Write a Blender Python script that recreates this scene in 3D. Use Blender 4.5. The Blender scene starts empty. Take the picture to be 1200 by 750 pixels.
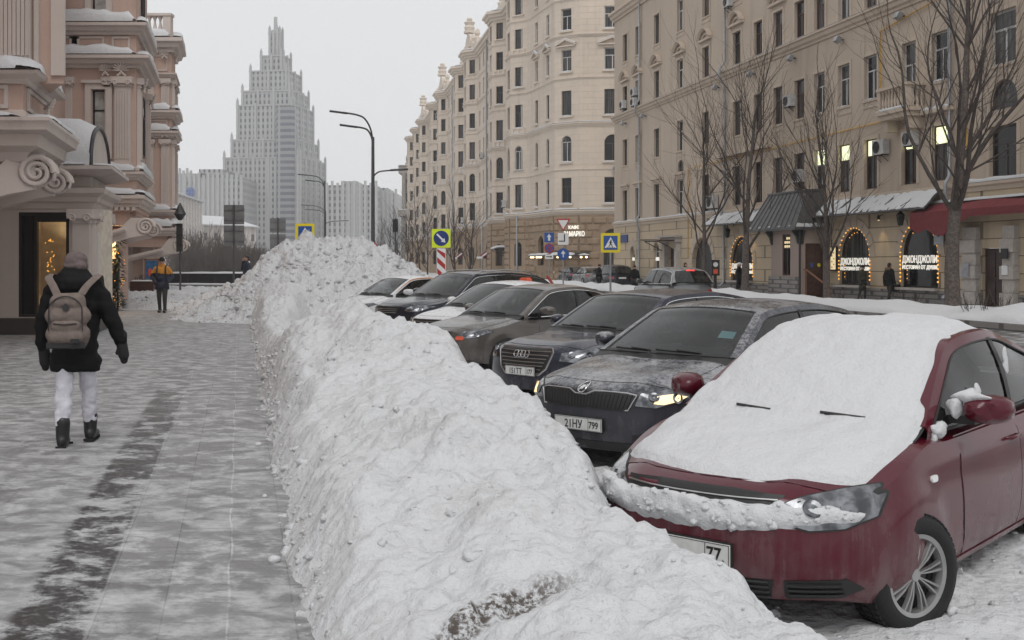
import bpy, bmesh, math, random
import numpy as np
from mathutils import Vector, Matrix, noise as mnoise
from mathutils.bvhtree import BVHTree
from mathutils.geometry import delaunay_2d_cdt
SC = bpy.context.scene
COL = SC.collection
PI = math.pi
R = math.radians
rnd = random.Random(11)
# ------------------------------------------------------------------ camera numbers (1200 x 750 photograph)
F, CX, HY, EYE = 1300.0, 600.0, 306.5, 1.66
ROAD = -0.21                                   # the carriageway lies a kerb and packed snow lower than the pavement
SLOPE = 0.246                                  # the street runs away to the left: x = c - SLOPE*y
def at(px, py, Y):
	return Vector(((px - CX) / F * Y, Y, EYE - (py - HY) / F * Y))
# ------------------------------------------------------------------ mesh builder
class MB:
	def __init__(s):
		s.v, s.f, s.m = [], [], []
		s.M = None
	def add(s, pts, faces, m=0):
		b = len(s.v)
		if s.M is not None:
			M = s.M
			s.v.extend((M @ Vector(p))[:] for p in pts)
		else:
			s.v.extend(tuple(p) for p in pts)
		for f in faces:
			s.f.append(tuple(b + i for i in f))
			s.m.append(m)
	def poly(s, pts, m=0):
		s.add(pts, [tuple(range(len(pts)))], m)
	def box(s, x0, x1, y0, y1, z0, z1, m=0, skip=''):
		p = [(x0, y0, z0), (x1, y0, z0), (x1, y1, z0), (x0, y1, z0), (x0, y0, z1), (x1, y0, z1), (x1, y1, z1), (x0, y1, z1)]
		s.add(p, [(0, 3, 2, 1), (4, 5, 6, 7), (0, 1, 5, 4), (1, 2, 6, 5), (2, 3, 7, 6), (3, 0, 4, 7)], m)
	def cbox(s, c, d, m=0, rot=None):
		x, y, z = d[0] / 2, d[1] / 2, d[2] / 2
		p = [Vector(q) for q in ((-x, -y, -z), (x, -y, -z), (x, y, -z), (-x, y, -z), (-x, -y, z), (x, -y, z), (x, y, z), (-x, y, z))]
		if rot is not None:
			p = [rot @ q for q in p]
		c = Vector(c)
		s.add([q + c for q in p], [(0, 3, 2, 1), (4, 5, 6, 7), (0, 1, 5, 4), (1, 2, 6, 5), (2, 3, 7, 6), (3, 0, 4, 7)], m)
	def tube(s, pts, r, n=8, m=0, cap=True):
		pts = [Vector(p) for p in pts]
		rs = r if isinstance(r, (list, tuple)) else [r] * len(pts)
		ring, prev = [], None
		for i, p in enumerate(pts):
			a = pts[max(i - 1, 0)]
			b = pts[min(i + 1, len(pts) - 1)]
			t = (b - a)
			t = t.normalized() if t.length > 1e-9 else Vector((0, 0, 1))
			if prev is None:
				u = t.orthogonal().normalized()
			else:
				u = prev - t * prev.dot(t)
				u = u.normalized() if u.length > 1e-6 else t.orthogonal().normalized()
			prev = u
			w = t.cross(u)
			for k in range(n):
				ang = 2 * PI * k / n
				ring.append(p + (u * math.cos(ang) + w * math.sin(ang)) * rs[i])
		fs = []
		for i in range(len(pts) - 1):
			for k in range(n):
				k2 = (k + 1) % n
				fs.append((i * n + k, i * n + k2, (i + 1) * n + k2, (i + 1) * n + k))
		if cap:
			fs.append(tuple(range(n - 1, -1, -1)))
			fs.append(tuple(range((len(pts) - 1) * n, len(pts) * n)))
		s.add(ring, fs, m)
	def lathe(s, prof, c=(0, 0, 0), n=16, m=0, axis='z', caps=True):
		c = Vector(c)
		pts = []
		for (r, h) in prof:
			for k in range(n):
				a = 2 * PI * k / n
				q = (r * math.cos(a), r * math.sin(a), h)
				if axis == 'y':
					q = (q[0], h, q[1])
				elif axis == 'x':
					q = (h, q[0], q[1])
				pts.append(c + Vector(q))
		fs = []
		for i in range(len(prof) - 1):
			for k in range(n):
				k2 = (k + 1) % n
				fs.append((i * n + k, i * n + k2, (i + 1) * n + k2, (i + 1) * n + k))
		if caps:
			fs.append(tuple(range(n - 1, -1, -1)))
			fs.append(tuple(range((len(prof) - 1) * n, len(prof) * n)))
		s.add(pts, fs, m)
	def grid(s, rows, m=0, wrap=False):
		n = len(rows[0])
		pts = [p for r in rows for p in r]
		fs = []
		for i in range(len(rows) - 1):
			for k in range(n if wrap else n - 1):
				k2 = (k + 1) % n
				fs.append((i * n + k, i * n + k2, (i + 1) * n + k2, (i + 1) * n + k))
		s.add(pts, fs, m)
	def prism(s, poly, y0, y1, m=0):
		"""poly in (x, z), extruded along y"""
		n = len(poly)
		pts = [(x, y0, z) for x, z in poly] + [(x, y1, z) for x, z in poly]
		fs = [tuple(range(n)), tuple(range(2 * n - 1, n - 1, -1))]
		for i in range(n):
			j = (i + 1) % n
			fs.append((i, i + n, j + n, j))
		s.add(pts, fs, m)
	def ellipsoid(s, c, r, m=0, n=14, k=9, rot=None):
		c = Vector(c)
		rows = []
		for i in range(k + 1):
			th = PI * i / k
			row = []
			for j in range(n):
				a = 2 * PI * j / n
				q = Vector((r[0] * math.sin(th) * math.cos(a), r[1] * math.sin(th) * math.sin(a), r[2] * math.cos(th)))
				if rot is not None:
					q = rot @ q
				row.append(c + q)
			rows.append(row)
		s.grid(rows[::-1], m, wrap=True)
	def capsule(s, a, b, ra, rb, m=0, n=12):
		a, b = Vector(a), Vector(b)
		t = (b - a)
		L = t.length
		t = t.normalized() if L > 1e-6 else Vector((0, 0, 1))
		pts, rs = [], []
		for i in range(5):
			th = PI / 2 * i / 4
			pts.append(a - t * ra * math.cos(th))
			rs.append(max(ra * math.sin(th), 1e-3))
		for i in range(5):
			th = PI / 2 * (1 - i / 4)
			pts.append(b + t * rb * math.cos(th))
			rs.append(max(rb * math.sin(th), 1e-3))
		s.tube(pts, rs, n, m)
	def mesh(s, name, mats, smooth=None):
		me = bpy.data.meshes.new(name)
		me.from_pydata(s.v, [], s.f)
		for mt in mats:
			me.materials.append(mt)
		if len(mats) > 1:
			me.polygons.foreach_set('material_index', s.m)
		finish(me, smooth)
		return me
	def build(s, name, mats, parent=None, smooth=None, loc=(0, 0, 0), rotz=0):
		if not isinstance(mats, (list, tuple)):
			mats = [mats]
		o = link(name, s.mesh(name, mats, smooth), parent)
		o.location = loc
		o.rotation_euler = (0, 0, rotz)
		return o
def finish(me, smooth):
	if smooth:
		me.polygons.foreach_set('use_smooth', [True] * len(me.polygons))
		if smooth < 180:
			me.set_sharp_from_angle(angle=R(smooth))
	me.update()
def link(name, data, parent=None):
	o = bpy.data.objects.new(name, data)
	COL.objects.link(o)
	if parent is not None:
		o.parent = parent
	return o
def tag(o, label, cat, group=None, kind=None):
	o['label'] = label
	o['category'] = cat
	if group:
		o['group'] = group
	if kind:
		o['kind'] = kind
	return o
def thing(name, label, cat, loc=(0, 0, 0), rotz=0, group=None):
	o = link(name, None)
	o.empty_display_size = 0.3
	o.location = loc
	o.rotation_euler = (0, 0, rotz)
	return tag(o, label, cat, group)
def structure(o):
	o['kind'] = 'structure'
	return o
def copy_tree(o, parent=None):
	c = o.copy()
	COL.objects.link(c)
	c.parent = parent
	for ch in list(o.children):
		copy_tree(ch, c)
	return c
def applied(o):
	"""the object's mesh with its modifiers applied; the object keeps it"""
	dg = bpy.context.evaluated_depsgraph_get()
	me = bpy.data.meshes.new_from_object(o.evaluated_get(dg))
	o.modifiers.clear()
	o.data = me
	return o
def text_mesh(txt, size, depth=0.0, align='LEFT', font_scale_x=1.0, bold=0.0):
	cu = bpy.data.curves.new('lettering', 'FONT')
	cu.body = txt
	cu.size = size
	cu.extrude = depth
	cu.offset = bold
	cu.align_x = align
	cu.resolution_u = 3
	o = bpy.data.objects.new('lettering', cu)
	COL.objects.link(o)
	dg = bpy.context.evaluated_depsgraph_get()
	me = bpy.data.meshes.new_from_object(o.evaluated_get(dg))
	bpy.data.objects.remove(o)
	bpy.data.curves.remove(cu)
	if font_scale_x != 1.0:
		me.transform(Matrix.Diagonal((font_scale_x, 1, 1, 1)))
	return me
def fbm(x, y, z=0.0, o=4):
	return mnoise.fractal(Vector((x, y, z)), 1.0, 2.1, o)
def smooth01(x):
	x = min(max(x, 0.0), 1.0)
	return x * x * (3 - 2 * x)
def lerp(a, b, t):
	return a + (b - a) * t
def interp(x, pts):
	if x <= pts[0][0]:
		return pts[0][1]
	for (a, va), (b, vb) in zip(pts, pts[1:]):
		if x <= b:
			return lerp(va, vb, (x - a) / (b - a))
	return pts[-1][1]
def sinterp(x, pts):
	"""monotone-ish smooth interpolation (Hermite with finite-difference slopes)"""
	n = len(pts)
	if x <= pts[0][0]:
		return pts[0][1]
	if x >= pts[-1][0]:
		return pts[-1][1]
	for i in range(n - 1):
		if x <= pts[i + 1][0]:
			break
	(x0, y0), (x1, y1) = pts[i], pts[i + 1]
	h = x1 - x0
	def sl(k):
		if k <= 0:
			return (pts[1][1] - pts[0][1]) / (pts[1][0] - pts[0][0])
		if k >= n - 1:
			return (pts[-1][1] - pts[-2][1]) / (pts[-1][0] - pts[-2][0])
		return (pts[k + 1][1] - pts[k - 1][1]) / (pts[k + 1][0] - pts[k - 1][0])
	m0, m1 = sl(i) * h, sl(i + 1) * h
	t = (x - x0) / h
	return (2 * t**3 - 3 * t**2 + 1) * y0 + (t**3 - 2 * t**2 + t) * m0 + (-2 * t**3 + 3 * t**2) * y1 + (t**3 - t**2) * m1
def catmull(pts, n):
	P = [Vector(p) for p in pts]
	P = [P[0] * 2 - P[1]] + P + [P[-1] * 2 - P[-2]]
	out = []
	segs = len(P) - 3
	for i in range(segs):
		p0, p1, p2, p3 = P[i:i + 4]
		for k in range(n):
			t = k / n
			out.append(0.5 * ((2 * p1) + (p2 - p0) * t + (2 * p0 - 5 * p1 + 4 * p2 - p3) * t * t + (3 * p1 - p0 - 3 * p2 + p3) * t**3))
	out.append(P[-2].copy())
	return out
# ------------------------------------------------------------------ materials
MAT = {}
def new_mat(name):
	m = bpy.data.materials.new(name)
	m.use_nodes = True
	MAT[name] = m
	return m, m.node_tree, m.node_tree.nodes['Principled BSDF']
class NT:
	"""tiny node helper"""
	def __init__(s, nt):
		s.nt, s.n, s.l = nt, nt.nodes, nt.links
	def node(s, t, **kw):
		n = s.n.new(t)
		for k, v in kw.items():
			setattr(n, k, v)
		return n
	def put(s, sock, v):
		if isinstance(v, bpy.types.NodeSocket):
			s.l.new(v, sock)
		elif v is not None:
			sock.default_value = v
	def coord(s, kind='Object'):
		return s.node('ShaderNodeTexCoord').outputs[kind]
	def sep(s, v):
		n = s.node('ShaderNodeSeparateXYZ')
		s.put(n.inputs[0], v)
		return n.outputs
	def comb(s, x=0.0, y=0.0, z=0.0):
		n = s.node('ShaderNodeCombineXYZ')
		for i, v in enumerate((x, y, z)):
			s.put(n.inputs[i], v)
		return n.outputs[0]
	def math(s, op, a, b=None, c=None, clamp=False):
		n = s.node('ShaderNodeMath', operation=op, use_clamp=clamp)
		for i, v in enumerate((a, b, c)):
			if v is not None:
				s.put(n.inputs[i], v)
		return n.outputs[0]
	def noise(s, vec, scale, detail=4, rough=0.55, dist=0.0):
		n = s.node('ShaderNodeTexNoise')
		s.put(n.inputs['Vector'], vec)
		n.inputs['Scale'].default_value = scale
		n.inputs['Detail'].default_value = detail
		n.inputs['Roughness'].default_value = rough
		n.inputs['Distortion'].default_value = dist
		return n.outputs[0]
	def ramp(s, v, a, b, lo=0.0, hi=1.0):
		n = s.node('ShaderNodeMapRange', interpolation_type='SMOOTHSTEP')
		s.put(n.inputs[0], v)
		for i, q in zip((1, 2, 3, 4), (a, b, lo, hi)):
			n.inputs[i].default_value = q
		return n.outputs[0]
	def mix(s, f, a, b):
		n = s.node('ShaderNodeMix', data_type='RGBA')
		s.put(n.inputs[0], f)
		for i, v in ((6, a), (7, b)):
			if isinstance(v, (tuple, list)):
				v = tuple(v) + (1.0,) * (4 - len(v))
			s.put(n.inputs[i], v)
		return n.outputs[2]
	def scale(s, vec, k):
		n = s.node('ShaderNodeVectorMath', operation='MULTIPLY')
		s.put(n.inputs[0], vec)
		n.inputs[1].default_value = k
		return n.outputs[0]
	def bump(s, h, strength=0.4, dist=0.02, normal=None):
		n = s.node('ShaderNodeBump')
		n.inputs['Strength'].default_value = strength
		n.inputs['Distance'].default_value = dist
		s.put(n.inputs['Height'], h)
		if normal is not None:
			s.put(n.inputs['Normal'], normal)
		return n.outputs[0]
def rgb(h):
	"""sRGB hex -> linear"""
	out = []
	for i in (0, 2, 4):
		c = int(h[i:i + 2], 16) / 255
		out.append(c / 12.92 if c <= 0.04045 else ((c + 0.055) / 1.055)**2.4)
	return tuple(out)
def plain(name, col, rough=0.6, metal=0.0, var=0.12, scale=6.0, bump=0.0, coat=0.0, spec=0.5):
	m, nt, b = new_mat(name)
	q = NT(nt)
	co = q.coord()
	nz = q.noise(co, scale, 5)
	d = tuple(c * (1 - var) for c in col)
	l = tuple(min(c * (1 + var), 1) for c in col)
	q.put(b.inputs['Base Color'], q.mix(q.ramp(nz, 0.3, 0.7), d, l))
	b.inputs['Roughness'].default_value = rough
	b.inputs['Metallic'].default_value = metal
	b.inputs['Coat Weight'].default_value = coat
	b.inputs['Specular IOR Level'].default_value = spec
	if bump:
		q.put(b.inputs['Normal'], q.bump(q.noise(co, scale * 6, 4), bump, 0.01))
	return m
def emit(name, col, strength):
	m, nt, b = new_mat(name)
	b.inputs['Base Color'].default_value = (*col, 1)
	b.inputs['Emission Color'].default_value = (*col, 1)
	b.inputs['Emission Strength'].default_value = strength
	return m
# ------------------------------------------------------------------ broken pieces of hard snow
_chunks = []
for _k in range(14):
	_bm = bmesh.new()
	bmesh.ops.create_icosphere(_bm, subdivisions=2 if _k < 7 else 1, radius=1.0)
	_sq = Vector((1.0, .6 + .4 * rnd.random(), .45 + .3 * rnd.random()))
	for _v in _bm.verts:
		_n = 1 + .6 * mnoise.noise(_v.co * 1.3 + Vector((_k * 7.1, 0, 0))) + .3 * mnoise.noise(_v.co * 3.1 + Vector((0, _k * 3.3, 0)))
		_v.co = Vector((_v.co.x * _sq.x, _v.co.y * _sq.y, _v.co.z * _sq.z)) * _n
	_bm.verts.index_update()
	_chunks.append(([v.co.copy() for v in _bm.verts], [tuple(v.index for v in f.verts) for f in _bm.faces]))
	_bm.free()
def chunk(mb, c, r, rg, m=0):
	vs, fs = _chunks[rg.randrange(7) if r > .03 else 7 + rg.randrange(7)]
	M = Matrix.Rotation(rg.uniform(0, 6.28), 3, 'Z') @ Matrix.Rotation(rg.uniform(-.6, .6), 3, 'X')
	c = Vector(c)
	mb.add([c + (M @ v) * r for v in vs], fs, m)
# ------------------------------------------------------------------ the materials of the place
def snow_material(name, dirt=0.5, bump=1.0, base=(0.60, 0.606, 0.618), clods=True, grit=False):
	m, nt, b = new_mat(name)
	q = NT(nt)
	co = q.coord('Object')
	n1 = q.noise(co, 0.9, 6, 0.6)
	n2 = q.noise(co, 7.0, 6, 0.65)
	n3 = q.noise(co, 38.0, 4, 0.6)
	patch = q.math('MULTIPLY', q.ramp(n1, 0.45, 0.75), q.ramp(n2, 0.42, 0.68))
	c = q.mix(q.math('MULTIPLY', patch, dirt), base, (0.42, 0.40, 0.385))
	c = q.mix(q.math('MULTIPLY', q.ramp(q.noise(co, 55.0, 2), 0.66, 0.74), dirt * 0.5), c, (0.16, 0.14, 0.12))
	if grit:
		x, y, z = q.sep(co)
		dx, dy = q.math('ADD', x, .55), q.math('SUBTRACT', y, 3.88)
		al = q.math('ADD', q.math('MULTIPLY', dx, .76), q.math('MULTIPLY', dy, .65))
		ac = q.math('ADD', q.math('MULTIPLY', dx, -.65), q.math('MULTIPLY', dy, .76))
		ac = q.math('ADD', ac, q.math('MULTIPLY', q.math('SUBTRACT', n2, .5), .22))
		g = q.math('MULTIPLY', q.ramp(q.math('ABSOLUTE', ac), .02, .075, 1, 0), q.math('MULTIPLY', q.ramp(al, -.15, .1), q.ramp(al, .8, 1.25, 1, 0)))
		g = q.math('MULTIPLY', g, q.ramp(q.noise(co, 34.0, 4, .7), .38, .56))
		c = q.mix(g, c, (0.10, 0.085, 0.075))
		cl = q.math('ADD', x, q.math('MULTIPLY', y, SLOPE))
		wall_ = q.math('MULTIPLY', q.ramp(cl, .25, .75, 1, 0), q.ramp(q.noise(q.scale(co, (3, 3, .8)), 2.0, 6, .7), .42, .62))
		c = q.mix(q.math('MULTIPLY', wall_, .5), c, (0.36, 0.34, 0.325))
	q.put(b.inputs['Base Color'], c)
	b.inputs['Roughness'].default_value = 0.75
	b.inputs['Specular IOR Level'].default_value = 0.25
	h = q.math('ADD', q.math('MULTIPLY', n2, 1.0), q.math('MULTIPLY', n3, 0.35))
	if clods:
		v = q.node('ShaderNodeTexVoronoi', feature='SMOOTH_F1')
		v.inputs['Scale'].default_value = 16.0
		q.put(v.inputs['Vector'], q.mix(0.12, co, q.node('ShaderNodeTexNoise').outputs[1]))
		h = q.math('SUBTRACT', h, q.math('MULTIPLY', v.outputs[0], 0.7))
	q.put(b.inputs['Normal'], q.bump(h, 0.75 * bump, 0.04))
	return m
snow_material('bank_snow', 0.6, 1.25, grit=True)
snow_material('heap_snow', 1.25, 1.9)
snow_material('clean_snow', 0.16, 0.9, (0.58, 0.585, 0.597), clods=False)
snow_material('field_snow', 0.45, 0.9)
def pavement_material():
	m, nt, b = new_mat('snowy_paving')
	q = NT(nt)
	co = q.coord('Object')
	x, y, z = q.sep(co)
	c = q.math('ADD', x, q.math('MULTIPLY', y, SLOPE))          # metres from the kerb line
	uv = q.comb(c, y, 0.0)
	st = q.scale(uv, (0.85, 1.0, 1.0))                          # wind and broom streaks lie across the walk
	big = q.noise(st, 0.9, 4, 0.55)
	mid = q.noise(st, 4.5, 6, 0.62, 0.4)
	fine = q.noise(st, 22.0, 5, 0.65)
	mask = q.math('ADD', q.math('MULTIPLY', big, 0.34), q.math('ADD', q.math('MULTIPLY', mid, 0.40), q.math('ADD', q.math('MULTIPLY', fine, 0.24), q.math('MULTIPLY', q.noise(uv, 75.0, 3, 0.6), 0.12))))
	# trodden strip swept to the stone between two lines of slabs
	wob = q.math('MULTIPLY', q.math('SUBTRACT', q.noise(uv, 1.3, 3), 0.5), 0.06)
	cw = q.math('ADD', c, wob)
	strip = q.math('MULTIPLY', q.ramp(cw, -1.10, -1.03), q.ramp(cw, -0.70, -0.675, 1.0, 0.0))
	strip = q.math('MULTIPLY', strip, q.ramp(y, 9.0, 22.0, 1.0, 0.15))
	right = q.ramp(cw, -0.69, -0.67)
	lo = q.math('ADD', q.math('MULTIPLY', q.math('MULTIPLY', strip, q.ramp(mid, .35, .62, 1.0, .45)), 0.125), q.math('MULTIPLY', right, 0.03))
	snow = q.math('SUBTRACT', mask, lo)
	cover = q.ramp(snow, 0.40, 0.545)
	# slabs
	br = q.node('ShaderNodeTexBrick')
	q.put(br.inputs['Vector'], q.comb(q.math('ADD', y, 0.0), q.math('ADD', c, 0.05), 0.0))
	br.offset = 0.5
	br.inputs['Scale'].default_value = 1.0
	br.inputs['Brick Width'].default_value = 0.30
	br.inputs['Row Height'].default_value = 0.31
	br.inputs['Mortar Size'].default_value = 0.004
	br.inputs['Mortar Smooth'].default_value = 0.1
	br.inputs['Color1'].default_value = (0.135, 0.13, 0.13, 1)
	br.inputs['Color2'].default_value = (0.20, 0.195, 0.195, 1)
	br.inputs['Mortar'].default_value = (0.10, 0.10, 0.10, 1)
	stone = q.mix(strip, br.outputs[0], (0.028, 0.027, 0.027))
	stone = q.mix(q.ramp(fine, 0.5, 0.75), stone, (0.23, 0.225, 0.225))
	dust = q.mix(q.ramp(mid, 0.35, 0.7), (0.21, 0.208, 0.212), (0.49, 0.49, 0.495))
	dust = q.mix(q.math('MULTIPLY', q.ramp(q.math('ADD', q.math('MULTIPLY', fine, .6), q.math('MULTIPLY', q.noise(uv, 130.0, 2), .4)), .42, .6, 1, 0), .35), dust, (0.2, 0.2, 0.2))
	col = q.mix(q.math('MULTIPLY', cover, 0.95), stone, dust)
	# worn slabs show through the dust a shade lighter or darker
	sl = q.node('ShaderNodeMix', data_type='RGBA', blend_type='MULTIPLY')
	q.put(sl.inputs[0], q.ramp(c, -.75, -.66, .15, .7))
	q.put(sl.inputs[6], col)
	q.put(sl.inputs[7], q.mix(q.ramp(q.sep(br.outputs[0])[0], .09, .2), (.84, .84, .84), (1.1, 1.1, 1.1)))
	col = sl.outputs[2]
	seam = q.math('MULTIPLY', q.ramp(q.math('ABSOLUTE', q.math('ADD', cw, 0.05)), 0.002, 0.010, 1.0, 0.0), q.ramp(mid, .4, .6, .1, .5))
	col = q.mix(seam, col, (0.62, 0.62, 0.63))
	q.put(b.inputs['Base Color'], col)
	q.put(b.inputs['Roughness'], q.ramp(cover, 0.0, 1.0, 0.38, 0.8))
	h = q.math('ADD', q.math('MULTIPLY', cover, 0.6), q.math('ADD', q.math('MULTIPLY', fine, 0.8), q.math('MULTIPLY', br.outputs[1], -0.5)))
	q.put(b.inputs['Normal'], q.bump(h, 0.5, 0.012))
pavement_material()
def road_material():
	m, nt, b = new_mat('slushy_road')
	q = NT(nt)
	co = q.coord('Object')
	x, y, z = q.sep(co)
	c = q.math('ADD', x, q.math('MULTIPLY', y, SLOPE))
	uv = q.comb(c, q.math('MULTIPLY', y, 0.35), 0.0)
	n1 = q.noise(uv, 0.8, 5, 0.6)
	n2 = q.noise(co, 3.0, 6, 0.65)
	parked = q.ramp(c, 7.5, 9.5, 1.0, 0.0)                        # unploughed between and under the parked cars
	s = q.math('ADD', q.math('ADD', q.math('MULTIPLY', n1, 0.5), q.math('MULTIPLY', n2, 0.5)), q.math('MULTIPLY', parked, 0.2))
	cov = q.ramp(s, 0.46, 0.66)
	col = q.mix(cov, q.mix(n2, (0.04, 0.04, 0.042), (0.085, 0.083, 0.082)), q.mix(n2, (0.5, 0.49, 0.48), (0.74, 0.74, 0.75)))
	q.put(b.inputs['Base Color'], col)
	q.put(b.inputs['Roughness'], q.ramp(cov, 0, 1, 0.3, 0.8))
	q.put(b.inputs['Normal'], q.bump(q.math('ADD', n2, q.math('MULTIPLY', q.noise(co, 24, 4), 0.4)), 0.8, 0.05))
road_material()
def stucco(name, col, var=0.13, stain=0.42, joints=None, jcol=0.55, rough=0.85, tone=.10):
	m, nt, b = new_mat(name)
	q = NT(nt)
	co = q.coord('Object')
	x, y, z = q.sep(co)
	n1 = q.noise(co, 0.35, 5, 0.6)
	n2 = q.noise(co, 4.0, 5, 0.6)
	st = q.noise(q.scale(co, (1.6, 1.6, 0.12)), 1.0, 5, 0.6)
	d = tuple(c * (1 - var) for c in col)
	l = tuple(c * (1 + var) for c in col)
	c = q.mix(n1, d, l)
	c = q.mix(q.math('MULTIPLY', q.ramp(st, 0.5, 0.8), stain), c, tuple(k * 0.5 for k in col))
	c = q.mix(q.math('MULTIPLY', q.ramp(n2, 0.35, 0.65), 0.12), c, tuple(k * 0.78 for k in col))
	h = q.math('MULTIPLY', q.noise(co, 30.0, 3), 0.12)
	if joints:
		w, hh, ms = joints[:3]
		br = q.node('ShaderNodeTexBrick')
		br.offset = 0.5
		al = q.math('ADD', q.math('MULTIPLY', x, 0.78), q.math('MULTIPLY', y, -0.63)) if joints and len(joints) > 3 else x
		q.put(br.inputs['Vector'], q.comb(al, z, 0.0))
		br.inputs['Scale'].default_value = 1.0
		br.inputs['Brick Width'].default_value = w
		br.inputs['Row Height'].default_value = hh
		br.inputs['Mortar Size'].default_value = ms
		br.inputs['Mortar Smooth'].default_value = 0.4
		br.inputs['Color1'].default_value = (1 - tone, 1 - tone, 1 - tone, 1)
		br.inputs['Color2'].default_value = (1 + tone * .7, 1 + tone * .65, 1 + tone * .5, 1)
		br.inputs['Mortar'].default_value = (jcol, jcol, jcol, 1)
		mu = q.node('ShaderNodeMix', data_type='RGBA', blend_type='MULTIPLY')
		mu.inputs[0].default_value = 1.0
		q.put(mu.inputs[6], c)
		q.put(mu.inputs[7], br.outputs[0])
		c = mu.outputs[2]
		h = q.math('SUBTRACT', h, br.outputs[1])
	q.put(b.inputs['Base Color'], c)
	b.inputs['Roughness'].default_value = rough
	b.inputs['Specular IOR Level'].default_value = 0.3
	q.put(b.inputs['Normal'], q.bump(h, 0.6, 0.03))
	return m
stucco('tan_stucco', (0.49, 0.405, 0.325))
stucco('tan_trim', (0.53, 0.44, 0.355))
stucco('tan_rustic', (0.51, 0.415, 0.30), joints=(1.1, 0.62, 0.022), jcol=0.4)
stucco('cream_stucco', (0.64, 0.55, 0.462), joints=(1.3, 0.55, 0.012, 1), jcol=0.84, tone=.03)
stucco('cream_trim', (0.65, 0.565, 0.48))
stucco('brown_stone', (0.33, 0.245, 0.172), var=.2, stain=0.4)
stucco('grey_stone', (0.30, 0.275, 0.25), joints=(2.0, 1.0, 0.02), jcol=0.7)
stucco('pink_stucco', (0.50, 0.36, 0.30))
stucco('pale_trim', (0.55, 0.48, 0.44))
stucco('pale_render', (0.54, 0.48, 0.435))
stucco('white_stucco', (0.62, 0.57, 0.54))
stucco('dark_plinth', (0.075, 0.062, 0.058), rough=0.5)
stucco('granite', (0.26, 0.245, 0.235), joints=(0.35, 0.2, 0.03), jcol=0.45)
stucco('grey_plinth', (0.16, 0.16, 0.165))
stucco('porch_render', (0.34, 0.27, 0.235))
plain('portal_stone', (0.42, 0.385, 0.35), 0.8, var=0.1, bump=0.2)
plain('dark_metal', (0.035, 0.035, 0.037), 0.45, 0.3)
plain('pole_metal', (0.09, 0.09, 0.092), 0.5, 0.6)
plain('galvanised', (0.33, 0.34, 0.355), 0.42, 0.6)
plain('seam_metal', (0.11, 0.108, 0.108), 0.42, 0.5)
plain('black_panel', (0.012, 0.012, 0.013), 0.35)
plain('parapet_grey', (0.17, 0.165, 0.16), 0.8)
plain('gas_yellow', (0.52, 0.30, 0.04), 0.5)
plain('red_awning', (0.16, 0.022, 0.028), 0.8, bump=0.3)
plain('wood_brown', (0.055, 0.022, 0.014), 0.45, var=0.3)
plain('rail_wood', (0.22, 0.10, 0.055), 0.5)
plain('door_brown', (0.035, 0.016, 0.013), 0.5, var=0.25)
plain('frame_brown', (0.075, 0.035, 0.028), 0.55)
plain('frame_white', (0.55, 0.55, 0.54), 0.5)
plain('frame_dark', (0.05, 0.043, 0.04), 0.55)
plain('ac_white', (0.46, 0.45, 0.44), 0.5)
plain('ac_dark', (0.03, 0.03, 0.03), 0.6)
plain('bark', (0.098, 0.08, 0.07), 0.9, var=0.4, scale=14, bump=0.8)
plain('bark_dark', (0.065, 0.052, 0.046), 0.9, var=0.3)
plain('twig_grey', (0.10, 0.085, 0.078), 0.9)
plain('sign_white', (0.72, 0.72, 0.72), 0.45, var=0.03)
plain('sign_blue', (0.012, 0.075, 0.30), 0.4, var=0.05)
plain('sign_deepblue', (0.008, 0.03, 0.17), 0.4, var=0.05)
plain('sign_yellow', (0.72, 0.58, 0.01), 0.45, var=0.03)
plain('sign_lime', (0.66, 0.80, 0.01), 0.45, var=0.03)
plain('sign_red', (0.38, 0.02, 0.02), 0.45, var=0.05)
plain('sign_black', (0.012, 0.012, 0.012), 0.5)
plain('sign_back', (0.16, 0.16, 0.162), 0.5, 0.2)
plain('poster_blue', (0.03, 0.12, 0.26), 0.5, var=0.4, scale=4)
plain('plastic_black', (0.012, 0.012, 0.012), 0.5)
plain('rubber', (0.008, 0.008, 0.009), 0.8, bump=0.3, scale=20)
plain('alloy', (0.36, 0.36, 0.355), 0.35, 0.75)
plain('chrome', (0.78, 0.78, 0.78), 0.12, 1.0)
plain('satin_chrome', (0.5, 0.5, 0.5), 0.3, 1.0)
plain('plate_white', (0.62, 0.62, 0.60), 0.5, var=0.08, scale=20)
plain('interior_black', (0.02, 0.02, 0.021), 0.8)
plain('seat_grey', (0.045, 0.045, 0.047), 0.85)
plain('taxi_orange', (0.42, 0.15, 0.03), 0.35, coat=0.5)
plain('tail_red', (0.30, 0.008, 0.008), 0.2, coat=0.8)
plain('skin', (0.45, 0.26, 0.19), 0.55)
plain('hair_dark', (0.02, 0.014, 0.011), 0.6)
plain('black_nylon', (0.007, 0.007, 0.008), 0.7, bump=0.25, scale=10, spec=0.15)
plain('black_wool', (0.012, 0.012, 0.013), 0.9)
plain('navy_cloth', (0.014, 0.018, 0.035), 0.75, bump=0.3)
plain('green_cloth', (0.032, 0.034, 0.024), 0.85)
plain('mustard_cloth', (0.48, 0.20, 0.015), 0.75, bump=0.3)
plain('white_trousers', (0.58, 0.57, 0.62), 0.85, bump=0.3, scale=9)
plain('dark_trousers', (0.03, 0.028, 0.026), 0.85)
plain('boot_black', (0.010, 0.010, 0.011), 0.32)
plain('beanie_taupe', (0.13, 0.10, 0.096), 0.95, bump=0.6, scale=30)
plain('pack_taupe', (0.16, 0.125, 0.108), 0.85, bump=0.4, scale=18)
plain('pack_dark', (0.02, 0.019, 0.019), 0.7)
plain('fur_trim', (0.16, 0.10, 0.06), 0.95)
plain('foliage_fir', (0.020, 0.035, 0.020), 0.8, var=0.4)
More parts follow.
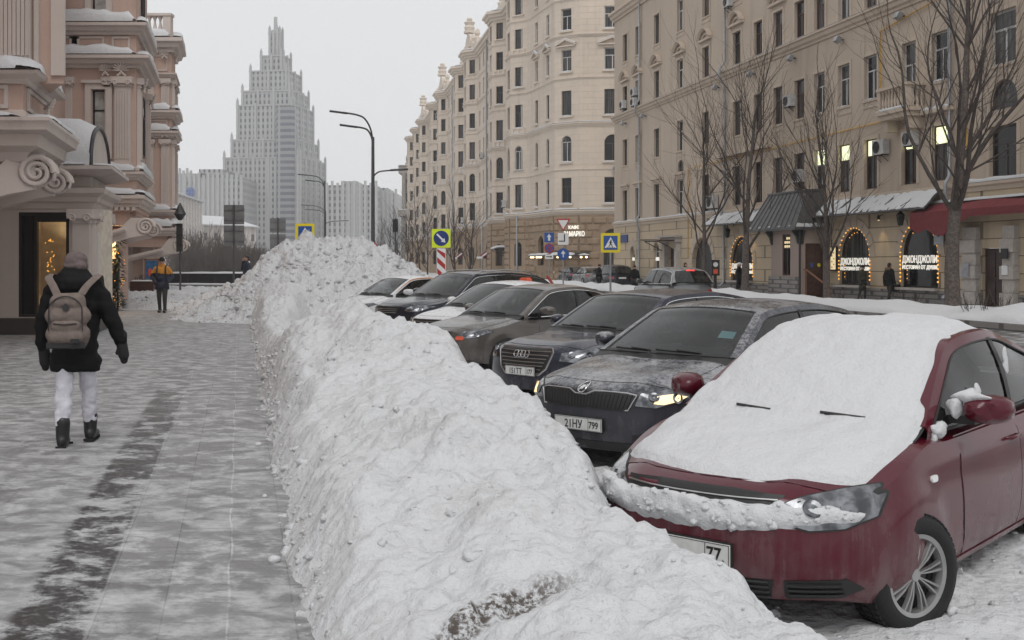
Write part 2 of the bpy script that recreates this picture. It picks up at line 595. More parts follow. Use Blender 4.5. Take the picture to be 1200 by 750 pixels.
plain('curtain', (0.36, 0.35, 0.33), 0.9, var=0.3, scale=3)
plain('shop_wall', (0.62, 0.55, 0.46), 0.8)
plain('shop_floor', (0.20, 0.16, 0.13), 0.6)
plain('brass', (0.6, 0.4, 0.12), 0.3, 0.9)
plain('sticker_blue', (0.30, 0.62, 0.66), 0.5)
plain('orange_red', (0.62, 0.09, 0.04), 0.5)
emit('lamp_warm', (1.0, 0.45, 0.07), 1.2)
emit('lamp_soft', (1.0, 0.72, 0.36), 3.0)
emit('sign_lit', (1.0, 0.96, 0.86), 0.42)
emit('window_lit', (0.93, 0.98, 0.62), 1.0)
emit('window_glow', (1.0, 0.80, 0.46), 0.5)
emit('head_glow', (1.0, 0.78, 0.45), 0.8)
emit('brake_glow', (1.0, 0.05, 0.04), 1.2)
emit('amber_glow', (1.0, 0.5, 0.08), 1.2)
def glass_window(name, tint, rough=0.06):
	m, nt, b = new_mat(name)
	q = NT(nt)
	co = q.coord('Object')
	geo = q.node('ShaderNodeObjectInfo').outputs['Random']
	col = q.mix(geo, tuple(c * 0.45 for c in tint), tuple(c * 1.7 for c in tint))
	x, y, z = q.sep(co)
	fold = q.noise(q.comb(q.math('ADD', q.math('MULTIPLY', x, 9.0), q.math('MULTIPLY', geo, 50.0)), q.math('MULTIPLY', geo, 30.0), q.math('MULTIPLY', z, 0.4)), 1.0, 3)
	has = q.ramp(geo, 0.45, 0.5)
	col = q.mix(q.math('MULTIPLY', has, q.ramp(fold, 0.35, 0.7)), col, (0.11, 0.105, 0.10))
	q.put(b.inputs['Base Color'], col)
	b.inputs['Roughness'].default_value = rough
	b.inputs['Specular IOR Level'].default_value = 0.32
	q.put(b.inputs['Normal'], q.bump(q.noise(co, 1.4, 2), 0.12, 0.05))
	return m
glass_window('pane_glass', (0.014, 0.015, 0.017))
glass_window('pane_dark', (0.012, 0.012, 0.013), 0.1)
def car_glass(name, tint, rough=0.02):
	m = bpy.data.materials.new(name)
	m.use_nodes = True
	MAT[name] = m
	nt = m.node_tree
	nt.nodes.clear()
	q = NT(nt)
	out = q.node('ShaderNodeOutputMaterial')
	tr = q.node('ShaderNodeBsdfTransparent')
	tr.inputs[0].default_value = (*tint, 1)
	gl = q.node('ShaderNodeBsdfGlossy')
	gl.inputs['Roughness'].default_value = rough
	gl.inputs['Color'].default_value = (0.9, 0.9, 0.9, 1)
	fr = q.node('ShaderNodeLayerWeight')
	fr.inputs[0].default_value = .5
	mx = q.node('ShaderNodeMixShader')
	nt.links.new(q.math('MULTIPLY_ADD', q.math('POWER', fr.outputs[1], 4.5), 0.85, 0.055, clamp=True), mx.inputs[0])
	nt.links.new(tr.outputs[0], mx.inputs[1])
	nt.links.new(gl.outputs[0], mx.inputs[2])
	# a veil of road film on the pane
	df = q.node('ShaderNodeBsdfDiffuse')
	df.inputs[0].default_value = (0.30, 0.31, 0.32, 1)
	mx2 = q.node('ShaderNodeMixShader')
	nt.links.new(q.ramp(q.noise(q.coord(), 2.2, 5, 0.6), 0.35, 0.8, 0.0, 0.07), mx2.inputs[0])
	nt.links.new(mx.outputs[0], mx2.inputs[1])
	nt.links.new(df.outputs[0], mx2.inputs[2])
	nt.links.new(mx2.outputs[0], out.inputs[0])
	return m
car_glass('windscreen_glass', (0.42, 0.45, 0.455))
car_glass('side_glass', (0.16, 0.175, 0.175))
car_glass('lamp_glass', (0.55, 0.57, 0.60))
car_glass('shop_glass', (0.75, 0.77, 0.76))
def paint(name, col, metal=0.25, frost=0.0, dirt=0.3, rough=0.22):
	m, nt, b = new_mat(name)
	q = NT(nt)
	co = q.coord('Object')
	x, y, z = q.sep(co)
	up = q.sep(q.node('ShaderNodeNewGeometry').outputs['Normal'])[2]
	n1 = q.noise(co, 3.0, 6, 0.65)
	n2 = q.noise(co, 26.0, 5, 0.7)
	n3 = q.noise(q.scale(co, (7.0, 7.0, 0.5)), 1.0, 5, 0.6)
	c = q.mix(n2, tuple(k * 0.95 for k in col), tuple(k * 1.05 for k in col))
	# dried road salt: thicker towards the sills, in runs
	low = q.math('MULTIPLY', q.ramp(z, 0.2, 0.9, 1.0, 0.0), q.ramp(q.math('ABSOLUTE', up), 0.4, 0.7, 1.0, 0.0))
	salt = q.math('MULTIPLY', q.math('MULTIPLY', q.ramp(q.math('ADD', q.math('MULTIPLY', n3, 0.6), q.math('MULTIPLY', n1, 0.4)), 0.40, 0.66), low), dirt)
	c = q.mix(salt, c, (0.27, 0.24, 0.235))
	film = q.math('MULTIPLY', q.ramp(n1, 0.2, 0.8, 0.3, 1.0), 0.018 * min(1.0, dirt * 2))
	c = q.mix(film, c, (0.36, 0.34, 0.33))
	ro = q.ramp(salt, 0.0, 0.5, rough, 0.7)
	if frost:
		fm = q.math('MULTIPLY', q.ramp(up, 0.35, 0.9), q.ramp(q.math('ADD', q.math('MULTIPLY', n1, 0.55), q.math('MULTIPLY', n2, 0.45)), 0.40, 0.66))
		fm = q.math('MULTIPLY', fm, frost)
		c = q.mix(fm, c, (0.70, 0.70, 0.71))
		ro = q.math('ADD', ro, q.math('MULTIPLY', fm, 0.4))
	q.put(b.inputs['Base Color'], c)
	q.put(b.inputs['Roughness'], ro)
	b.inputs['Metallic'].default_value = metal
	b.inputs['Coat Weight'].default_value = 0.28
	b.inputs['Specular IOR Level'].default_value = 0.28
	b.inputs['Coat Roughness'].default_value = 0.06
	return m
paint('paint_red', (0.072, 0.001, 0.009), 0.0, 0.0, 0.36)
paint('paint_slate', (0.034, 0.036, 0.047), 0.3, 0.5, 0.25)
paint('paint_navy', (0.012, 0.013, 0.028), 0.3, 0.10, 0.2)
paint('paint_taupe', (0.095, 0.085, 0.078), 0.35, 0.15, 0.35)
paint('paint_white', (0.55, 0.55, 0.56), 0.0, 0.6, 0.25)
paint('paint_black', (0.012, 0.013, 0.022), 0.25, 0.12, 0.2)
paint('paint_silver', (0.20, 0.205, 0.21), 0.4, 0.4, 0.4)
# ------------------------------------------------------------------ cars: nose at the origin, +x to the tail, z up from the road
class Car:
	def __init__(s, P):
		s.P = P
		s.L, s.W, s.H = P['L'], P['W'], P['H']
		s.hw = s.W / 2
	# ---- lower body
	def plan(s, x):
		L = s.L
		return sinterp(x, [(0, s.P.get('nosew', .81)), (.15, .875), (.38, .935), (.62, .985), (.85, 1.0), (L - 1.0, 1.0), (L - .35, .95), (L, .86)])
	def body_pt(s, u, b, w):
		P, L = s.P, s.L
		x0 = L * u
		zt = sinterp(x0, P['top'])
		zb = sinterp(x0, [(0, .23), (.35, .18), (1.2, .19), (L - 1.2, .19), (L - .3, .24), (L, .34)])
		z = zb + (zt - zb) * w
		rel = (z - .19) / (.95 - .19)
		side = sinterp(rel, [(0, .925), (.12, .975), (.42, 1.0), (.68, .995), (.84, .978), (1.0, .945), (1.2, .90)])
		y = b * s.hw * s.plan(x0) * side
		ab = abs(b)
		z -= P.get('crown', .06) * ab**3.5 * w**3
		if x0 < P['xa'] + .1:                                     # bonnet: a shallow trough beside two creases
			f = smooth01((P['xa'] - .05 - x0) / .9) * w**4
			z += f * .014 * math.exp(-((ab - .58) / .1)**2)
			z -= f * .02 * smooth01((ab - .66) / .2)
		ff = max(0.0, 1 - x0 / 1.15)
		x = x0 + ff**1.3 * (P.get('bow', .26) * ab**2.4 + sinterp(z, P['nose']))
		fr = max(0.0, 1 - (L - x0) / .9)
		x -= fr**1.3 * (.16 * ab**2.4 + sinterp(z, [(.3, .10), (.5, .0), (.7, .02), (1.0, .07)]))
		# flared arches and a waist crease
		for xw in s.axles():
			d = math.hypot(x - xw, z - P['wr']) / P['wr']
			y += math.copysign(.022 * smooth01((1.5 - d) / .35) * (w < .95) * ab**4, b)
		y += math.copysign(.010 * math.exp(-((z - .80) / .025)**2) * ab**6 * smooth01((x - .9) / .4), b)
		return Vector((x, y, z))
	def axles(s):
		return (s.P['fo'], s.P['fo'] + s.P['wb'])
	def lower(s):
		nu, nb, nw = 76, 22, 16
		us = [(.5 - .5 * math.cos(PI * i / nu)) * .55 + .45 * i / nu for i in range(nu + 1)]
		bs = [math.sin(PI / 2 * (2 * j / nb - 1)) * .5 + .5 * (2 * j / nb - 1) for j in range(nb + 1)]
		ws = [k / nw for k in range(nw + 1)]
		idx, V, Fc = {}, [], []
		def vid(i, j, k):
			key = (i, j, k)
			if key not in idx:
				idx[key] = len(V)
				V.append(s.body_pt(us[i], bs[j], ws[k]))
			return idx[key]
		for i in range(nu):
			for j in range(nb):
				Fc.append((vid(i, j, 0), vid(i, j + 1, 0), vid(i + 1, j + 1, 0), vid(i + 1, j, 0)))
				Fc.append((vid(i, j, nw), vid(i + 1, j, nw), vid(i + 1, j + 1, nw), vid(i, j + 1, nw)))
			for k in range(nw):
				Fc.append((vid(i, 0, k), vid(i + 1, 0, k), vid(i + 1, 0, k + 1), vid(i, 0, k + 1)))
				Fc.append((vid(i, nb, k), vid(i, nb, k + 1), vid(i + 1, nb, k + 1), vid(i + 1, nb, k)))
		for j in range(nb):
			for k in range(nw):
				Fc.append((vid(0, j, k), vid(0, j, k + 1), vid(0, j + 1, k + 1), vid(0, j + 1, k)))
				Fc.append((vid(nu, j, k), vid(nu, j + 1, k), vid(nu, j + 1, k + 1), vid(nu, j, k + 1)))
		me = bpy.data.meshes.new('body')
		me.from_pydata(V, [], Fc)
		me.update()
		return me
	# ---- cabin
	def setup_cabin(s):
		P = s.P
		xa, za, ya = P['xa'], P['za'], s.hw - P.get('ain', .10)
		xt, yt = P['xt'], P['yt']
		H = s.H
		xr, zr = P['xr'], P['zr']
		xc, zc = P['xc'], P['zc']
		ctl = [(xa, ya, za), (lerp(xa, xt, .33), lerp(ya, yt, .36), lerp(za, H - .085, .37)),
			(lerp(xa, xt, .68), lerp(ya, yt, .72), lerp(za, H - .085, .735)), (xt, yt + .005, H - .085),
			(lerp(xt, xr, .28), yt + .02, H - .04), (lerp(xt, xr, .62), yt + .015, H - .045), (xr, yt - .01, zr),
			(lerp(xr, xc, .5), lerp(yt, ya, .45), lerp(zr, zc, .47)), (xc, ya - .04, zc)]
		s.nseg = 8
		s.R = catmull(ctl, s.nseg)
		s.t_top = 3 * s.nseg
		s.t_rear = 6 * s.nseg
	def topsheet(s, i, v, off=0.0):
		"""i: index along the rail, v in -1..1 across"""
		p = s.R[i]
		n = s.nseg
		k = 1 - v * v
		H = s.H
		zrel = smooth01((p.z - s.P['za']) / (H - .085 - s.P['za']))
		if i <= s.t_top:
			dx = -lerp(s.P.get('wbow', .16), .07, i / s.t_top) * k
			dz = lerp(.015, .05, i / s.t_top) * k
		elif i <= s.t_rear:
			f = (i - s.t_top) / (s.t_rear - s.t_top)
			dx = lerp(-.07, .05, f) * k
			dz = .05 * k
		else:
			f = (i - s.t_rear) / (len(s.R) - 1 - s.t_rear)
			dx = lerp(.05, .16, f) * k
			dz = lerp(.05, .02, f) * k
		return Vector((p.x + dx, p.y * v, p.z + dz + off))
	def belt(s, x):
		P = s.P
		z = lerp(P['za'] - .035, P['zc'] - .05, smooth01((x - P['xa']) / (P['xc'] - P['xa'])))
		y = s.hw - .055 - .02 * smooth01((x - P['xc'] + .9) / .9) - .03 * smooth01((P['xa'] + .5 - x) / .5)
		return y, z
	def side(s, i, w, sgn, out=0.0):
		p = s.R[i]
		by, bz = s.belt(p.x)
		z = lerp(p.z, bz, w)
		y = lerp(p.y, by, w) + .025 * math.sin(PI * w) * min(1, (p.z - bz) / .3) + out
		return Vector((p.x, sgn * y, z))
	def side_at(s, x, w, sgn, out=0.0):
		for i in range(len(s.R) - 1):
			if s.R[i].x <= x <= s.R[i + 1].x:
				f = (x - s.R[i].x) / max(1e-6, s.R[i + 1].x - s.R[i].x)
				return s.side(i, w, sgn, out).lerp(s.side(i + 1, w, sgn, out), f)
		return s.side(0, w, sgn, out)
def decal(mb, poly, bvh, d, off, m=0, thick=.012, step=.035, edge_m=None):
	"""a panel of real thickness laid on the surface found along direction d (horizontal angle in radians or 'top')"""
	if d == 'top':
		U, Vv, D = Vector((1, 0, 0)), Vector((0, 1, 0)), Vector((0, 0, -1))
		org = Vector((0, 0, 3))
	else:
		D = Vector((math.cos(d), math.sin(d), 0))
		U = Vector((-math.sin(d), math.cos(d), 0))
		Vv = Vector((0, 0, 1))
		org = -D * 6
	n = len(poly)
	bp = []
	for i in range(n):
		a, b = Vector(poly[i]), Vector(poly[(i + 1) % n])
		k = max(1, int((b - a).length / step))
		bp += [a.lerp(b, j / k) for j in range(k)]
	nb = len(bp)
	xs = [p.x for p in bp]
	ys = [p.y for p in bp]
	pts = list(bp)
	x = min(xs) + step / 2
	while x < max(xs):
		y = min(ys) + step / 2
		while y < max(ys):
			if min((Vector((x, y)) - q).length for q in bp) > step * .55:
				pts.append(Vector((x, y)))
			y += step
		x += step
	vs, es, fs, *_ = delaunay_2d_cdt([Vector(p[:2]) for p in pts], [], [list(range(nb))], 1, 1e-5)
	out, nor, ok = [], [], []
	for p in vs:
		q = org + U * p[0] + Vv * p[1]
		h, nn, ix, dd = bvh.ray_cast(q, D)
		if h is None:
			out.append(q)
			nor.append(-D)
			ok.append(False)
			continue
		if nn.dot(D) > 0:
			nn = -nn
		out.append(h + nn * off)
		nor.append(nn)
		ok.append(True)
	fs = [f for f in fs if all(ok[i] for i in f)]
	if not fs:
		return
	# keep the one connected sheet
	fs = [f for f in fs if max((out[f[i]] - out[f[(i + 1) % len(f)]]).length for i in range(len(f))) < step * 6]
	owner = list(range(len(out)))
	def root_of(i):
		while owner[i] != i:
			owner[i] = owner[owner[i]]
			i = owner[i]
		return i
	for f in fs:
		for i in f[1:]:
			owner[root_of(i)] = root_of(f[0])
	size = {}
	for f in fs:
		size[root_of(f[0])] = size.get(root_of(f[0]), 0) + 1
	if not size:
		return
	big = max(size, key=size.get)
	fs = [f for f in fs if root_of(f[0]) == big]
	flip = []
	for f in fs:
		a, b, c = (out[i] for i in f[:3])
		flip.append(tuple(f) if (b - a).cross(c - a).dot(-D) > 0 else tuple(reversed(f)))
	mb.add(out, flip, m)
	cnt = {}
	for f in flip:
		for i in range(len(f)):
			e = (f[i], f[(i + 1) % len(f)])
			cnt[e] = cnt.get(e, 0) + 1
	rim = [e for e in cnt if (e[1], e[0]) not in cnt]
	low = {}
	base = len(mb.v) - len(out)
	for i in {v for e in rim for v in e}:
		low[i] = len(mb.v)
		mb.v.append((out[i] - nor[i] * thick)[:])
	for a, b in rim:
		mb.f.append((base + a, low[a], low[b], base + b))
		mb.m.append(m if edge_m is None else edge_m)
def rrect(x0, x1, y0, y1, r=.02, n=3):
	pts = []
	for cx, cy, a0 in ((x1 - r, y1 - r, 0), (x0 + r, y1 - r, PI / 2), (x0 + r, y0 + r, PI), (x1 - r, y0 + r, 1.5 * PI)):
		for k in range(n + 1):
			a = a0 + PI / 2 * k / n
			pts.append((cx + r * math.cos(a), cy + r * math.sin(a)))
	return pts
_wheel_cache = {}
def wheel_meshes(r, rim, style):
	key = (round(r, 3), round(rim, 3), style)
	if key in _wheel_cache:
		return _wheel_cache[key]
	w = .205
	ty = MB()
	prof = [(rim, -.085), (rim + .012, -.098), (r - .06, -w / 2 - .004), (r - .022, -w / 2 + .004), (r - .006, -.075), (r, -.05), (r, .05), (r - .006, .075),
			(r - .022, w / 2 - .004), (r - .06, w / 2 + .004), (rim + .012, .098), (rim, .085)]
	ty.lathe(prof, n=56, axis='y', caps=False)
	for k in range(56):                                                        # tread grooves as raised lugs
		a = 2 * PI * k / 56
		for yy in (-.055, 0.0, .055):
			rot = Matrix.Rotation(-a + (.25 if yy else 0) * 0, 3, 'Y')
			ty.cbox((math.cos(a) * (r + .001), yy, math.sin(a) * (r + .001)), (.012, .042, r * .085), 0, rot)
	hub = MB()
	hub.lathe([(.0, -.03), (rim - .02, -.03), (rim - .015, .07), (.0, .07)], n=32, axis='y', m=0)
	hub.lathe([(rim * .62, -.045), (rim * .62, -.038), (.02, -.038)], n=32, axis='y', m=1, caps=False)
	rm = MB()
	rm.lathe([(rim - .028, -.055), (rim - .018, -.088), (rim + .004, -.094), (rim + .004, -.08), (rim - .012, -.06), (rim - .02, .06)], n=48, axis='y', caps=False)
	rm.lathe([(.0, -.082), (.030, -.080), (.036, -.070), (.05, -.055)], n=24, axis='y')
	ns = {'cap': 9, 'multi': 8, 'five': 5}[style]
	for k in range(ns):
		a = 2 * PI * k / ns
		da = {'cap': .075, 'multi': .09, 'five': .15}[style]
		for sg in (-1, 1):
			a0, a1 = a + sg * da * .9, a + sg * da * (1.35 if style != 'five' else 1.0)
			wd = {'cap': .0085, 'multi': .008, 'five': .018}[style]
			p0 = Vector((math.cos(a0) * .03, -.068, math.sin(a0) * .03))
			p1 = Vector((math.cos(a1) * (rim - .02), -.076, math.sin(a1) * (rim - .02)))
			t = (p1 - p0).normalized()
			s_ = t.cross(Vector((0, 1, 0))).normalized()
			q = []
			for p, k2 in ((p0, .6), (p0.lerp(p1, .5) + Vector((0, -.008, 0)), 1.0), (p1, 1.35)):
				q += [p + s_ * wd * k2 + Vector((0, .012, 0)), p + s_ * wd * k2 * .55 + Vector((0, -.006, 0)), p - s_ * wd * k2 * .55 + Vector((0, -.006, 0)), p - s_ * wd * k2 + Vector((0, .012, 0))]
			fs = []
			for b in (0, 4):
				fs += [(b, b + 1, b + 5, b + 4), (b + 1, b + 2, b + 6, b + 5), (b + 2, b + 3, b + 7, b + 6)]
			rm.add(q, fs)
	res = (hub.mesh('wheel', [MAT['interior_black'], MAT['pole_metal']], 40), ty.mesh('tyre', [MAT['rubber']], 50), rm.mesh('rim', [MAT['alloy']], 40))
	_wheel_cache[key] = res
	return res
def build_car(name, label, cat, pose, P, group='cars parked nose to the snow bank'):
	px, py, th = pose
	root = thing(name, label, cat, (px, py, ROAD), th, group)
	c = Car(P)
	c.setup_cabin()
	body = MAT[P['paint']]
	dark = MAT['plastic_black']
	# ---- lower body with wheel wells cut out
	lo = link('body', c.lower(), root)
	lo.data.materials.append(body)
	lo.data.materials.append(MAT['interior_black'])
	cut = MB()
	for xw in c.axles():
		for sg in (-1, 1):
			cut.lathe([(P['wr'] + .075, sg * (c.hw - .27)), (P['wr'] + .075, sg * (c.hw + .2))], (xw, 0, P['wr'] - .01), n=36, axis='y')
	cme = cut.mesh('cut', [MAT['interior_black']])
	bm = bmesh.new()
	bm.from_mesh(cme)
	bmesh.ops.recalc_face_normals(bm, faces=bm.faces)
	bm.to_mesh(cme)
	bm.free()
	bm = bmesh.new()
	bm.from_mesh(lo.data)
	bmesh.ops.recalc_face_normals(bm, faces=bm.faces)
	bm.to_mesh(lo.data)
	bm.free()
	co = link('cutter', cme)
	md = lo.modifiers.new('wells', 'BOOLEAN')
	md.operation = 'DIFFERENCE'
	md.solver = 'EXACT'
	md.object = co
	md.material_mode = 'TRANSFER'
	applied(lo)
	bpy.data.objects.remove(co)
	finish(lo.data, 42)
	if len(lo.data.materials) == 1:
		lo.data.materials.append(MAT['interior_black'])
	bvh = BVHTree.FromPolygons([v.co.copy() for v in lo.data.vertices], [tuple(p.vertices) for p in lo.data.polygons])
	n = c.nseg
	last = len(c.R) - 1
	# ---- roof, pillars
	fr = MB()
	vs = [-1, -.94, -.8, -.5, -.2, 0, .2, .5, .8, .94, 1]
	g = P.get('gp', .90)
	i0, i1 = c.t_top, c.t_rear
	fr.grid([[c.topsheet(i, v) for v in vs] for i in range(i0 - 1, i1 + 2)])
	for sg in (-1, 1):                                                        # A and C pillars seen from ahead and behind
		vv = [sg * k for k in (g, .95, 1)]
		fr.grid([[c.topsheet(i, v) for v in vv] for i in range(0, i0)])
		fr.grid([[c.topsheet(i, v) for v in vv] for i in range(i1 + 1, last + 1)])
	tg0, tg1 = 3, last - P.get('cpil', 9)
	inset = P.get('inset', .055)
	def wtop(i):
		p = c.R[i]
		by, bz = c.belt(p.x)
		return min(.97, inset / max(.06, p.z - bz))
	for sg in (-1, 1):
		fr.grid([[c.side(i, wtop(i) * k, sg) for k in (0, .5, 1)] for i in range(0, last + 1)])
		for a, b in ((0, tg0), (tg1, last)):
			fr.grid([[c.side(i, lerp(wtop(i), 1.0, k), sg) for k in (0, .25, .5, .75, 1)] + [c.side(i, 1.0, sg) + Vector((0, -sg * .01, -.07))] for i in range(a, b + 1)])
	roof = fr.build('roof', body, root, 40)
	# ---- glass
	gl = MB()
	gv = [v * (g + .012) for v in (-1, -.7, -.35, 0, .35, .7, 1)]
	gl.grid([[c.topsheet(i, v, -.006) for v in gv] for i in range(0, i0)])
	gl.build('windscreen', MAT['windscreen_glass'], root, 60)
	bd = MB()                                                                  # black ceramic edge of the screen
	for sg in (-1, 1):
		bd.grid([[c.topsheet(i, sg * (g + d), -.003) for d in (-.035, .004)] for i in range(0, i0)])
	bd.grid([[c.topsheet(0, v, -.003) + (c.topsheet(2, v) - c.topsheet(0, v)) * k for v in gv] for k in (0, .55)])
	bd.grid([[c.topsheet(i0 - 2, v, -.003).lerp(c.topsheet(i0 - 1, v, -.003), k) for v in gv] for k in (.55, 1)])
	bd.grid([[c.topsheet(0, v, -.004) + Vector((dx, 0, dz)) for v in vs] for dx, dz in ((.01, 0), (-.05, -.03), (-.13, -.06), (-.13, -.10))])
	bd.build('screen_border', dark, root, 60)
	gl = MB()
	gl.grid([[c.topsheet(i, v, -.004) for v in gv] for i in range(i1 + 1, last + 1)])
	gl.build('rear_window', MAT['side_glass'], root, 60)
	for sg in (-1, 1):
		gl = MB()
		gl.grid([[c.side(i, lerp(wtop(i), 1.03, k), sg, -.006) for k in (0, .25, .5, .75, 1)] for i in range(tg0, tg1 + 1)])
		gl.build('side_window', MAT['side_glass'], root, 60)
		tr = MB()
		for xb in P['bp']:
			wdt = .035
			rows = []
			for k in range(6):
				w = lerp(.09, 1.03, k / 5)
				lean = .07 * (1 - k / 5)
				rows.append([c.side_at(xb - wdt + lean, w, sg, .003), c.side_at(xb + wdt + lean, w, sg, .003)])
			tr.grid(rows)
		lines = [c.side(i, wtop(i), sg, .004) for i in range(tg0, tg1 + 1)]
		tr.tube(lines, .007, 5, 1)
		tr.tube([c.side(i, 1.0, sg, .006) for i in range(tg0, tg1 + 1)], .009, 5, 1)
		tr.tube([lines[-1]] + [c.side(tg1, lerp(wtop(tg1), 1.0, k / 4), sg, .004) for k in range(1, 5)], .007, 5, 1)
		tr.build('window_trim', [dark, MAT['chrome'] if P.get('chrome') else dark], root, 40)
	# ---- inside
	it = MB()
	zb = P['za'] - .02
	pl = [c.topsheet(0, v) for v in (-.9, -.5, 0, .5, .9)]
	it.grid([[Vector((p.x + .03, p.y, zb + .012)) for p in pl], [Vector((P['xa'] + .55, p.y, zb + .06)) for p in pl], [Vector((P['xa'] + .62, p.y, zb - .1)) for p in pl],
			[Vector((P['xc'] - .1, p.y, zb + .0)) for p in pl]])
	it.box(P['xa'] + .6, P['xc'] - .3, -c.hw + .12, c.hw - .12, zb - .12, zb - .03)
	it.build('dashboard', MAT['interior_black'], root, 40)
	for (sx, sy, ww) in ((P['xa'] + 1.25, -.37, .46), (P['xa'] + 1.25, .37, .46), (P['xa'] + 1.98, -.36, .5), (P['xa'] + 1.98, .36, .5)):
		if sx > P['xr'] - .12:
			continue
		st = MB()
		lean = Matrix.Rotation(R(16), 3, 'Y')
		bk = [(-ww / 2, -.12), (-ww / 2, .12), (-ww / 2 + .1, .22), (ww / 2 - .1, .22), (ww / 2, .12), (ww / 2, -.12)]
		rows = []
		for dx, k in ((-.05, .8), (-.07, 1), (.05, 1), (.07, .9)):
			rows.append([Vector((sx + dx + (b_ + .1) * .28, sy + a_ * k, zb + .1 + b_ * k)) for a_, b_ in bk])
		st.grid(rows, wrap=True)
		st.add([rows[0][i] for i in range(6)], [tuple(range(6))])
		st.cbox((sx + .17, sy, zb + .35), (.085, .25, .15), 0, lean)
		st.tube([(sx + .12, sy - .06, zb + .28), (sx + .15, sy - .06, zb + .36)], .008, 5)
		st.tube([(sx + .12, sy + .06, zb + .28), (sx + .15, sy + .06, zb + .36)], .008, 5)
		st.build('seat', MAT['seat_grey'], root, 40)
	sw = MB()
	ring = [(P['xa'] + .72 + .07 * math.sin(a), -.37 + .185 * math.cos(a), zb + .06 + .175 * math.sin(a)) for a in [2 * PI * k / 20 for k in range(21)]]
	sw.tube(ring, .014, 6)
	sw.build('steering_wheel', MAT['interior_black'], root, 60)
	# mirror inside
	mr = MB()
	q = c.topsheet(i0 - 4, 0)
	mr.cbox((q.x + .09, 0, q.z - .05), (.035, .24, .06))
	mr.build('rear_view_mirror', MAT['interior_black'], root)
	# ---- wheels
	hubm, tym, rim = wheel_meshes(P['wr'], P['rim'], P.get('wheel', 'multi'))
	for xw in c.axles():
		for sg in (-1, 1):
			h = link('wheel', hubm, root)
			h.location = (xw, sg * (c.hw - .07), P['wr'] - .02)
			turn = P.get('steer', 0.0) if xw == P['fo'] else 0.0
			h.rotation_euler = (0, rnd.uniform(0, 6), (PI if sg > 0 else 0) + turn)
			link('tyre', tym, h)
			link('rim', rim, h)
	# ---- panels with shut lines
	gap = MAT['interior_black']
	hx1 = P['xa'] - .13
	hd = MB()
	wv = c.hw * .78
	front = [(P['hood0'] + .20 * (abs(b))**2.2, b * wv) for b in (-1, -.75, -.5, -.25, 0, .25, .5, .75, 1)]
	back = [(hx1 + .07 * b * b, b * wv * 1.02) for b in (1, .5, 0, -.5, -1)]
	poly = front + back
	decal(hd, poly, bvh, 'top', .004, 0, .012, .06, 1)
	hd.build('bonnet', [body, gap], root, 40)
	for sg in (-1, 1):
		d = PI / 2 if sg < 0 else -PI / 2
		sx = -1 if sg < 0 else 1
		def sd(pts):
			return [(sx * x, z) for x, z in pts]
		xd0, xd1 = P['bp'][0] - .98, P['bp'][0] + .0
		dz = .245
		zt = P['za'] - .075
		dr = MB()
		poly = [(xd0 + .02, dz), (xd1 + .02, dz), (xd1 + .005, zt), (xd0 - .03, zt - .01), (xd0 - .06, zt - .2), (xd0 - .02, .42)]
		decal(dr, sd(poly), bvh, d, .005, 0, .014, .07, 1)
		door = dr.build('door', [body, gap], root, 40)
		poly2 = [(xd1 + .03, dz), (P['fo'] + P['wb'] - P['wr'] - .10, dz), (P['fo'] + P['wb'] - P['wr'] - .05, .45), (P['fo'] + P['wb'] - .06, .72), (P['fo'] + P['wb'] + .03, zt + .01), (xd1 + .015, zt)]
		dr = MB()
		decal(dr, sd(poly2), bvh, d, .005, 0, .014, .07, 1)
		door2 = dr.build('door', [body, gap], root, 40)
		for dd, xh in ((door, xd1 - .14), (door2, P['fo'] + P['wb'] - .12)):
			h, nn, _, _ = bvh.ray_cast(Vector((xh, sg * 3, .80)), Vector((0, -sg, 0)))
			if h is None:
				continue
			hm = MB()
			yy = h.y + sg * .028
			hm.tube([(xh - .10, h.y, .80), (xh - .085, yy, .80), (xh, yy + sg * .006, .802), (xh + .085, yy, .80), (xh + .10, h.y, .80)], [.009, .013, .013, .013, .009], 8)
			hm.build('handle', MAT['chrome'] if P.get('chrome') else body, dd, 60)
		# sill trim
		sl = MB()
		decal(sl, sd(rrect(P['fo'] + P['wr'] + .08, P['fo'] + P['wb'] - P['wr'] - .08, .195, .235, .015)), bvh, d, .012, 0, .02, .08)
		sl.build('sill', body if P.get('bodysill') else dark, root, 40)
		# side repeater
		if P.get('repeater'):
			rp = MB()
			decal(rp, sd(rrect(P['xa'] - .17, P['xa'] - .09, .715, .75, .017)), bvh, d, .012, 0, .012, .02)
			rp.build('side_repeater', MAT['sign_white'], root, 40)
		# mirror
		mm = MB()
		mx, mz = P['xa'] + .36, P['za'] + .045
		my = c.belt(mx)[0] + .0
		rows = []
		for k, (dx, sc) in enumerate(((-.10, .25), (-.09, .62), (-.05, .88), (0.0, 1.0), (.06, .98), (.075, .9))):
			rows.append([Vector((mx + dx + .03 * math.cos(a), sg * (my + .175 + .122 * sc * math.cos(a) * (1 if math.cos(a) > 0 else 1.0)), mz + .03 + .080 * sc * (abs(math.sin(a))**.6) * (1 if math.sin(a) > 0 else -1))) for a in [2 * PI * j / 16 for j in range(16)]])
		mm.grid(rows, 0, wrap=True)
		mm.add(rows[-1], [tuple(range(16))], 2)
		mm.add(rows[0], [tuple(range(15, -1, -1))], 0)
		mm.box(mx - .05, mx + .03, min(sg * (my - .03), sg * (my + .12)), max(sg * (my - .03), sg * (my + .12)), mz - .055, mz - .01, 1)
		mm.build('mirror', [body, dark, MAT['satin_chrome']], root, 50)
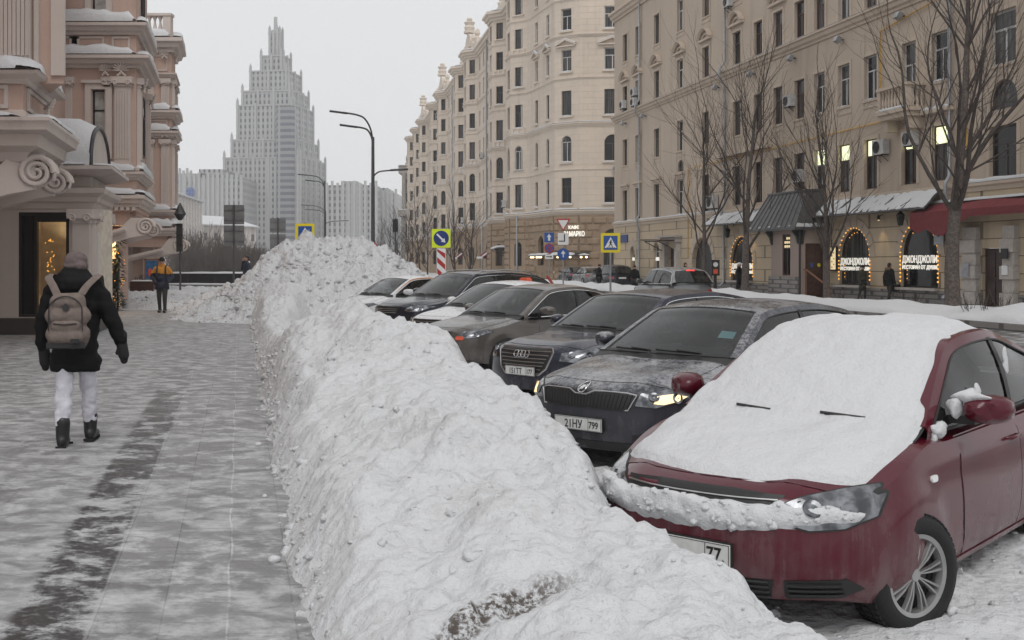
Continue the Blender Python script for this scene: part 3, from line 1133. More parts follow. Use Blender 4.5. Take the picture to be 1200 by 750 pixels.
	# ---- wipers
	for (y0, y1) in ((-.52, .02), (.08, .60)):
		wm = MB()
		def ws(y, k):
			v = max(-1, min(1, y / c.R[0].y)) * .9
			a = c.topsheet(0, v)
			b = c.topsheet(3, v)
			return a.lerp(b, k) + Vector((-.012, 0, .016))
		pts = [ws(lerp(y0, y1, k / 6), .02 + .22 * k / 6 * (1 if not P.get('wipe_up') else 2)) for k in range(7)]
		wm.tube(pts, .010, 6)
		wm.tube([pts[0] + Vector((-.03, 0, -.03)), pts[0] + Vector((-.01, 0, .01)), pts[3] + Vector((-.012, 0, .014))], .008, 5)
		wm.build('wiper', dark, root, 50)
	# ---- the front
	front_end(c, root, bvh, body)
	# ---- the back: lamps and number plate panel
	for sg in (-1, 1):
		tl = MB()
		y0, y1 = sorted((-sg * (c.hw - .36), -sg * (c.hw - .07)))
		decal(tl, rrect(y0, y1, .72, .86, .03), bvh, PI, .008, 0, .02, .04)
		tl.build('tail_lamp', MAT['tail_red'], root, 40)
	if P.get('antenna'):
		an = MB()
		q = c.topsheet(c.t_top + 5 if P['antenna'] == 1 else c.t_rear - 3, 0)
		an.tube([q, q + Vector((.02, 0, .03)), q + Vector((.22, 0, .2 if P['antenna'] == 1 else .06))], [.012, .006, .004], 6)
		an.build('antenna', dark, root, 50)
	return root, c, bvh
def plate(root, bvh, z, y0, y1, txt, tw=.86, parts=None):
	"""white number plate on the bumper with black characters"""
	pm = MB()
	h, nn, _, _ = bvh.ray_cast(Vector((-2, 0, z)), Vector((1, 0, 0)))
	x = h.x - .018
	pm.cbox((x, (y0 + y1) / 2, z), (.012, y1 - y0, .112), 0)
	pm.cbox((x + .008, (y0 + y1) / 2, z), (.012, y1 - y0 + .02, .13), 1)
	for a, b, c_, d in ((y0 + .004, y1 - .004, .0505, .0535), (y0 + .004, y1 - .004, -.0535, -.0505)):
		pm.box(x - .0075, x - .0062, a, b, z + c_, z + d, 1)
	for yy in (y0 + .004, y1 - .007, y0 + .150 if parts is None else parts):
		pm.box(x - .0078, x - .0062, yy, yy + .003, z - .053, z + .053, 1)
	o = pm.build('number_plate', [MAT['plate_white'], MAT['plastic_black']], root)
	for t, yy, zz, sz in txt:
		me = text_mesh(t, sz, .0006, 'LEFT', tw, .0016)
		# lettering reads from ahead of the car: its x runs along -y
		me.transform(Matrix(((0, 0, -1, x - .0075), (-1, 0, 0, yy), (0, 1, 0, zz), (0, 0, 0, 1))))
		me.materials.append(MAT['sign_black'])
		link('lettering', me, o)
	return o
def front_end(c, root, bvh, body):
	P = c.P
	kind = P.get('front', 'plain')
	dark = MAT['plastic_black']
	def part(name, polys, mats, off=.008, thick=.02, step=.035, d=0.0, edge=None):
		m = MB()
		for k, (poly, mi) in enumerate(polys):
			decal(m, poly, bvh, d, off + .004 * k, mi, thick, step, edge)
		return m.build(name, mats, root, 45)
	def bars(name, rows, mat, r=.006):
		m = MB()
		for pts in rows:
			out = []
			for (y, z) in pts:
				h, nn, _, _ = bvh.ray_cast(Vector((-2, y, z)), Vector((1, 0, 0)))
				if h is not None:
					out.append(h + nn * .012)
			if len(out) > 1:
				m.tube(out, r, 5)
		return m.build(name, MAT[mat], root, 50)
	def line(y0, y1, z, n=10):
		return [(lerp(y0, y1, k / n), z) for k in range(n + 1)]
	hz = P['hoodz']                                                            # height of the bonnet's leading edge
	for sg in (-1, 1):
		if kind == 'hero':
			lamp = [(.43, hz - .075), (.45, hz - .14), (.60, hz - .185), (.74, hz - .175), (.83, hz - .13), (.84, hz - .03), (.80, hz + .015), (.68, hz + .0), (.55, hz - .025)]
		elif kind == 'vee':
			lamp = [(.50, hz - .165), (.66, hz - .18), (.80, hz - .13), (.875, hz - .05), (.80, hz - .015), (.66, hz - .03), (.53, hz - .055)]
		elif kind == 'rings':
			lamp = [(.53, hz - .16), (.70, hz - .175), (.83, hz - .13), (.89, hz - .03), (.80, hz - .0), (.66, hz - .025), (.54, hz - .06)]
		else:
			lamp = [(.50, hz - .12), (.60, hz - .15), (.76, hz - .14), (.86, hz - .04), (.80, hz + .0), (.66, hz - .02), (.55, hz - .05)]
		k = c.hw / .90
		lamp = [(sg * y * k, z) for y, z in lamp]
		if sg < 0:
			lamp = lamp[::-1]
		ctr = (sum(p[0] for p in lamp) / len(lamp), sum(p[1] for p in lamp) / len(lamp))
		inner = [(lerp(ctr[0], p[0], .95), lerp(ctr[1], p[1], .92)) for p in lamp]
		m = MB()
		decal(m, lamp, bvh, 0.0, .006, 0, .02, .03)
		o = m.build('headlight', MAT['plastic_black'], root, 45)
		m = MB()
		decal(m, inner, bvh, 0.0, .010, 0, .004, .03)
		m.build('lens', MAT['headlamp_lens'], o, 45)
		for f in (.2, -.34):
			m = MB()
			q = (ctr[0] + f * .25 * k, ctr[1] + .01 * f)
			h, nn, _, _ = bvh.ray_cast(Vector((-2, q[0], q[1])), Vector((1, 0, 0)))
			if h is not None:
				u = nn.orthogonal().normalized()
				w = nn.cross(u)
				m.grid([[h + nn * oo + (u * math.cos(a) + w * math.sin(a)) * rr for a in [2 * PI * j / 16 for j in range(16)]] for rr, oo in ((.05, .012), (.046, .017), (.03, .013), (.012, .012), (.002, .016))], 0, wrap=True)
				m.build('reflector', MAT['headlamp_lens'], o, 50)
		if P.get('lit') and sg in P['lit']:
			m = MB()
			pl = [(lerp(ctr[0], p[0], .45) + sg * .04, lerp(ctr[1], p[1], .5) - .01) for p in lamp]
			decal(m, pl, bvh, 0.0, .016, 0, .004, .03)
			m.build('lit_lamp', MAT['head_glow'], o, 45)
	if kind == 'hero':
		part('grille', [([(-.43, hz - .085), (.43, hz - .085), (.45, hz - .025), (.2, hz - .012), (-.2, hz - .012), (-.45, hz - .025)], 0)], [dark])
		bars('grille_bar', [line(-.43, .43, hz - .045), line(-.43, .43, hz - .075)], 'satin_chrome', .005)
		part('lower_grille', [([(-.40, .235), (.40, .235), (.43, .335), (-.43, .335)], 0)], [dark], .006)
		bars('lower_grille_bar', [line(-.40, .40, z) for z in (.25, .275, .30, .325)], 'interior_black', .007)
		for sg in (-1, 1):
			poly = [(sg * .46, .245), (sg * .67, .25), (sg * .745, .285), (sg * .70, .345), (sg * .47, .335)]
			part('fog_grille', [(poly if sg > 0 else poly[::-1], 0)], [dark], .008)
			bars('fog_grille_bar', [line(sg * .48, sg * .68, z) for z in (.268, .292, .316)], 'plastic_black', .009)
	elif kind == 'vee':
		g = [(-.52, hz - .075), (-.46, hz - .20), (.46, hz - .20), (.52, hz - .075), (.44, hz - .058), (.14, hz - .052), (.06, hz - .085), (-.06, hz - .085), (-.14, hz - .052), (-.44, hz - .058)]
		part('grille', [(g, 0)], [dark])
		bars('grille_surround', [[(y, z) for y, z in g] + [g[0]]], 'satin_chrome', .008)
		bars('grille_bar', [[(y, hz - .075 - (.0 if abs(y) > .1 else .012)), (y * .93, hz - .19)] for y in [(-.48 + .96 * k / 26) for k in range(27)] if abs(y) > .0], 'interior_black', .007)
		for sg in (-1, 1):
			poly = [(sg * .50, .30), (sg * .74, .33), (sg * .74, .40), (sg * .50, .38)]
			part('fog_grille', [(poly if sg > 0 else poly[::-1], 0)], [dark], .006)
		part('lower_grille', [([(-.46, .215), (.46, .215), (.50, .31), (-.50, .31)], 0)], [dark], .006)
		badge(c, root, bvh, hz - .028, 'wing')
	elif kind == 'rings':
		g = [(-.30, hz - .34), (.30, hz - .34), (.40, hz - .26), (.47, hz - .06), (.43, hz - .015), (-.43, hz - .015), (-.47, hz - .06), (-.40, hz - .26)]
		part('grille', [(g, 0)], [dark])
		bars('grille_surround', [g + [g[0]]], 'satin_chrome', .012)
		bars('grille_bar', [line(-lerp(.30, .44, k / 6), lerp(.30, .44, k / 6), lerp(hz - .32, hz - .05, k / 6)) for k in range(7)], 'satin_chrome', .0075)
		for sg in (-1, 1):
			poly = [(sg * .48, .28), (sg * .76, .31), (sg * .78, .42), (sg * .52, .37)]
			part('fog_grille', [(poly if sg > 0 else poly[::-1], 0)], [dark], .006)
		badge(c, root, bvh, hz - .085, 'rings')
	else:
		g = [(-.34, hz - .20), (.34, hz - .20), (.42, hz - .04), (-.42, hz - .04)]
		part('grille', [(g, 0)], [dark])
		bars('grille_bar', [line(-.36, .36, z) for z in (hz - .17, hz - .13, hz - .09)], 'satin_chrome', .007)
		part('lower_grille', [([(-.5, .22), (.5, .22), (.54, .34), (-.54, .34)], 0)], [dark], .006)
def badge(c, root, bvh, z, kind):
	m = MB()
	def on(y, zz, o=.02):
		h, nn, _, _ = bvh.ray_cast(Vector((-2, y, zz)), Vector((1, 0, 0)))
		return h + Vector((-1, 0, .1)) * o
	if kind == 'rings':
		for k in range(4):
			cy = (k - 1.5) * .062
			m.tube([on(cy + .041 * math.cos(a), z + .041 * math.sin(a), .02 + .003 * (k % 2)) for a in [2 * PI * j / 20 for j in range(21)]], .0065, 6)
	else:
		m.tube([on(.043 * math.cos(a), z + .043 * math.sin(a)) for a in [2 * PI * j / 22 for j in range(23)]], .006, 6)
		m.tube([on(.03, z - .018), on(-.005, z - .012), on(-.03, z + .018)], .006, 5)
		for k in range(3):
			m.tube([on(.026 - .012 * k, z - .008), on(.012 - .01 * k, z + .016)], .004, 5)
	m.build('badge', MAT['chrome'], root, 60)
m_, nt_, b_ = new_mat('headlamp_lens')
q_ = NT(nt_)
q_.put(b_.inputs['Base Color'], q_.mix(q_.ramp(q_.noise(q_.coord(), 9.0, 3), .35, .65), (.04, .043, .05), (.26, .27, .29)))
b_.inputs['Metallic'].default_value = .7
b_.inputs['Roughness'].default_value = .18
b_.inputs['Coat Weight'].default_value = 1.0
def sedan(L, W, H, **k):
	hz = k.pop('hoodz', .76)
	fo = k.pop('fo', .86)
	wb = k.pop('wb', 2.65)
	xa = k.pop('xa', 1.33)
	za = k.pop('za', .96)
	zc = k.pop('zc', 1.04)
	xc = k.pop('xc', L - .38)
	P = dict(L=L, W=W, H=H, hoodz=hz, fo=fo, wb=wb, xa=xa, za=za, zc=zc, xc=xc, wr=.32, rim=.21, hood0=.19,
			xt=xa + .78, yt=W * .35, xr=xc - .85, zr=H - .13, bp=[xa + 1.32], front='plain', paint='paint_taupe')
	P.update(k)
	tail = P.get('tailz', zc - .04)
	P['top'] = [(0, hz - .03), (.10, hz + .02), (.35, hz + .07), (xa - .45, za - .07), (xa - .1, za - .02), (xa + .2, za - .03), (xc - .3, zc - .06), (xc, zc - .015), (L - .12, tail), (L, tail - .04)]
	P['nose'] = k.get('nose', [(.18, .09), (.28, .03), (.42, .0), (.55, .012), (hz - .10, .03), (hz - .02, .07), (hz + .06, .15)])
	return P
def snow_on(root, bvh, axis, rect, step, thick, name='snow_cover', smooth=3, mat='clean_snow'):
	"""snow lying on a car: surface found along the axis, grown by thick(u, v, point, normal); nothing where that is not positive"""
	u0, u1, v0, v1 = rect
	nu, nv = int((u1 - u0) / step), int((v1 - v0) / step)
	base, th, nor = {}, {}, {}
	for i in range(nu + 1):
		for j in range(nv + 1):
			u, v = u0 + i * step, v0 + j * step
			if axis == 'top':
				h, n = None, None
				for du, dv in ((0, 0), (.02, 0), (-.02, 0), (.04, 0), (-.04, 0), (0, .015), (0, -.015)):
					h2, n2, _, _ = bvh.ray_cast(Vector((u + du, v + dv, 3)), Vector((0, 0, -1)))
					if h2 is not None and (h is None or h2.z > h.z + .06):
						h, n = Vector((u, v, h2.z - (0 if h is None else .01))), n2
				d = Vector((0, 0, 1))
			else:
				h, n, _, _ = bvh.ray_cast(Vector((-3, u, v)), Vector((1, 0, 0)))
				d = Vector((-1, 0, 0))
			if h is None:
				continue
			if n.dot(d) < 0:
				n = -n
			t = thick(u, v, h, n)
			if t is None:
				continue
			base[i, j], th[i, j] = h, t
			nor[i, j] = (n * .6 + Vector((0, 0, .5)) + d * .3).normalized()
	for _ in range(smooth):
		t2 = dict(th)
		for (i, j) in th:
			nb = [th[k] for k in ((i + 1, j), (i - 1, j), (i, j + 1), (i, j - 1)) if k in th]
			t2[i, j] = .5 * th[i, j] + .5 * sum(nb) / max(1, len(nb))
		th = t2
	V, idx, Fs = [], {}, []
	def vid(k):
		if k not in idx:
			idx[k] = len(V)
			V.append(base[k] + nor[k] * max(th[k], -.03))
		return idx[k]
	for (i, j) in th:
		q = [(i, j), (i + 1, j), (i + 1, j + 1), (i, j + 1)]
		if all(k in th for k in q) and any(th[k] > 0 for k in q):
			if max((base[q[a]] - base[q[(a + 1) % 4]]).length for a in range(4)) > .3:
				continue
			Fs.append(tuple(vid(k) for k in (q if axis == 'top' else q[::-1])))
	ec = {}
	for f in Fs:
		for a in range(4):
			e = (min(f[a], f[(a + 1) % 4]), max(f[a], f[(a + 1) % 4]))
			ec[e] = ec.get(e, 0) + 1
	nbr = {}
	for (a, b), n_ in ec.items():
		if n_ == 1:
			nbr.setdefault(a, []).append(b)
			nbr.setdefault(b, []).append(a)
	for _ in range(5):                                                         # an even, thawed edge
		V2 = list(V)
		for a, ns in nbr.items():
			V2[a] = V[a] * .4 + sum((V[b] for b in ns), Vector()) * (.6 / len(ns))
		V = V2
	me = bpy.data.meshes.new(name)
	me.from_pydata(V, [], Fs)
	me.materials.append(MAT[mat])
	finish(me, 180)
	o = link(name, me, root)
	return o
def car_bvh(root, names=('body', 'roof', 'windscreen', 'rear_window', 'screen_border')):
	V, Fs = [], []
	for o in root.children:
		if o.name.split('.')[0] in names:
			b = len(V)
			V += [v.co.copy() for v in o.data.vertices]
			Fs += [tuple(b + i for i in p.vertices) for p in o.data.polygons]
	return BVHTree.FromPolygons(V, Fs)
# ------------------------------------------------------------------ the row of parked cars
red_P = sedan(4.39, 1.70, 1.467, fo=.83, wb=2.55, xa=1.20, za=.98, zc=1.04, hoodz=.755, front='hero', paint='paint_red', wr=.305, rim=.205, wheel='cap',
			antenna=2, repeater=True, bodysill=True, steer=-.34, bow=.27)
red, red_c, red_bvh = build_car('parked_car', 'dark red sedan blanketed in snow, nearest of the parked cars', 'car', (0.87, 5.55, .86), red_P)
plate(red, red_bvh, .44, -.26, .26, [('77.', -.13, .407, .098)], parts=-.125)
sk_P = sedan(4.67, 1.814, 1.46, fo=.89, wb=2.69, xa=1.36, za=.98, zc=1.05, hoodz=.79, front='vee', paint='paint_slate', xr=4.0, xc=4.42, lit=(1, -1), bow=.24)
sk, sk_c, sk_bvh = build_car('parked_car', 'slate grey frosted car with a slatted grille, directly behind the snow covered red one', 'car', (.59, 9.75, .84), sk_P)
plate(sk, sk_bvh, .45, -.26, .26, [('21НУ', .145, .412, .098), ('799', -.122, .42, .082)], parts=-.118)
RAIL = [(q.x, q.y) for q in red_c.R[::2]]
def red_snow(x, y, h, n):
	"""bonnet, screen and the front of the roof lie under a smooth blanket with a lobed edge"""
	nz = fbm(x * 3.2, y * 3.2, 4.0, 3)
	f0 = .20 + .42 * abs(y / .8)**2.3 + .035 * nz
	hood = x < 1.0
	yr = lerp(.66, .70, smooth01((x - .3) / .8)) if hood else (.66 if x < 1.35 else lerp(.60, .50, smooth01((x - 1.35) / .6)))
	if x > 2.05:
		yr = .535
	near = yr + .022 * fbm(x * 3.2, 7.3 + y, 1.0, 2) + (.06 if 1.0 < x < 2.1 else .03)
	if x > red_P['xa'] + .08:
		near = min(near, interp(x, RAIL) * .975)
	d = min(x - f0, near - abs(y), 3.15 + .2 * nz - x)
	bare = mnoise.noise(Vector((x * 1.9 + 3.1, y * 2.6, 8.0)))
	t = .045 + .016 * nz + .006 * fbm(x * 11, y * 11, 2.0, 2)
	if x > 2.35:
		t = min(t, .05 - .13 * max(0, bare + .05) - .03 * smooth01((x - 2.5) / .5))
	return t * smooth01(d / .07 + .12) if d > 0 else max(-.03, d * .6)
def red_front(y, z, h, n):
	"""the ploughed clods left on the bumper and over the near headlamp"""
	k = fbm(y * 7, z * 7, 3.0, 3)
	top = .70 - .02 * abs(y) + .012 * k
	lo = lerp(.60, .555, smooth01((y + .7) / .5)) + .032 * k + .012 * mnoise.noise(Vector((y * 24, 3, 1)))
	if y < -.42:
		lo = .59 + .025 * k
		top = .715 - .35 * max(0, -y - .52) + .03 * k
	d = min(top - z, z - lo, y + .73 + .05 * k, .80 - y)
	t = (.045 + .045 * k + .022 * mnoise.noise(Vector((y * 21, z * 21, 1))) + .02 * abs(mnoise.noise(Vector((y * 9, z * 12, 4)))))
	if y < -.42:
		t = t * .5 + .022
	t *= .55 + .75 * smooth01(.5 + 1.3 * fbm(y * 2.6, z * 3, 6.0, 3))
	return t * smooth01(d / .03 + .1) if d > 0 else max(-.03, d * .8)
rb = car_bvh(red)
snow_on(red, rb, 'top', (.12, 3.3, -.8, .8), .0125, red_snow, smooth=6)
snow_on(red, rb, 'front', (-.84, .84, .50, .78), .013, red_front, smooth=2)
rg = random.Random(5)
m = MB()
for k in range(170):
	y, z = rg.uniform(-.74, .76), rg.uniform(.57, .70)
	h, n, _, _ = rb.ray_cast(Vector((-3, y, z)), Vector((1, 0, 0)))
	if h is None:
		continue
	t = red_front(y, z, h, n)
	if t is None or t < .015:
		continue
	r = .007 + .026 * rg.random()**3
	n = n if n.x < 0 else -n
	chunk(m, h + (n * .6 + Vector((-.3, 0, .5))).normalized() * (t * .9 - r * .3), r, rg)
o = m.build('snow_clods', MAT['clean_snow'], red, 180)
o['kind'] = 'stuff'
def lump(parent, pts, seed, name='snow_lump'):
	m = MB()
	for p, r in pts:
		m.ellipsoid(p, r, n=14, k=9)
	m.v = [tuple(Vector(v) + Vector((mnoise.noise(Vector(v) * 16 + Vector((seed, 0, 0))), mnoise.noise(Vector(v) * 16 + Vector((0, seed, 0))), mnoise.noise(Vector(v) * 16))) * .026) for v in m.v]
	return m.build(name, MAT['clean_snow'], parent, 180)
# snow caught on the near mirror, below it and on the side glass of the red car
mx, mz = red_P['xa'] + .36, red_P['za'] + .045
my = -red_c.belt(mx)[0]
lump(red, [((mx - .04, my - .10, mz + .10), (.06, .11, .03)), ((mx - .06, my - .02, mz + .03), (.05, .05, .06))], 1.0)
lump(red, [((mx - .22, my + .02, mz - .08), (.08, .035, .05)), ((mx - .27, my + .03, mz - .14), (.05, .025, .06)), ((mx - .14, my + .02, mz - .06), (.05, .03, .03))], 2.0)
for x0, k0, k1, sd in ((1.95, .55, .98, 3.0), (2.62, .25, .62, 4.0)):
	q0, q1 = red_c.side_at(x0 - .05, k0, -1, .008), red_c.side_at(x0 + .12, k1, -1, .008)
	lump(red, [(q0.lerp(q1, .5), (.03, .011, .10))], sd)
au_P = sedan(4.9, 1.874, 1.455, fo=.93, wb=2.91, xa=1.45, za=.95, zc=1.05, hoodz=.775, front='rings', paint='paint_navy', bow=.22, chrome=True, xr=4.15, xc=4.7, wr=.335, rim=.235)
au, au_c, au_bvh = build_car('parked_car', 'dark navy car with a chrome barred grille and four ring badge', 'car', (.11, 14.2, .78), au_P)
plate(au, au_bvh, .475, -.26, .26, [('151ТТ', .19, .437, .098), ('177', -.122, .445, .082)], parts=-.118)
gr_P = sedan(4.6, 1.80, 1.45, fo=.9, wb=2.7, xa=1.38, za=.95, zc=1.03, hoodz=.75, paint='paint_taupe', chrome=True, wheel='five', cpil=8, xr=3.55, xc=4.35)
gr, gr_c, gr_bvh = build_car('parked_car', 'grey brown car with a bright chrome window line between the navy and the white car', 'car', (-1.36, 18.5, .75), gr_P)
m = MB()
decal(m, rrect(-.62, -.50, .58, .64, .02), gr_bvh, 0, .012, 0, .01, .03)
m.build('turn_signal', MAT['orange_red'], gr)
wh_P = sedan(4.5, 1.78, 1.45, xa=1.32, za=.96, hoodz=.76, paint='paint_white')
wh, wh_c, wh_bvh = build_car('parked_car', 'white car with frost on its bonnet, half hidden behind the grey brown one', 'car', (-1.78, 22.1, .79), wh_P)
su_P = sedan(4.8, 1.90, 1.64, fo=.9, wb=2.78, xa=1.35, za=1.08, zc=1.16, hoodz=.90, paint='paint_black', xr=4.15, xc=4.72, wr=.36, rim=.235, bp=[2.6, 3.62], cpil=6, chrome=True, zr=1.50)
su_P['nose'] = [(.2, .09), (.3, .03), (.5, .0), (.70, .01), (.82, .03), (.90, .07), (.98, .15)]
su, su_c, su_bvh = build_car('parked_car', 'tall black estate car with a red tail lamp behind the white car', 'car', (-2.85, 24.9, .74), su_P)
m = MB()
for sg in (-1,):
	rows = []
	for k in range(9):
		z = lerp(1.02, 1.52, k / 8)
		i = su_c.t_rear
		q0, q1 = Vector((4.74 - (z - 1.0) * .75, sg * .84 + (z - 1) * .22, z)), Vector((4.62 - (z - 1.0) * .75, sg * .90 + (z - 1) * .22, z))
		rows.append([q0 + Vector((.03, 0, 0)), q0 + Vector((.05, sg * .02, 0)), q1 + Vector((.02, sg * .03, 0)), q1 + Vector((0, sg * .02, 0))])
	m.grid(rows)
m.build('tail_lamp', MAT['tail_red'], su, 50)
rr = MB()
for sg in (-1, 1):
	rr.tube([su_c.topsheet(i, sg * .93) + Vector((0, 0, .05 if su_c.t_top + 2 < i < su_c.t_rear - 2 else .01)) for i in range(su_c.t_top, su_c.t_rear + 1)], .016, 6)
rr.build('roof_rails', MAT['satin_chrome'], su, 60)
ta_P = sedan(4.4, 1.75, 1.46, xa=1.22, za=.97, hoodz=.77, paint='paint_white')
ta, ta_c, ta_bvh = build_car('parked_car', 'white car with orange roof edges, last in the row before the snow heap', 'car', (-4.64, 29.7, .77), ta_P)
m = MB()
for sg in (-1, 1):
	m.grid([[ta_c.side(i, w, sg, .012) for w in (.0, .055)] for i in range(4, len(ta_c.R) - 6)])
m.build('orange_band', MAT['taxi_orange'], ta, 40)
# an orange plastic lamp standing on the roof of the white car
m = MB()
q = wh_c.topsheet(wh_c.t_rear - 6, 0)
m.grid([[(q.x + dx * k, dy * k, q.z + z) for dx, dy in ((-.08, -.11), (.08, -.11), (.08, .11), (-.08, .11))] for z, k in ((-.01, 1), (.04, 1), (.08, .72))], 0, True)
m.poly([(q.x + dx * .72, dy * .72, q.z + .08) for dx, dy in ((-.08, -.11), (.08, -.11), (.08, .11), (-.08, .11))])
m.build('roof_lamp', MAT['orange_red'], wh)
# parking permit inside the slate car's screen
m = MB()
a_, b_ = sk_c.topsheet(9, -.80, -.02), sk_c.topsheet(9, -.60, -.02)
c_, d_ = sk_c.topsheet(12, -.60, -.02), sk_c.topsheet(12, -.80, -.02)
m.poly([a_, b_, c_, d_])
m.build('permit_sticker', MAT['sticker_blue'], sk)
# ---- traffic farther up the street, seen from behind
up_th = math.atan2(-1, SLOPE) + PI                    # tail towards the camera: nose points up the street
def street_car(name, label, px, Y, P, tail_glow=False, group='cars driving up the street'):
	th = math.atan2(-1, SLOPE)
	x = (px - CX) / F * Y
	# origin is the nose; the car's +x (tail) points back to the camera
	nose = Vector((x, Y)) - Vector((math.cos(th), math.sin(th))) * P['L'] * .9
	root, c, bvh = build_car(name, label, 'car', (nose.x, nose.y, th), P, group)
	m = MB()
	h, nn, _, _ = bvh.ray_cast(Vector((P['L'] + 3, 0, .8)), Vector((-1, 0, 0)))
	if h is not None:
		m.cbox((h.x + .012, 0, .78), (.015, .52, .112))
		m.build('number_plate', MAT['plate_white'], root)
	if tail_glow:
		m = MB()
		q = c.topsheet(c.t_rear, 0)
		m.cbox((q.x + .08, 0, q.z - .03), (.03, .30, .045))
		m.build('brake_lamp', MAT['brake_glow'], root)
	return root
SUVP = lambda paint, **k: sedan(4.45, 1.82, 1.66, xa=1.2, za=1.06, zc=1.12, hoodz=.9, paint=paint, xr=3.95, xc=4.38, zr=1.53, cpil=5, wr=.35, rim=.225, **k)
street_car('suv', 'silver grey hatchback with its high red brake lamp lit, driving off up the street', 808, 40, SUVP('paint_silver', chrome=True), True)
street_car('suv', 'dark boxy off-roader farther up the street in front of the cafe corner', 727, 74, SUVP('paint_black'))
street_car('car', 'small dark car waiting beside the cafe wall, left of the off-roader', 678, 92, sedan(4.2, 1.72, 1.46, paint='paint_black'))
street_car('car', 'pale saloon just left of the off-roader in the side street mouth', 697, 86, sedan(4.3, 1.74, 1.46, paint='paint_silver'))
street_car('car', 'dark saloon with snow on its roof showing behind the end of the snow heap', 479, 40, sedan(4.5, 1.78, 1.47, paint='paint_black'))
# ------------------------------------------------------------------ ground, pavement, road
def sheet(name, x0, x1, y0, y1, z, mat, nx=1, ny=1, fn=None):
	m = MB()
	m.grid([[(lerp(x0, x1, i / nx) - (SLOPE * lerp(y0, y1, j / ny) if fn else 0), lerp(y0, y1, j / ny), z) for i in range(nx + 1)] for j in range(ny + 1)])
	return structure(m.build(name, MAT[mat]))
sheet('ground', -2500, 2500, -300, 3200, ROAD - .10, 'field_snow')
sheet('road', -.2, 21.2, -12, 420, ROAD, 'slushy_road', fn=1)
# the pavement is a real slab with a granite edge
m = MB()
for y0, y1 in ((-8, 68),):
	q = [(-14 - SLOPE * y0, y0), (.75 - SLOPE * y0, y0), (.75 - SLOPE * y1, y1), (-14 - SLOPE * y1, y1)]
	m.add([(x, y, 0) for x, y in q] + [(x, y, -.4) for x, y in q], [(0, 1, 2, 3), (1, 5, 6, 2), (0, 4, 5, 1), (3, 2, 6, 7)])
structure(m.build('pavement', MAT['snowy_paving']))
# far pavement in front of the restaurant: a bank of clean snow on a stone kerb
def lawn_h(x, y):
	return .06 + .10 * fbm(x * .35, y * .35, 2.0, 4) + .03 * fbm(x * 1.7, y * 1.7, 5.0, 3)
m = MB()
rows = []
for j in range(101):
	y = 20 + 62 * (j / 100)**1.15
	row = []
	for i in range(34):
		c = 20.9 + 5.6 * (i / 33)**1.3
		x = c - SLOPE * y
		row.append((x, y, (lawn_h(x, y) + (.34 + .16 * fbm(y * .5, 4.0, 2.0, 3)) * math.exp(-((c - 21.75) / .6)**2)) * smooth01(i / 2) + (-.02 if i else -.06)))
	rows.append(row)
m.grid(rows)
structure(m.build('snowy_verge', MAT['clean_snow'], None, 180))
m = MB()
m.add([(20.72 - SLOPE * y, y, z) for y in (18, 84) for z in (ROAD - .05, -.02)] + [(20.92 - SLOPE * y, y, z) for y in (18, 84) for z in (-.02, ROAD - .05)],
	[(0, 2, 3, 1), (1, 3, 6, 4), (4, 6, 7, 5), (0, 1, 4, 5)])
structure(m.build('kerb', MAT['granite']))
# ------------------------------------------------------------------ the ploughed bank along the kerb and the high heap behind it
RIDGE = [(2.4, .40), (4.2, .41), (5.0, .47), (6.0, .54), (7.5, .58), (8.5, .66), (10, .74), (12, .88), (14, 1.10), (15.0, 1.12), (16.2, .92), (17.5, .66), (22, .58), (26, .66), (30, 1.0), (40, 1.1)]
RIGHT = [(2.4, 2.42), (4.2, 2.45), (4.9, 2.38), (5.6, 2.28), (6.3, 2.45), (7, 2.55), (8.5, 2.74), (10, 2.84), (12, 2.85), (14.5, 2.4), (16.5, 1.75), (18, 1.55), (24, 1.45), (30, 2.3), (42, 4.5)]
def clods(x, y, s, seed):
	"""rounded lumps thrown by the plough"""
	d, p = mnoise.voronoi(Vector((x * s, y * s, seed)))
	k = mnoise.cell(p[0] * 3.1 + Vector((seed, 0, 0)))
	q = max(0.0, 1 - (d[0] / (.46 + .2 * k))**2)
	return q * (2 - q) * .8 * (.3 + .7 * abs(k))
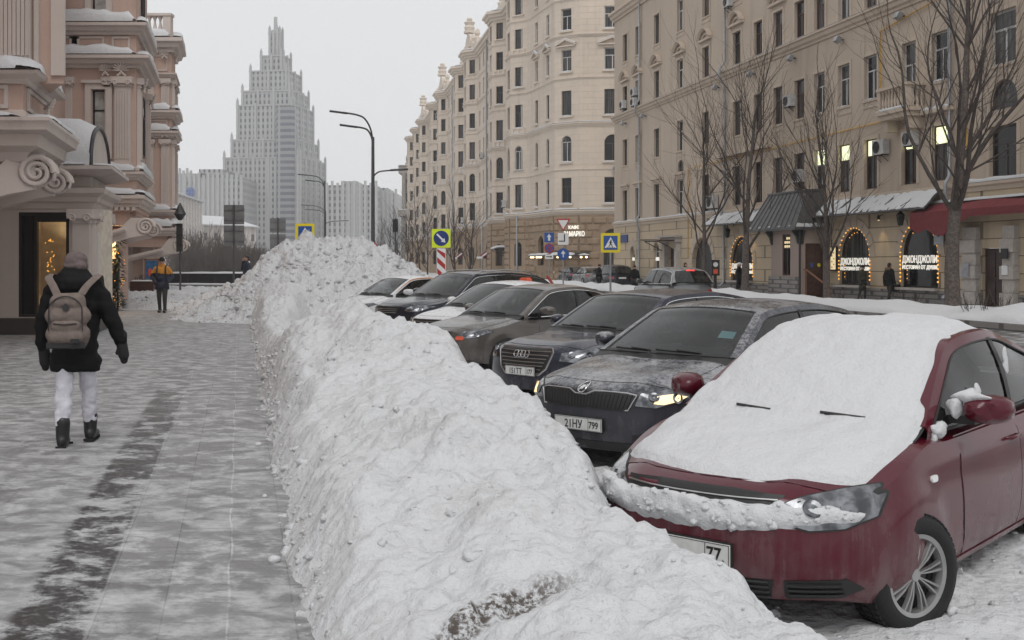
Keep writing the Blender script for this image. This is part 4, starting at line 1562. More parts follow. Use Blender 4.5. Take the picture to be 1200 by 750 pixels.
def bank_h(c, y):
	left = .26 + .08 * fbm(y * .7, 3.0, 1.0, 3) + .03 * fbm(y * 4, 9.0, 1.0, 4)
	right = interp(y, RIGHT) + .10 * fbm(y * .8, 20.0, 1.0, 3)
	top = interp(y, RIDGE)
	t = c - left
	x = c - SLOPE * y
	if c > right + .1:
		return ROAD - .06
	if t < -.25:
		return -.05
	wall = smooth01(t / (.42 + .12 * fbm(y * .5, 40, 1, 2)))**.8
	prof = wall * (.62 + .38 * smooth01((t - .2) / 1.1))
	rr = smooth01((right + .02 - c) / lerp(.58, .95, smooth01((y - 8) / 6)))
	n1 = fbm(x * .9, y * .55, 1.5, 5)
	n2 = fbm(x * 3.1, y * 2.3, 7.5, 4)
	h = top * prof * (1 + .16 * n1)
	lump = clods(x, y, 2.6, 3.0) * .085 + clods(x + .3 * n1, y, 5.5, 9.0) * .045 + clods(x, y + .2 * n2, 12.0, 5.0) * .022 + clods(x + .1 * n2, y, 21.0, 8.0) * .011
	h += (.075 * n2 + .028 * fbm(x * 7, y * 6, 2.2, 4) + lump * (.3 + 1.1 * smooth01(.5 + n1))) * smooth01(t / .3)
	# a plough cut that bares a dirty ledge
	L = Vector((x + .55, y - 3.88))
	along = L.x * .76 + L.y * .65
	across = -L.x * .65 + L.y * .76 + .05 * n2
	if -.1 < along < 1.25:
		h -= .085 * smooth01((.02 - across) / .05) * smooth01((across + .45) / .42) * smooth01((along + .1) / .15) * smooth01((1.25 - along) / .3)
	return h * rr * smooth01((t + .02) / .04) + (ROAD - .04) * (1 - rr) * (1 if c > 1.2 else 0) - .03 * (1 - smooth01(t / .1))
rows = []
ys, y = [], 2.3
while y < 33:
	ys.append(y)
	y *= 1.0052
for y in ys:
	row = []
	n = 150
	for i in range(n + 1):
		c = -.02 + 4.4 * (i / n)
		row.append((c - SLOPE * y, y, bank_h(c, y)))
	rows.append(row)
m = MB()
m.grid(rows)
rg = random.Random(17)
for k in range(3000):
	y = 2.6 * (11.5 ** (rg.random() ** .85))
	c = rg.uniform(.2, 2.7) if k % 3 else rg.gauss(.34, .06)
	x = c - SLOPE * y
	if fbm(x * .8, y * .6, 4.0, 3) + .25 * (k % 3 == 0) < rg.uniform(-.35, .5):
		continue
	z = bank_h(c, y)
	if z < -.02:
		if k % 3 or c < .22 or rg.random() < .5:
			continue
		z = 0
	r = (.008 + .030 * rg.random() ** 3) * (1 + .02 * y) * (1.9 if rg.random() < .05 else 1)
	chunk(m, (x, y, z - r * .22), r, rg)
bank = m.build('snow_bank', MAT['bank_snow'], None, 180)
tag(bank, 'long lumpy bank of ploughed snow between the pavement and the parked cars', 'snow bank', kind='stuff')
HEAP = [(-2.4, .0), (-1.2, .35), (-.2, .72), (.8, 1.5), (1.5, 2.05), (2.3, 2.28), (3.0, 2.3), (3.8, 2.34), (4.6, 2.1), (5.2, 1.7), (5.9, 1.15), (6.5, .5), (7.1, 0)]
def heap_h(c, y):
	x = c - SLOPE * y
	f = smooth01((y - 28.5) / 8.0) * smooth01((47 - y) / 7.0)
	n1 = fbm(x * .55, y * .55, 3.3, 5)
	n2 = fbm(x * 2.1, y * 2.1, 6.1, 4)
	h = interp(c + .35 * n1, HEAP) * f**.8
	if h <= .01:
		return ROAD - .1
	e = smooth01(h / .4)
	r = abs(fbm(x * 1.3, y * 1.3, 9.0, 5))
	return h + e * (.16 * n1 + .12 * n2 + .17 * r - .05 + clods(x, y, 1.9, 1.0) * .24 + clods(x, y, 4.2, 4.0) * .15 + clods(x, y, 9.0, 6.0) * .06) - (1 - e) * .1
m = MB()
m.grid([[(c - SLOPE * y, y, heap_h(c, y)) for c in [-2.6 + 10 * i / 230 for i in range(231)]] for y in [28 + 20 * (j / 190) for j in range(191)]])
for k in range(3400):
	c, y = rg.uniform(-2.2, 7), rg.uniform(29, 46)
	z = heap_h(c, y)
	if z < .0:
		continue
	r = .02 + .14 * rg.random() ** 4
	chunk(m, (c - SLOPE * y, y, z - r * .2), r, rg)
heap = m.build('snow_heap', MAT['heap_snow'], None, 180)
tag(heap, 'tall dirty heap of ploughed snow at the far end of the snow bank', 'snow heap', kind='stuff')
# broken snow that fills the end of the pavement in front of the dark parapet
def field_h(x, y):
	c = x + SLOPE * y
	f = smooth01((y - 37.2 - 1.2 * fbm(x * .5, 2.0, 1.0, 3)) / 3.0) * smooth01((c + 7.8) / .8)
	side = .95 * math.exp(-((c + 6.9) / 1.1)**2 - ((y - 44) / 4.0)**2)
	if f <= 0 and side < .05:
		return -.06
	n2 = fbm(x * 1.9, y * 1.9, 8.1, 4)
	return f * (.16 + .10 * fbm(x * .5, y * .5, 1.7, 4)) + side + (.07 * n2 + clods(x, y, 2.4, 2.0) * .13 + clods(x, y, 5.0, 2.0) * .06) * max(f, smooth01(side)) - .06 * (1 - max(f, smooth01(side * 3)))
m = MB()
m.grid([[(c - SLOPE * y, y, field_h(c - SLOPE * y, y)) for c in [-9.2 + 12.5 * i / 190 for i in range(191)]] for y in [35 + 33 * (j / 170) for j in range(171)]])
for k in range(1200):
	c, y = rg.uniform(-8, 2.5), rg.uniform(37.5, 52)
	z = field_h(c - SLOPE * y, y)
	if z < .03:
		continue
	r = .02 + .09 * rg.random() ** 4
	chunk(m, (c - SLOPE * y, y, z - r * .1), r, rg)
fld = m.build('broken_snow', MAT['heap_snow'], None, 180)
tag(fld, 'trampled broken snow across the end of the pavement before the dark parapet', 'snow', kind='stuff')
# loose clods lying on the swept walk beside the bank
for k in range(7):
	y = 4.9 * 1.27**k * rnd.uniform(.96, 1.05)
	if y > 30:
		break
	c = rnd.uniform(.02, .2)
	r = rnd.uniform(.015, .04)
	m = MB()
	m.ellipsoid((0, 0, 0), (r, r * .8, r * .7), n=12, k=8)
	m.v = [tuple(Vector(p) * (1 + .25 * mnoise.noise(Vector(p) * 30 + Vector((k, 0, 0))))) for p in m.v]
	o = m.build('snow_clod', MAT['clean_snow'], None, 180, (c - SLOPE * y, y, r * .45))
	tag(o, 'small loose lump of snow fallen on the pavement at the foot of the bank', 'snow clod', 'loose lumps of snow on the pavement')
# rutted snow between and under the parked cars
def rut_h(c, y):
	x = c - SLOPE * y
	n = fbm(x * .9, y * .9, 4.4, 4)
	return ROAD + .015 + .05 * smooth01(.5 + n) + .03 * fbm(x * 4, y * 4, 2.0, 4) * smooth01(.6 + n) + clods(x, y, 4.0, 7.0) * .06 * smooth01(.2 + 1.5 * n) - .09 * smooth01((c - 7.5) / 1.5)
m = MB()
m.grid([[(c - SLOPE * y, y, rut_h(c, y)) for c in [1.4 + 8 * i / 160 for i in range(161)]] for y in [2.6 * 1.011**j for j in range(236)]])
for k in range(500):
	c, y = rg.uniform(2.4, 6.5), 2.8 * 8 ** rg.random()
	r = .012 + .05 * rg.random() ** 3
	chunk(m, (c - SLOPE * y, y, rut_h(c, y) + r * .2), r, rg)
rut = m.build('packed_snow', MAT['bank_snow'], None, 180)
tag(rut, 'rutted dirty snow on the carriageway under and between the parked cars', 'snow', kind='stuff')
# ------------------------------------------------------------------ building kit: walls with openings, windows, mouldings
def face_matrix(p, q, base=(0, 0, 0)):
	"""local x from p to q (left to right for somebody in the street), -y outwards, z up; relative to base"""
	p, q, b = Vector((p[0], p[1], 0)), Vector((q[0], q[1], 0)), Vector(base)
	d = (q - p)
	L = d.length
	a = math.atan2(d.y, d.x)
	return Matrix.Translation(p - Vector((b.x, b.y, 0))) @ Matrix.Rotation(a, 4, 'Z'), L, a
def wall(mb, x0, x1, z0, z1, openings, depth=.22, m=0, y=0.0):
	"""openings: (xa, xb, za, zb, arched)"""
	xs = sorted({x0, x1, *[v for o in openings for v in o[:2] if x0 < v < x1]})
	zs = sorted({z0, z1, *[v for o in openings for v in o[2:4] if z0 < v < z1]})
	for i in range(len(xs) - 1):
		j = 0
		while j < len(zs) - 1:
			xm = (xs[i] + xs[i + 1]) / 2
			def free(k):
				zm = (zs[k] + zs[k + 1]) / 2
				return not any(o[0] < xm < o[1] and o[2] < zm < o[3] for o in openings)
			if not free(j):
				j += 1
				continue
			k = j
			while k < len(zs) - 1 and free(k):
				k += 1
			mb.poly([(xs[i], y, zs[j]), (xs[i + 1], y, zs[j]), (xs[i + 1], y, zs[k]), (xs[i], y, zs[k])], m)
			j = k
	for o in openings:
		xa, xb, za, zb = o[:4]
		arch = len(o) > 4 and o[4]
		y2 = y + depth
		if not arch:
			ring = [(xa, za), (xb, za), (xb, zb), (xa, zb)]
		else:
			r = (xb - xa) / 2
			zc = zb - r
			arc = [((xa + xb) / 2 + r * math.cos(PI * k / 12), zc + r * math.sin(PI * k / 12)) for k in range(13)]
			ring = [(xa, za), (xb, za)] + arc
			h = 6
			mb.poly([(xb, y, zb)] + [(a, y, b) for a, b in arc[h::-1]][0:0] + [(a, y, b) for a, b in reversed(arc[:h + 1])], m)
			mb.poly([(xa, y, zb)] + [(a, y, b) for a, b in reversed(arc[h:])], m)
		n = len(ring)
		for k in range(n):
			(a, b), (c, d) = ring[k], ring[(k + 1) % n]
			if abs(a - c) + abs(b - d) < 1e-6:
				continue
			mb.poly([(a, y, b), (c, y, d), (c, y2, d), (a, y2, b)][::-1], m)
_win = {}
def win_meshes(w, h, arch, fr, pane, style, lit):
	key = (round(w, 2), round(h, 2), arch, fr, pane, style, lit)
	if key in _win:
		return _win[key]
	f = MB()
	t, d = .055 + .02 * (w > 1.4), .05
	x0, x1 = -w / 2, w / 2
	if not arch:
		f.box(x0, x0 + t, -d, 0, 0, h)
		f.box(x1 - t, x1, -d, 0, 0, h)
		f.box(x0 + t, x1 - t, -d, 0, 0, t)
		f.box(x0 + t, x1 - t, -d, 0, h - t, h)
	else:
		r = w / 2
		f.box(x0, x0 + t, -d, 0, 0, h - r)
		f.box(x1 - t, x1, -d, 0, 0, h - r)
		f.box(x0 + t, x1 - t, -d, 0, 0, t)
		rows = []
		for k in range(13):
			a = PI * k / 12
			cs, sn = math.cos(a), math.sin(a)
			rows.append([(r * cs, 0, h - r + r * sn), (r * cs, -d, h - r + r * sn), ((r - t) * cs, -d, h - r + (r - t) * sn), ((r - t) * cs, 0, h - r + (r - t) * sn)])
		f.grid(rows)
	tz = h * .66 if not arch else h - w / 2 - t
	if style in ('T', 'H', 'A'):
		f.box(x0 + t, x1 - t, -d * .9, -.004, tz - t * .5, tz + t * .5)
	if style == 'T':
		f.box(-t * .55, t * .55, -d * .92, -.006, t, tz - t * .5)
	if style == 'C':
		f.box(-t * .55, t * .55, -d * .92, -.006, t, h - t)
		f.box(x0 + t, -t * .55, -d * .9, -.004, tz - t * .5, tz + t * .5)
		f.box(t * .55, x1 - t, -d * .9, -.004, tz - t * .5, tz + t * .5)
	if style == 'A':
		f.box(-t * .55, t * .55, -d * .92, -.006, t, tz - t * .5)
		f.box(-t * .45, t * .45, -d * .92, -.006, tz + t * .5, h - t)
	fm = f.mesh('window', [MAT[fr]])
	p = MB()
	def outline(za, zb, ar):
		if not ar:
			return [(x0 + .02, za), (x1 - .02, za), (x1 - .02, zb), (x0 + .02, zb)]
		r = w / 2 - .02
		return [(x0 + .02, za), (x1 - .02, za)] + [(r * math.cos(PI * k / 12), zb - r + r * math.sin(PI * k / 12)) for k in range(13)]
	if lit:
		p.poly([(x, -.022, z) for x, z in outline(.02, tz, False)], 0)
		p.poly([(x, -.022, z) for x, z in outline(tz, h - .02, arch)], 1)
	else:
		p.poly([(x, -.022, z) for x, z in outline(.02, h - .02, arch)], 0)
	pm = p.mesh('pane', [MAT[pane], MAT[lit]] if lit else [MAT[pane]])
	_win[key] = (fm, pm)
	return fm, pm
def window(root, M, x, z, w, h, arch=False, fr='frame_dark', pane='pane_glass', style='T', lit=None, depth=.18):
	fm, pm = win_meshes(w, h, arch, fr, pane, style, lit)
	o = link('window', fm, root)
	o.matrix_basis = M @ Matrix.Translation((x, depth, z))
	link('pane', pm, o)
	return o
def window_into(mb, M, x, z, w, h, arch=False, fr='frame_dark', pane='pane_glass', style='T', depth=.18):
	"""the same window added to one mesh (frame 0, pane 1)"""
	fm, pm = win_meshes(w, h, arch, fr, pane, style, None)
	T = M @ Matrix.Translation((x, depth, z))
	mb.M = None
	for me, mi in ((fm, 0), (pm, 1)):
		mb.add([T @ v.co for v in me.vertices], [tuple(p.vertices) for p in me.polygons], mi)
def sweep(mb, plan, prof, m=0, closed=False):
	"""plan: (x, y) points left to right seen from the street; prof: (out, z). Mitred moulding."""
	P = [Vector((p[0], p[1])) for p in plan]
	n = len(P)
	nor = []
	for i in range(n):
		ds = []
		if i > 0:
			ds.append((P[i] - P[i - 1]).normalized())
		if i < n - 1:
			ds.append((P[i + 1] - P[i]).normalized())
		ns = [Vector((d.y, -d.x)) for d in ds]
		if len(ns) == 1:
			nor.append(ns[0])
		else:
			b = (ns[0] + ns[1])
			b = b.normalized() if b.length > 1e-6 else ns[0]
			nor.append(b / max(.35, b.dot(ns[0])))
	rows = []
	for o, z in prof:
		rows.append([(P[i].x + nor[i].x * o, P[i].y + nor[i].y * o, z) for i in range(n)])
	mb.grid(rows, m)
	for e in (0, n - 1):
		pts = [r[e] for r in rows]
		if len(pts) > 2:
			mb.poly(pts if e else pts[::-1], m)
def cornice(z, h, out, base=0.0):
	return [(base, z), (base + out * .25, z), (base + out * .3, z + h * .2), (base + out * .6, z + h * .3), (base + out * .7, z + h * .55), (base + out, z + h * .65), (base + out, z + h * .9), (base, z + h)]
def band(z, h, out):
	return [(0, z), (out, z), (out, z + h * .85), (0, z + h)]
def snow_ledge(mb, plan, z, out, h=.10, seed=0.0, back=0.0, m=0, step=.35):
	"""an uneven rounded roll of snow along a ledge"""
	P = [Vector((p[0], p[1])) for p in plan]
	for i in range(len(P) - 1):
		d = P[i + 1] - P[i]
		L = d.length
		d = d.normalized()
		nn = Vector((d.y, -d.x))
		k = max(2, int(L / step))
		rows = []
		for j in range(k + 1):
			s = L * j / k
			p = P[i] + d * s
			nz = mnoise.noise(Vector((p.x * .9 + seed, p.y * .9, seed + z)))
			n2 = mnoise.noise(Vector((p.x * 3.1 + seed, p.y * 3.1, seed)))
			hh = h * max(.12, 1 + .55 * nz + .25 * n2) * (.35 if j in (0, k) else 1)
			oo = out * (.98 + .05 * n2)
			row = []
			for f, g in ((0, -.02), (.02, .55), (.2, .9), (.5, 1.0), (.82, .85), (.98, .5), (1.0, -.02)):
				o = back + (oo - back) * f
				row.append((p.x + nn.x * o, p.y + nn.y * o, z + hh * g))
			rows.append(row)
		mb.grid(rows, m)
def tube_spiral(mb, c, ux, uz, r, turns=2.2, t=.05, m=0, n=34):
	"""a volute: rolled spiral in the plane ux, uz"""
	c, ux, uz = Vector(c), Vector(ux), Vector(uz)
	pts, rs = [], []
	for k in range(n + 1):
		f = k / n
		a = 2 * PI * turns * f
		rr = r * (1 - .86 * f)
		pts.append(c + ux * math.cos(a) * rr + uz * math.sin(a) * rr)
		rs.append(t * (1 - .45 * f))
	mb.tube(pts, rs, 8, m)
def balusters(mb, p, q, z, h, n, r=.07, m=0):
	p, q = Vector((p[0], p[1], z)), Vector((q[0], q[1], z))
	for i in range(n):
		c = p.lerp(q, (i + .5) / n)
		mb.lathe([(r * .9, 0), (r * .9, h * .06), (r * .5, h * .1), (r * 1.0, h * .32), (r * .85, h * .45), (r * .4, h * .72), (r * .55, h * .86), (r * .85, h * .92), (r * .85, h)], c, 8, m)
def ac_unit(label, M, root_world, x, z, w=.8, h=.56, d=.3, out=.05, group='air conditioners on the facades'):
	"""outdoor unit on two brackets, standing off a wall"""
	o = thing('air_conditioner', label, 'air conditioner', group=group)
	o.matrix_world = root_world @ M @ Matrix.Translation((x, -out - d / 2, z))
	b = MB()
	b.box(-w / 2, w / 2, -d / 2, d / 2, 0, h)
	for k in range(5):
		b.box(-w / 2 - .004, -w / 2, -d / 2 + .03, d / 2 - .03, .08 + k * h * .16, .11 + k * h * .16)
	b.build('casing', MAT['ac_white'], o)
	f = MB()
	f.lathe([(h * .40, -.012), (h * .40, 0), (.0, 0), (.0, -.004)], (-w * .12, -d / 2, h / 2), 20, 0, 'y', caps=False)
	for rr in (.12, .22, .32, .40):
		f.tube([(-w * .12 + rr * h * math.cos(a), -d / 2 - .018, h / 2 + rr * h * math.sin(a)) for a in [2 * PI * j / 18 for j in range(19)]], .006, 4)
	f.build('fan_grille', MAT['ac_dark'], o)
	for sx in (-.3, .3):
		k = MB()
		k.box(sx * w - .02, sx * w + .02, -d / 2, d / 2 + out, -.04, 0)
		k.tube([(sx * w, -d / 2 + .02, -.03), (sx * w, d / 2 + out - .01, -.30)], .014, 5)
		k.build('bracket', MAT['dark_metal'], o)
	return o
def wall_lamp_box(label, M, rw, x, z, group):
	o = thing('floodlight', label, 'floodlight', group=group)
	o.matrix_world = rw @ M @ Matrix.Translation((x, -.18, z))
	b = MB()
	rot = Matrix.Rotation(R(-25), 3, 'X')
	b.cbox((0, -.10, 0), (.30, .24, .26), 0, rot)
	b.build('lamp_housing', MAT['galvanised'], o)
	k = MB()
	k.box(-.03, .03, -.02, .18, -.03, .03)
	k.build('bracket', MAT['dark_metal'], o)
	return o
# ------------------------------------------------------------------ the tan apartment house on the right, with the restaurant
TC, TS = 17.2 + .2192 * 39.6, .2192                     # facade line: x = TC - TS*y
TLEN = math.hypot(1, TS)
def tY(px):
	return TC / ((px - CX) / F + TS)
T0 = Vector((TC - TS * tY(720), tY(720), 0))
T1 = Vector((TC - TS * 27.0, 27.0, 0))
tan = thing('tan_apartment_building', 'long tan stucco apartment building with a restaurant in its ground floor, right of the street', 'building', T0)
TM, TL, TA = face_matrix(T0, T1, T0)
TW = Matrix.Translation(T0)
def ts(px):
	"""metres along the facade for a column of the photograph"""
	return (tY(720) - tY(px)) * TLEN
def tz(px, py):
	return EYE + (HY - py) / F * tY(px)
cols = [733, 748, 770, 797.5, 827.6, 864, 889, 912.3, 937.6, 961, 989.5, 1021, 1066, 1102, 1176]
cs = [ts(p) for p in cols] + [TL - 9.0 + 3.2, TL - 1.2]
rows_ = [(22.0, 1.9, 'top'), (16.15, 2.0, 'upper'), (12.52 + .0, 1.85, 'pediment'), (8.62, 1.9, 'plain'), (4.62, 2.2, 'first')]
TOP = 25.5
tops = []
spec = []
for ri, (z, h, kind) in enumerate(rows_):
	for ci, s in enumerate(cs):
		w = 1.04 if kind != 'first' else 1.08
		if ci >= 14:
			w = 1.45
		if kind == 'plain' and ci == 12:                    # the balcony door
			spec.append((s, z - .75, 1.0, h + .75, False, ri, ci))
			continue
		if kind == 'first' and ci >= 5 and ci != 14:
			spec.append((s, 4.78, 1.08, 2.15, False, ri, ci))
			continue
		if kind == 'first' and ci == 14:
			spec.append((s, 4.62, 1.5, 1.85, False, ri, ci))
			continue
		spec.append((s, z, w, h, False, ri, ci))
ops = [(s - w / 2, s + w / 2, z, z + h, a) for s, z, w, h, a, _, _ in spec]
# round-headed lunettes over two of the first-floor windows
for ci in (3, 14):
	w = 1.0 if ci == 3 else 1.5
	zb = 7.05
	ops.append((cs[ci] - w / 2, cs[ci] + w / 2, zb, zb + (1.0 if ci == 3 else 1.05), True))
BANDZ = 4.28
up = MB()
up.M = TM
ops_up = [o for o in ops if o[2] > BANDZ]
wall(up, 0, TL, BANDZ, TOP, ops_up, .2)
up.poly([(0, 0, BANDZ), (0, 14, BANDZ), (0, 14, TOP), (0, 0, TOP)][::-1])
up.poly([(0, 0, TOP), (TL, 0, TOP), (TL, 14, TOP), (0, 14, TOP)])
up.build('wall', MAT['tan_stucco'], tan)
for (s, z, w, h, a, ri, ci) in spec:
	kind = rows_[ri][2]
	fr = 'frame_white' if (ci in (3, 14) and ri in (1, 2, 3)) or (ci in (9, 10, 11, 13) and kind == 'plain') else ('frame_brown' if ci in (6, 7, 8, 9, 10, 11, 12, 13, 4) else 'frame_dark')
	if fr != 'frame_white' and rnd.random() < .18:
		fr = 'frame_white'
	lit = None
	if kind == 'first' and ci in (9, 10, 11, 12, 13):
		lit = 'window_lit'
	window(tan, TM, s, z, w, h, False, fr, 'pane_dark' if kind in ('first',) else 'pane_glass', 'T', lit, .17)
for ci in (3, 14):
	w = 1.0 if ci == 3 else 1.5
	window(tan, TM, cs[ci], 7.05, w, 1.0 if ci == 3 else 1.05, True, 'frame_dark', 'pane_glass', 'H', None, .17)
# mouldings, surrounds, pediments
tr = MB()
plan = [(0, 0), (TL, 0)]
tr.M = TM
sweep(tr, plan, [(.0, 11.98), (.07, 11.98), (.09, 12.08), (.2, 12.15), (.24, 12.3), (.34, 12.34), (.34, 12.42), (0, 12.5)])
sweep(tr, plan, cornice(19.5, .7, .5))
sweep(tr, plan, cornice(24.9, .6, .6))
sweep(tr, plan, [(0, 4.22), (.10, 4.22), (.12, 4.36), (.2, 4.42), (.2, 4.52), (0, 4.56)])
for (s, z, w, h, a, ri, ci) in spec:
	kind = rows_[ri][2]
	if kind == 'pediment' and ci == 14:
		continue
	t = .13
	d = .05
	zb = z - (.35 if kind in ('upper', 'plain') else 0)
	tr.box(s - w / 2 - t, s - w / 2 - .002, -d, .004, zb, z + h + t)
	tr.box(s + w / 2 + .002, s + w / 2 + t, -d, .004, zb, z + h + t)
	tr.box(s - w / 2 - .002, s + w / 2 + .002, -d, .004, z + h + .002, z + h + t)
	if kind in ('upper', 'plain') and ci != 12:
		tr.box(s - w / 2 - .1, s + w / 2 + .1, -.09, .004, z - .09, z - .002)
		tr.box(s - w / 2 - .002, s + w / 2 + .002, -.03, .004, zb, z - .092)
	if kind == 'first' and ci < 5:
		tr.box(s - w / 2 - .3, s + w / 2 + .3, -.22, .004, z + h + .30, z + h + .46)
		tr.box(s - w / 2 - .22, s + w / 2 + .22, -.10, .004, z + h + t + .002, z + h + .298)
tr.build('moulding', MAT['tan_trim'], tan)
def seg_pediment():
	m = MB()
	rows = []
	for k in range(13):
		a = PI * (.16 + .68 * k / 12)
		r1, r2, r3 = .92, .80, .62
		row = []
		for r, y in ((r2, .0), (r2, -.14), (r1 - .03, -.24), (r1, -.24), (r1, 0.0)):
			row.append((r * math.cos(a), y, r * math.sin(a) - .42))
		rows.append(row)
	m.grid(rows)
	m.poly(rows[0])
	m.poly(rows[-1][::-1])
	rows = []
	for k in range(11):
		a = PI * (.2 + .6 * k / 10)
		rows.append([(.60 * math.cos(a), 0, .60 * math.sin(a) - .35), (.60 * math.cos(a), -.09, .60 * math.sin(a) - .35), (.48 * math.cos(a), -.09, .48 * math.sin(a) - .30), (.48 * math.cos(a), 0, .48 * math.sin(a) - .30)])
	m.grid(rows)
	m.box(-.83, .83, -.16, .0, -.10, .0)
	return m.mesh('pediment', [MAT['tan_trim']])
pm_ = seg_pediment()
for (s, z, w, h, a, ri, ci) in spec:
	if rows_[ri][2] == 'pediment' and ci in (0, 1, 2, 3, 4, 5, 7):
		o = link('pediment', pm_, tan)
		o.matrix_basis = TM @ Matrix.Translation((s, 0, z + h + .46)) @ Matrix.Diagonal((1.12, 1.3, 1.3, 1))
sn = MB()
sn.M = TM
for (s, z, w, h, a, ri, ci) in spec:
	k = rows_[ri][2]
	if k == 'pediment' and ci in (2, 3, 4, 5, 7):
		snow_ledge(sn, [(s + .2, 0), (s + .75, 0)], z + h + .68, .2, .08, s)
	if k == 'plain' and ci in (9, 10, 11, 13):
		snow_ledge(sn, [(s - .5, 0), (s + .5, 0)], z, .1, .06, s)
snow_ledge(sn, [(0, 0), (ts(845), 0)], 4.54, .2, .09, 1.0)
snow_ledge(sn, [(ts(1128), 0), (TL, 0)], 4.54, .2, .12, 3.0)
snow_ledge(sn, [(0, 0), (TL, 0)], 12.45, .33, .025, 5.0)
o = sn.build('ledge_snow', MAT['clean_snow'], tan, 180)
o['kind'] = 'stuff'
# ---- ground floor, rusticated
gf = []
A1 = [(742, .95, 2.75, 0.1), (770, 1.15, 2.95, .1)]                    # two lit shop doors
for px, w, h, zb in A1:
	gf.append((ts(px) - w / 2, ts(px) + w / 2, zb, h, True))
p0, p1 = ts(783), ts(797)
gf.append((p0 + .25, p1 - .2, 0, 2.5, False))                             # portal
gf.append((ts(812), ts(836), -.1, 3.1, True))                             # carriage passage
rest = [((a + b) / 2, ts(b) - ts(a), h, .62) for a, b, h in ((857, 883, 3.02), (984.5, 1020, 3.12), (1056.5, 1100, 3.2))]
for px, w, h, zb in rest:
	gf.append((ts(px) - w / 2, ts(px) + w / 2, zb, h, True))
dx0, dx1 = ts(1152.5), ts(1179)
gf.append((dx0, dx1, -.1, 2.14, False))
lowm = MB()
lowm.M = TM
wall(lowm, 0, TL, -.3, 4.24, gf, .28, 0, -.05)
lowm.poly([(0, -.05, -.3), (0, 14, -.3), (0, 14, 4.24), (0, -.05, 4.24)][::-1])
lowm.build('ground_floor', MAT['tan_rustic'], tan)
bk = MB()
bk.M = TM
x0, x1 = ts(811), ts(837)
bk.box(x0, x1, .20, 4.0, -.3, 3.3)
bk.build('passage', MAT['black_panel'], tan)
# voussoirs round the arches
for (xa, xb, za, zb, a) in gf:
	if not a:
		continue
	vs_ = MB()
	vs_.M = TM
	r = (xb - xa) / 2
	cx_, cz_ = (xa + xb) / 2, zb - r
	for k in range(9):
		a0, a1 = PI * (k + .06) / 9, PI * (k + .94) / 9
		ro = r + (.62 if k == 4 else .46)
		q = [(cx_ + rr * math.cos(aa), cz_ + rr * math.sin(aa)) for rr, aa in ((r + .01, a0), (ro, a0), (ro, a1), (r + .01, a1))]
		q = [(x, min(z, 4.18)) for x, z in q]
		pts = [(x, -.052, z) for x, z in q] + [(x, -.085, z) for x, z in q]
		vs_.add(pts, [(4, 5, 6, 7), (0, 1, 5, 4), (1, 2, 6, 5), (2, 3, 7, 6), (3, 0, 4, 7)])
	vs_.build('arch_surround', MAT['tan_stucco'], tan)
# grey plinth
plm = MB()
plm.M = TM
edges = [0] + [v for o in sorted(gf) if o[2] < .05 for v in (o[0], o[1])] + [TL]
for i in range(0, len(edges), 2):
	a, b = edges[i], edges[i + 1]
	if b - a > .1:
		plm.box(a + .005, b - .005, -.12, -.045, -.3, .52)
plm.build('plinth', MAT['granite'], tan)
# shop doors with glazing and a lit lamp over each
for px, w, h, zb in A1:
	window(tan, TM, ts(px), zb, w, h - zb, True, 'frame_white', 'pane_dark', 'A', None, .2)
	m = MB()
	m.M = TM
	m.box(ts(px) - w * .38, ts(px) + w * .38, .06, .14, 1.72, 1.95)
	m.build('sign_box', MAT['sign_lit'], tan)
# portal canopy and pilasters
m = MB()
m.M = TM
m.box(p0 - .2, p0 + .22, -.35, -.052, 0, 2.9)
m.box(p1 - .17, p1 + .25, -.35, -.052, 0, 2.9)
m.box(p0 - .3, p1 + .35, -.45, -.052, 2.9, 3.2)
m.box(p0 - .4, p1 + .45, -.6, -.052, 3.2, 3.32)
m.build('portal', MAT['portal_stone'], tan)
m = MB()
m.M = TM
m.box(p0 + .26, p1 - .21, .1, .18, 0, 2.48)
m.build('door', MAT['door_brown'], tan)
m = MB()
m.M = TM
m.prism([(ts(776), 3.05), (ts(799), 2.95), (ts(799), 3.02), (ts(776), 3.12)], -1.5, -.5)
cnp = m.build('canopy', MAT['wood_brown'], tan)
for px in (779, 795):
	m = MB()
	m.M = TM
	x = ts(px)
	m.tube([(x, -1.4, 2.97), (x, -.06, 2.3)], .03, 5)
	m.tube([(x, -.06, 2.97), (x, -.06, 2.3)], .03, 5)
	m.tube([(x, -.06, 2.97), (x, -1.4, 2.97)], .03, 5)
	m.build('bracket', MAT['dark_metal'], cnp)
# drainpipes
for px, zt in ((751.7, TOP), (852, TOP), (1117, TOP)):
	m = MB()
	m.M = TM
	x = ts(px)
	m.tube([(x, -.16, zt), (x, -.16, 12.9), (x, -.46, 12.55), (x, -.46, 12.0), (x, -.16, 11.6), (x, -.16, 4.9), (x, -.34, 4.6), (x, -.34, 4.2), (x, -.2, 3.9), (x, -.2, .5), (x, -.45, .25)], .075, 8)
	m.build('drainpipe', MAT['galvanised'], tan, 60)
# yellow gas pipes
m = MB()
m.M = TM
x = ts(1034)
m.tube([(x, -.1, 8.4), (x, -.1, 11.2), (x, -.12, 11.35), (ts(1098), -.12, 11.75)], .03, 6)
m.build('gas_pipe', MAT['gas_yellow'], tan, 60)
m = MB()
m.M = TM
m.tube([(ts(808), -.1, 1.9), (ts(808), -.1, 7.35), (ts(840), -.1, 7.4), (ts(1040), -.1, 7.55)], .03, 6)
m.build('gas_pipe', MAT['gas_yellow'], tan, 60)
m = MB()
m.M = TM
m.tube([(ts(1136), -.1, 4.6), (ts(1136), -.1, 13)], .03, 6)
m.build('gas_pipe', MAT['gas_yellow'], tan, 60)
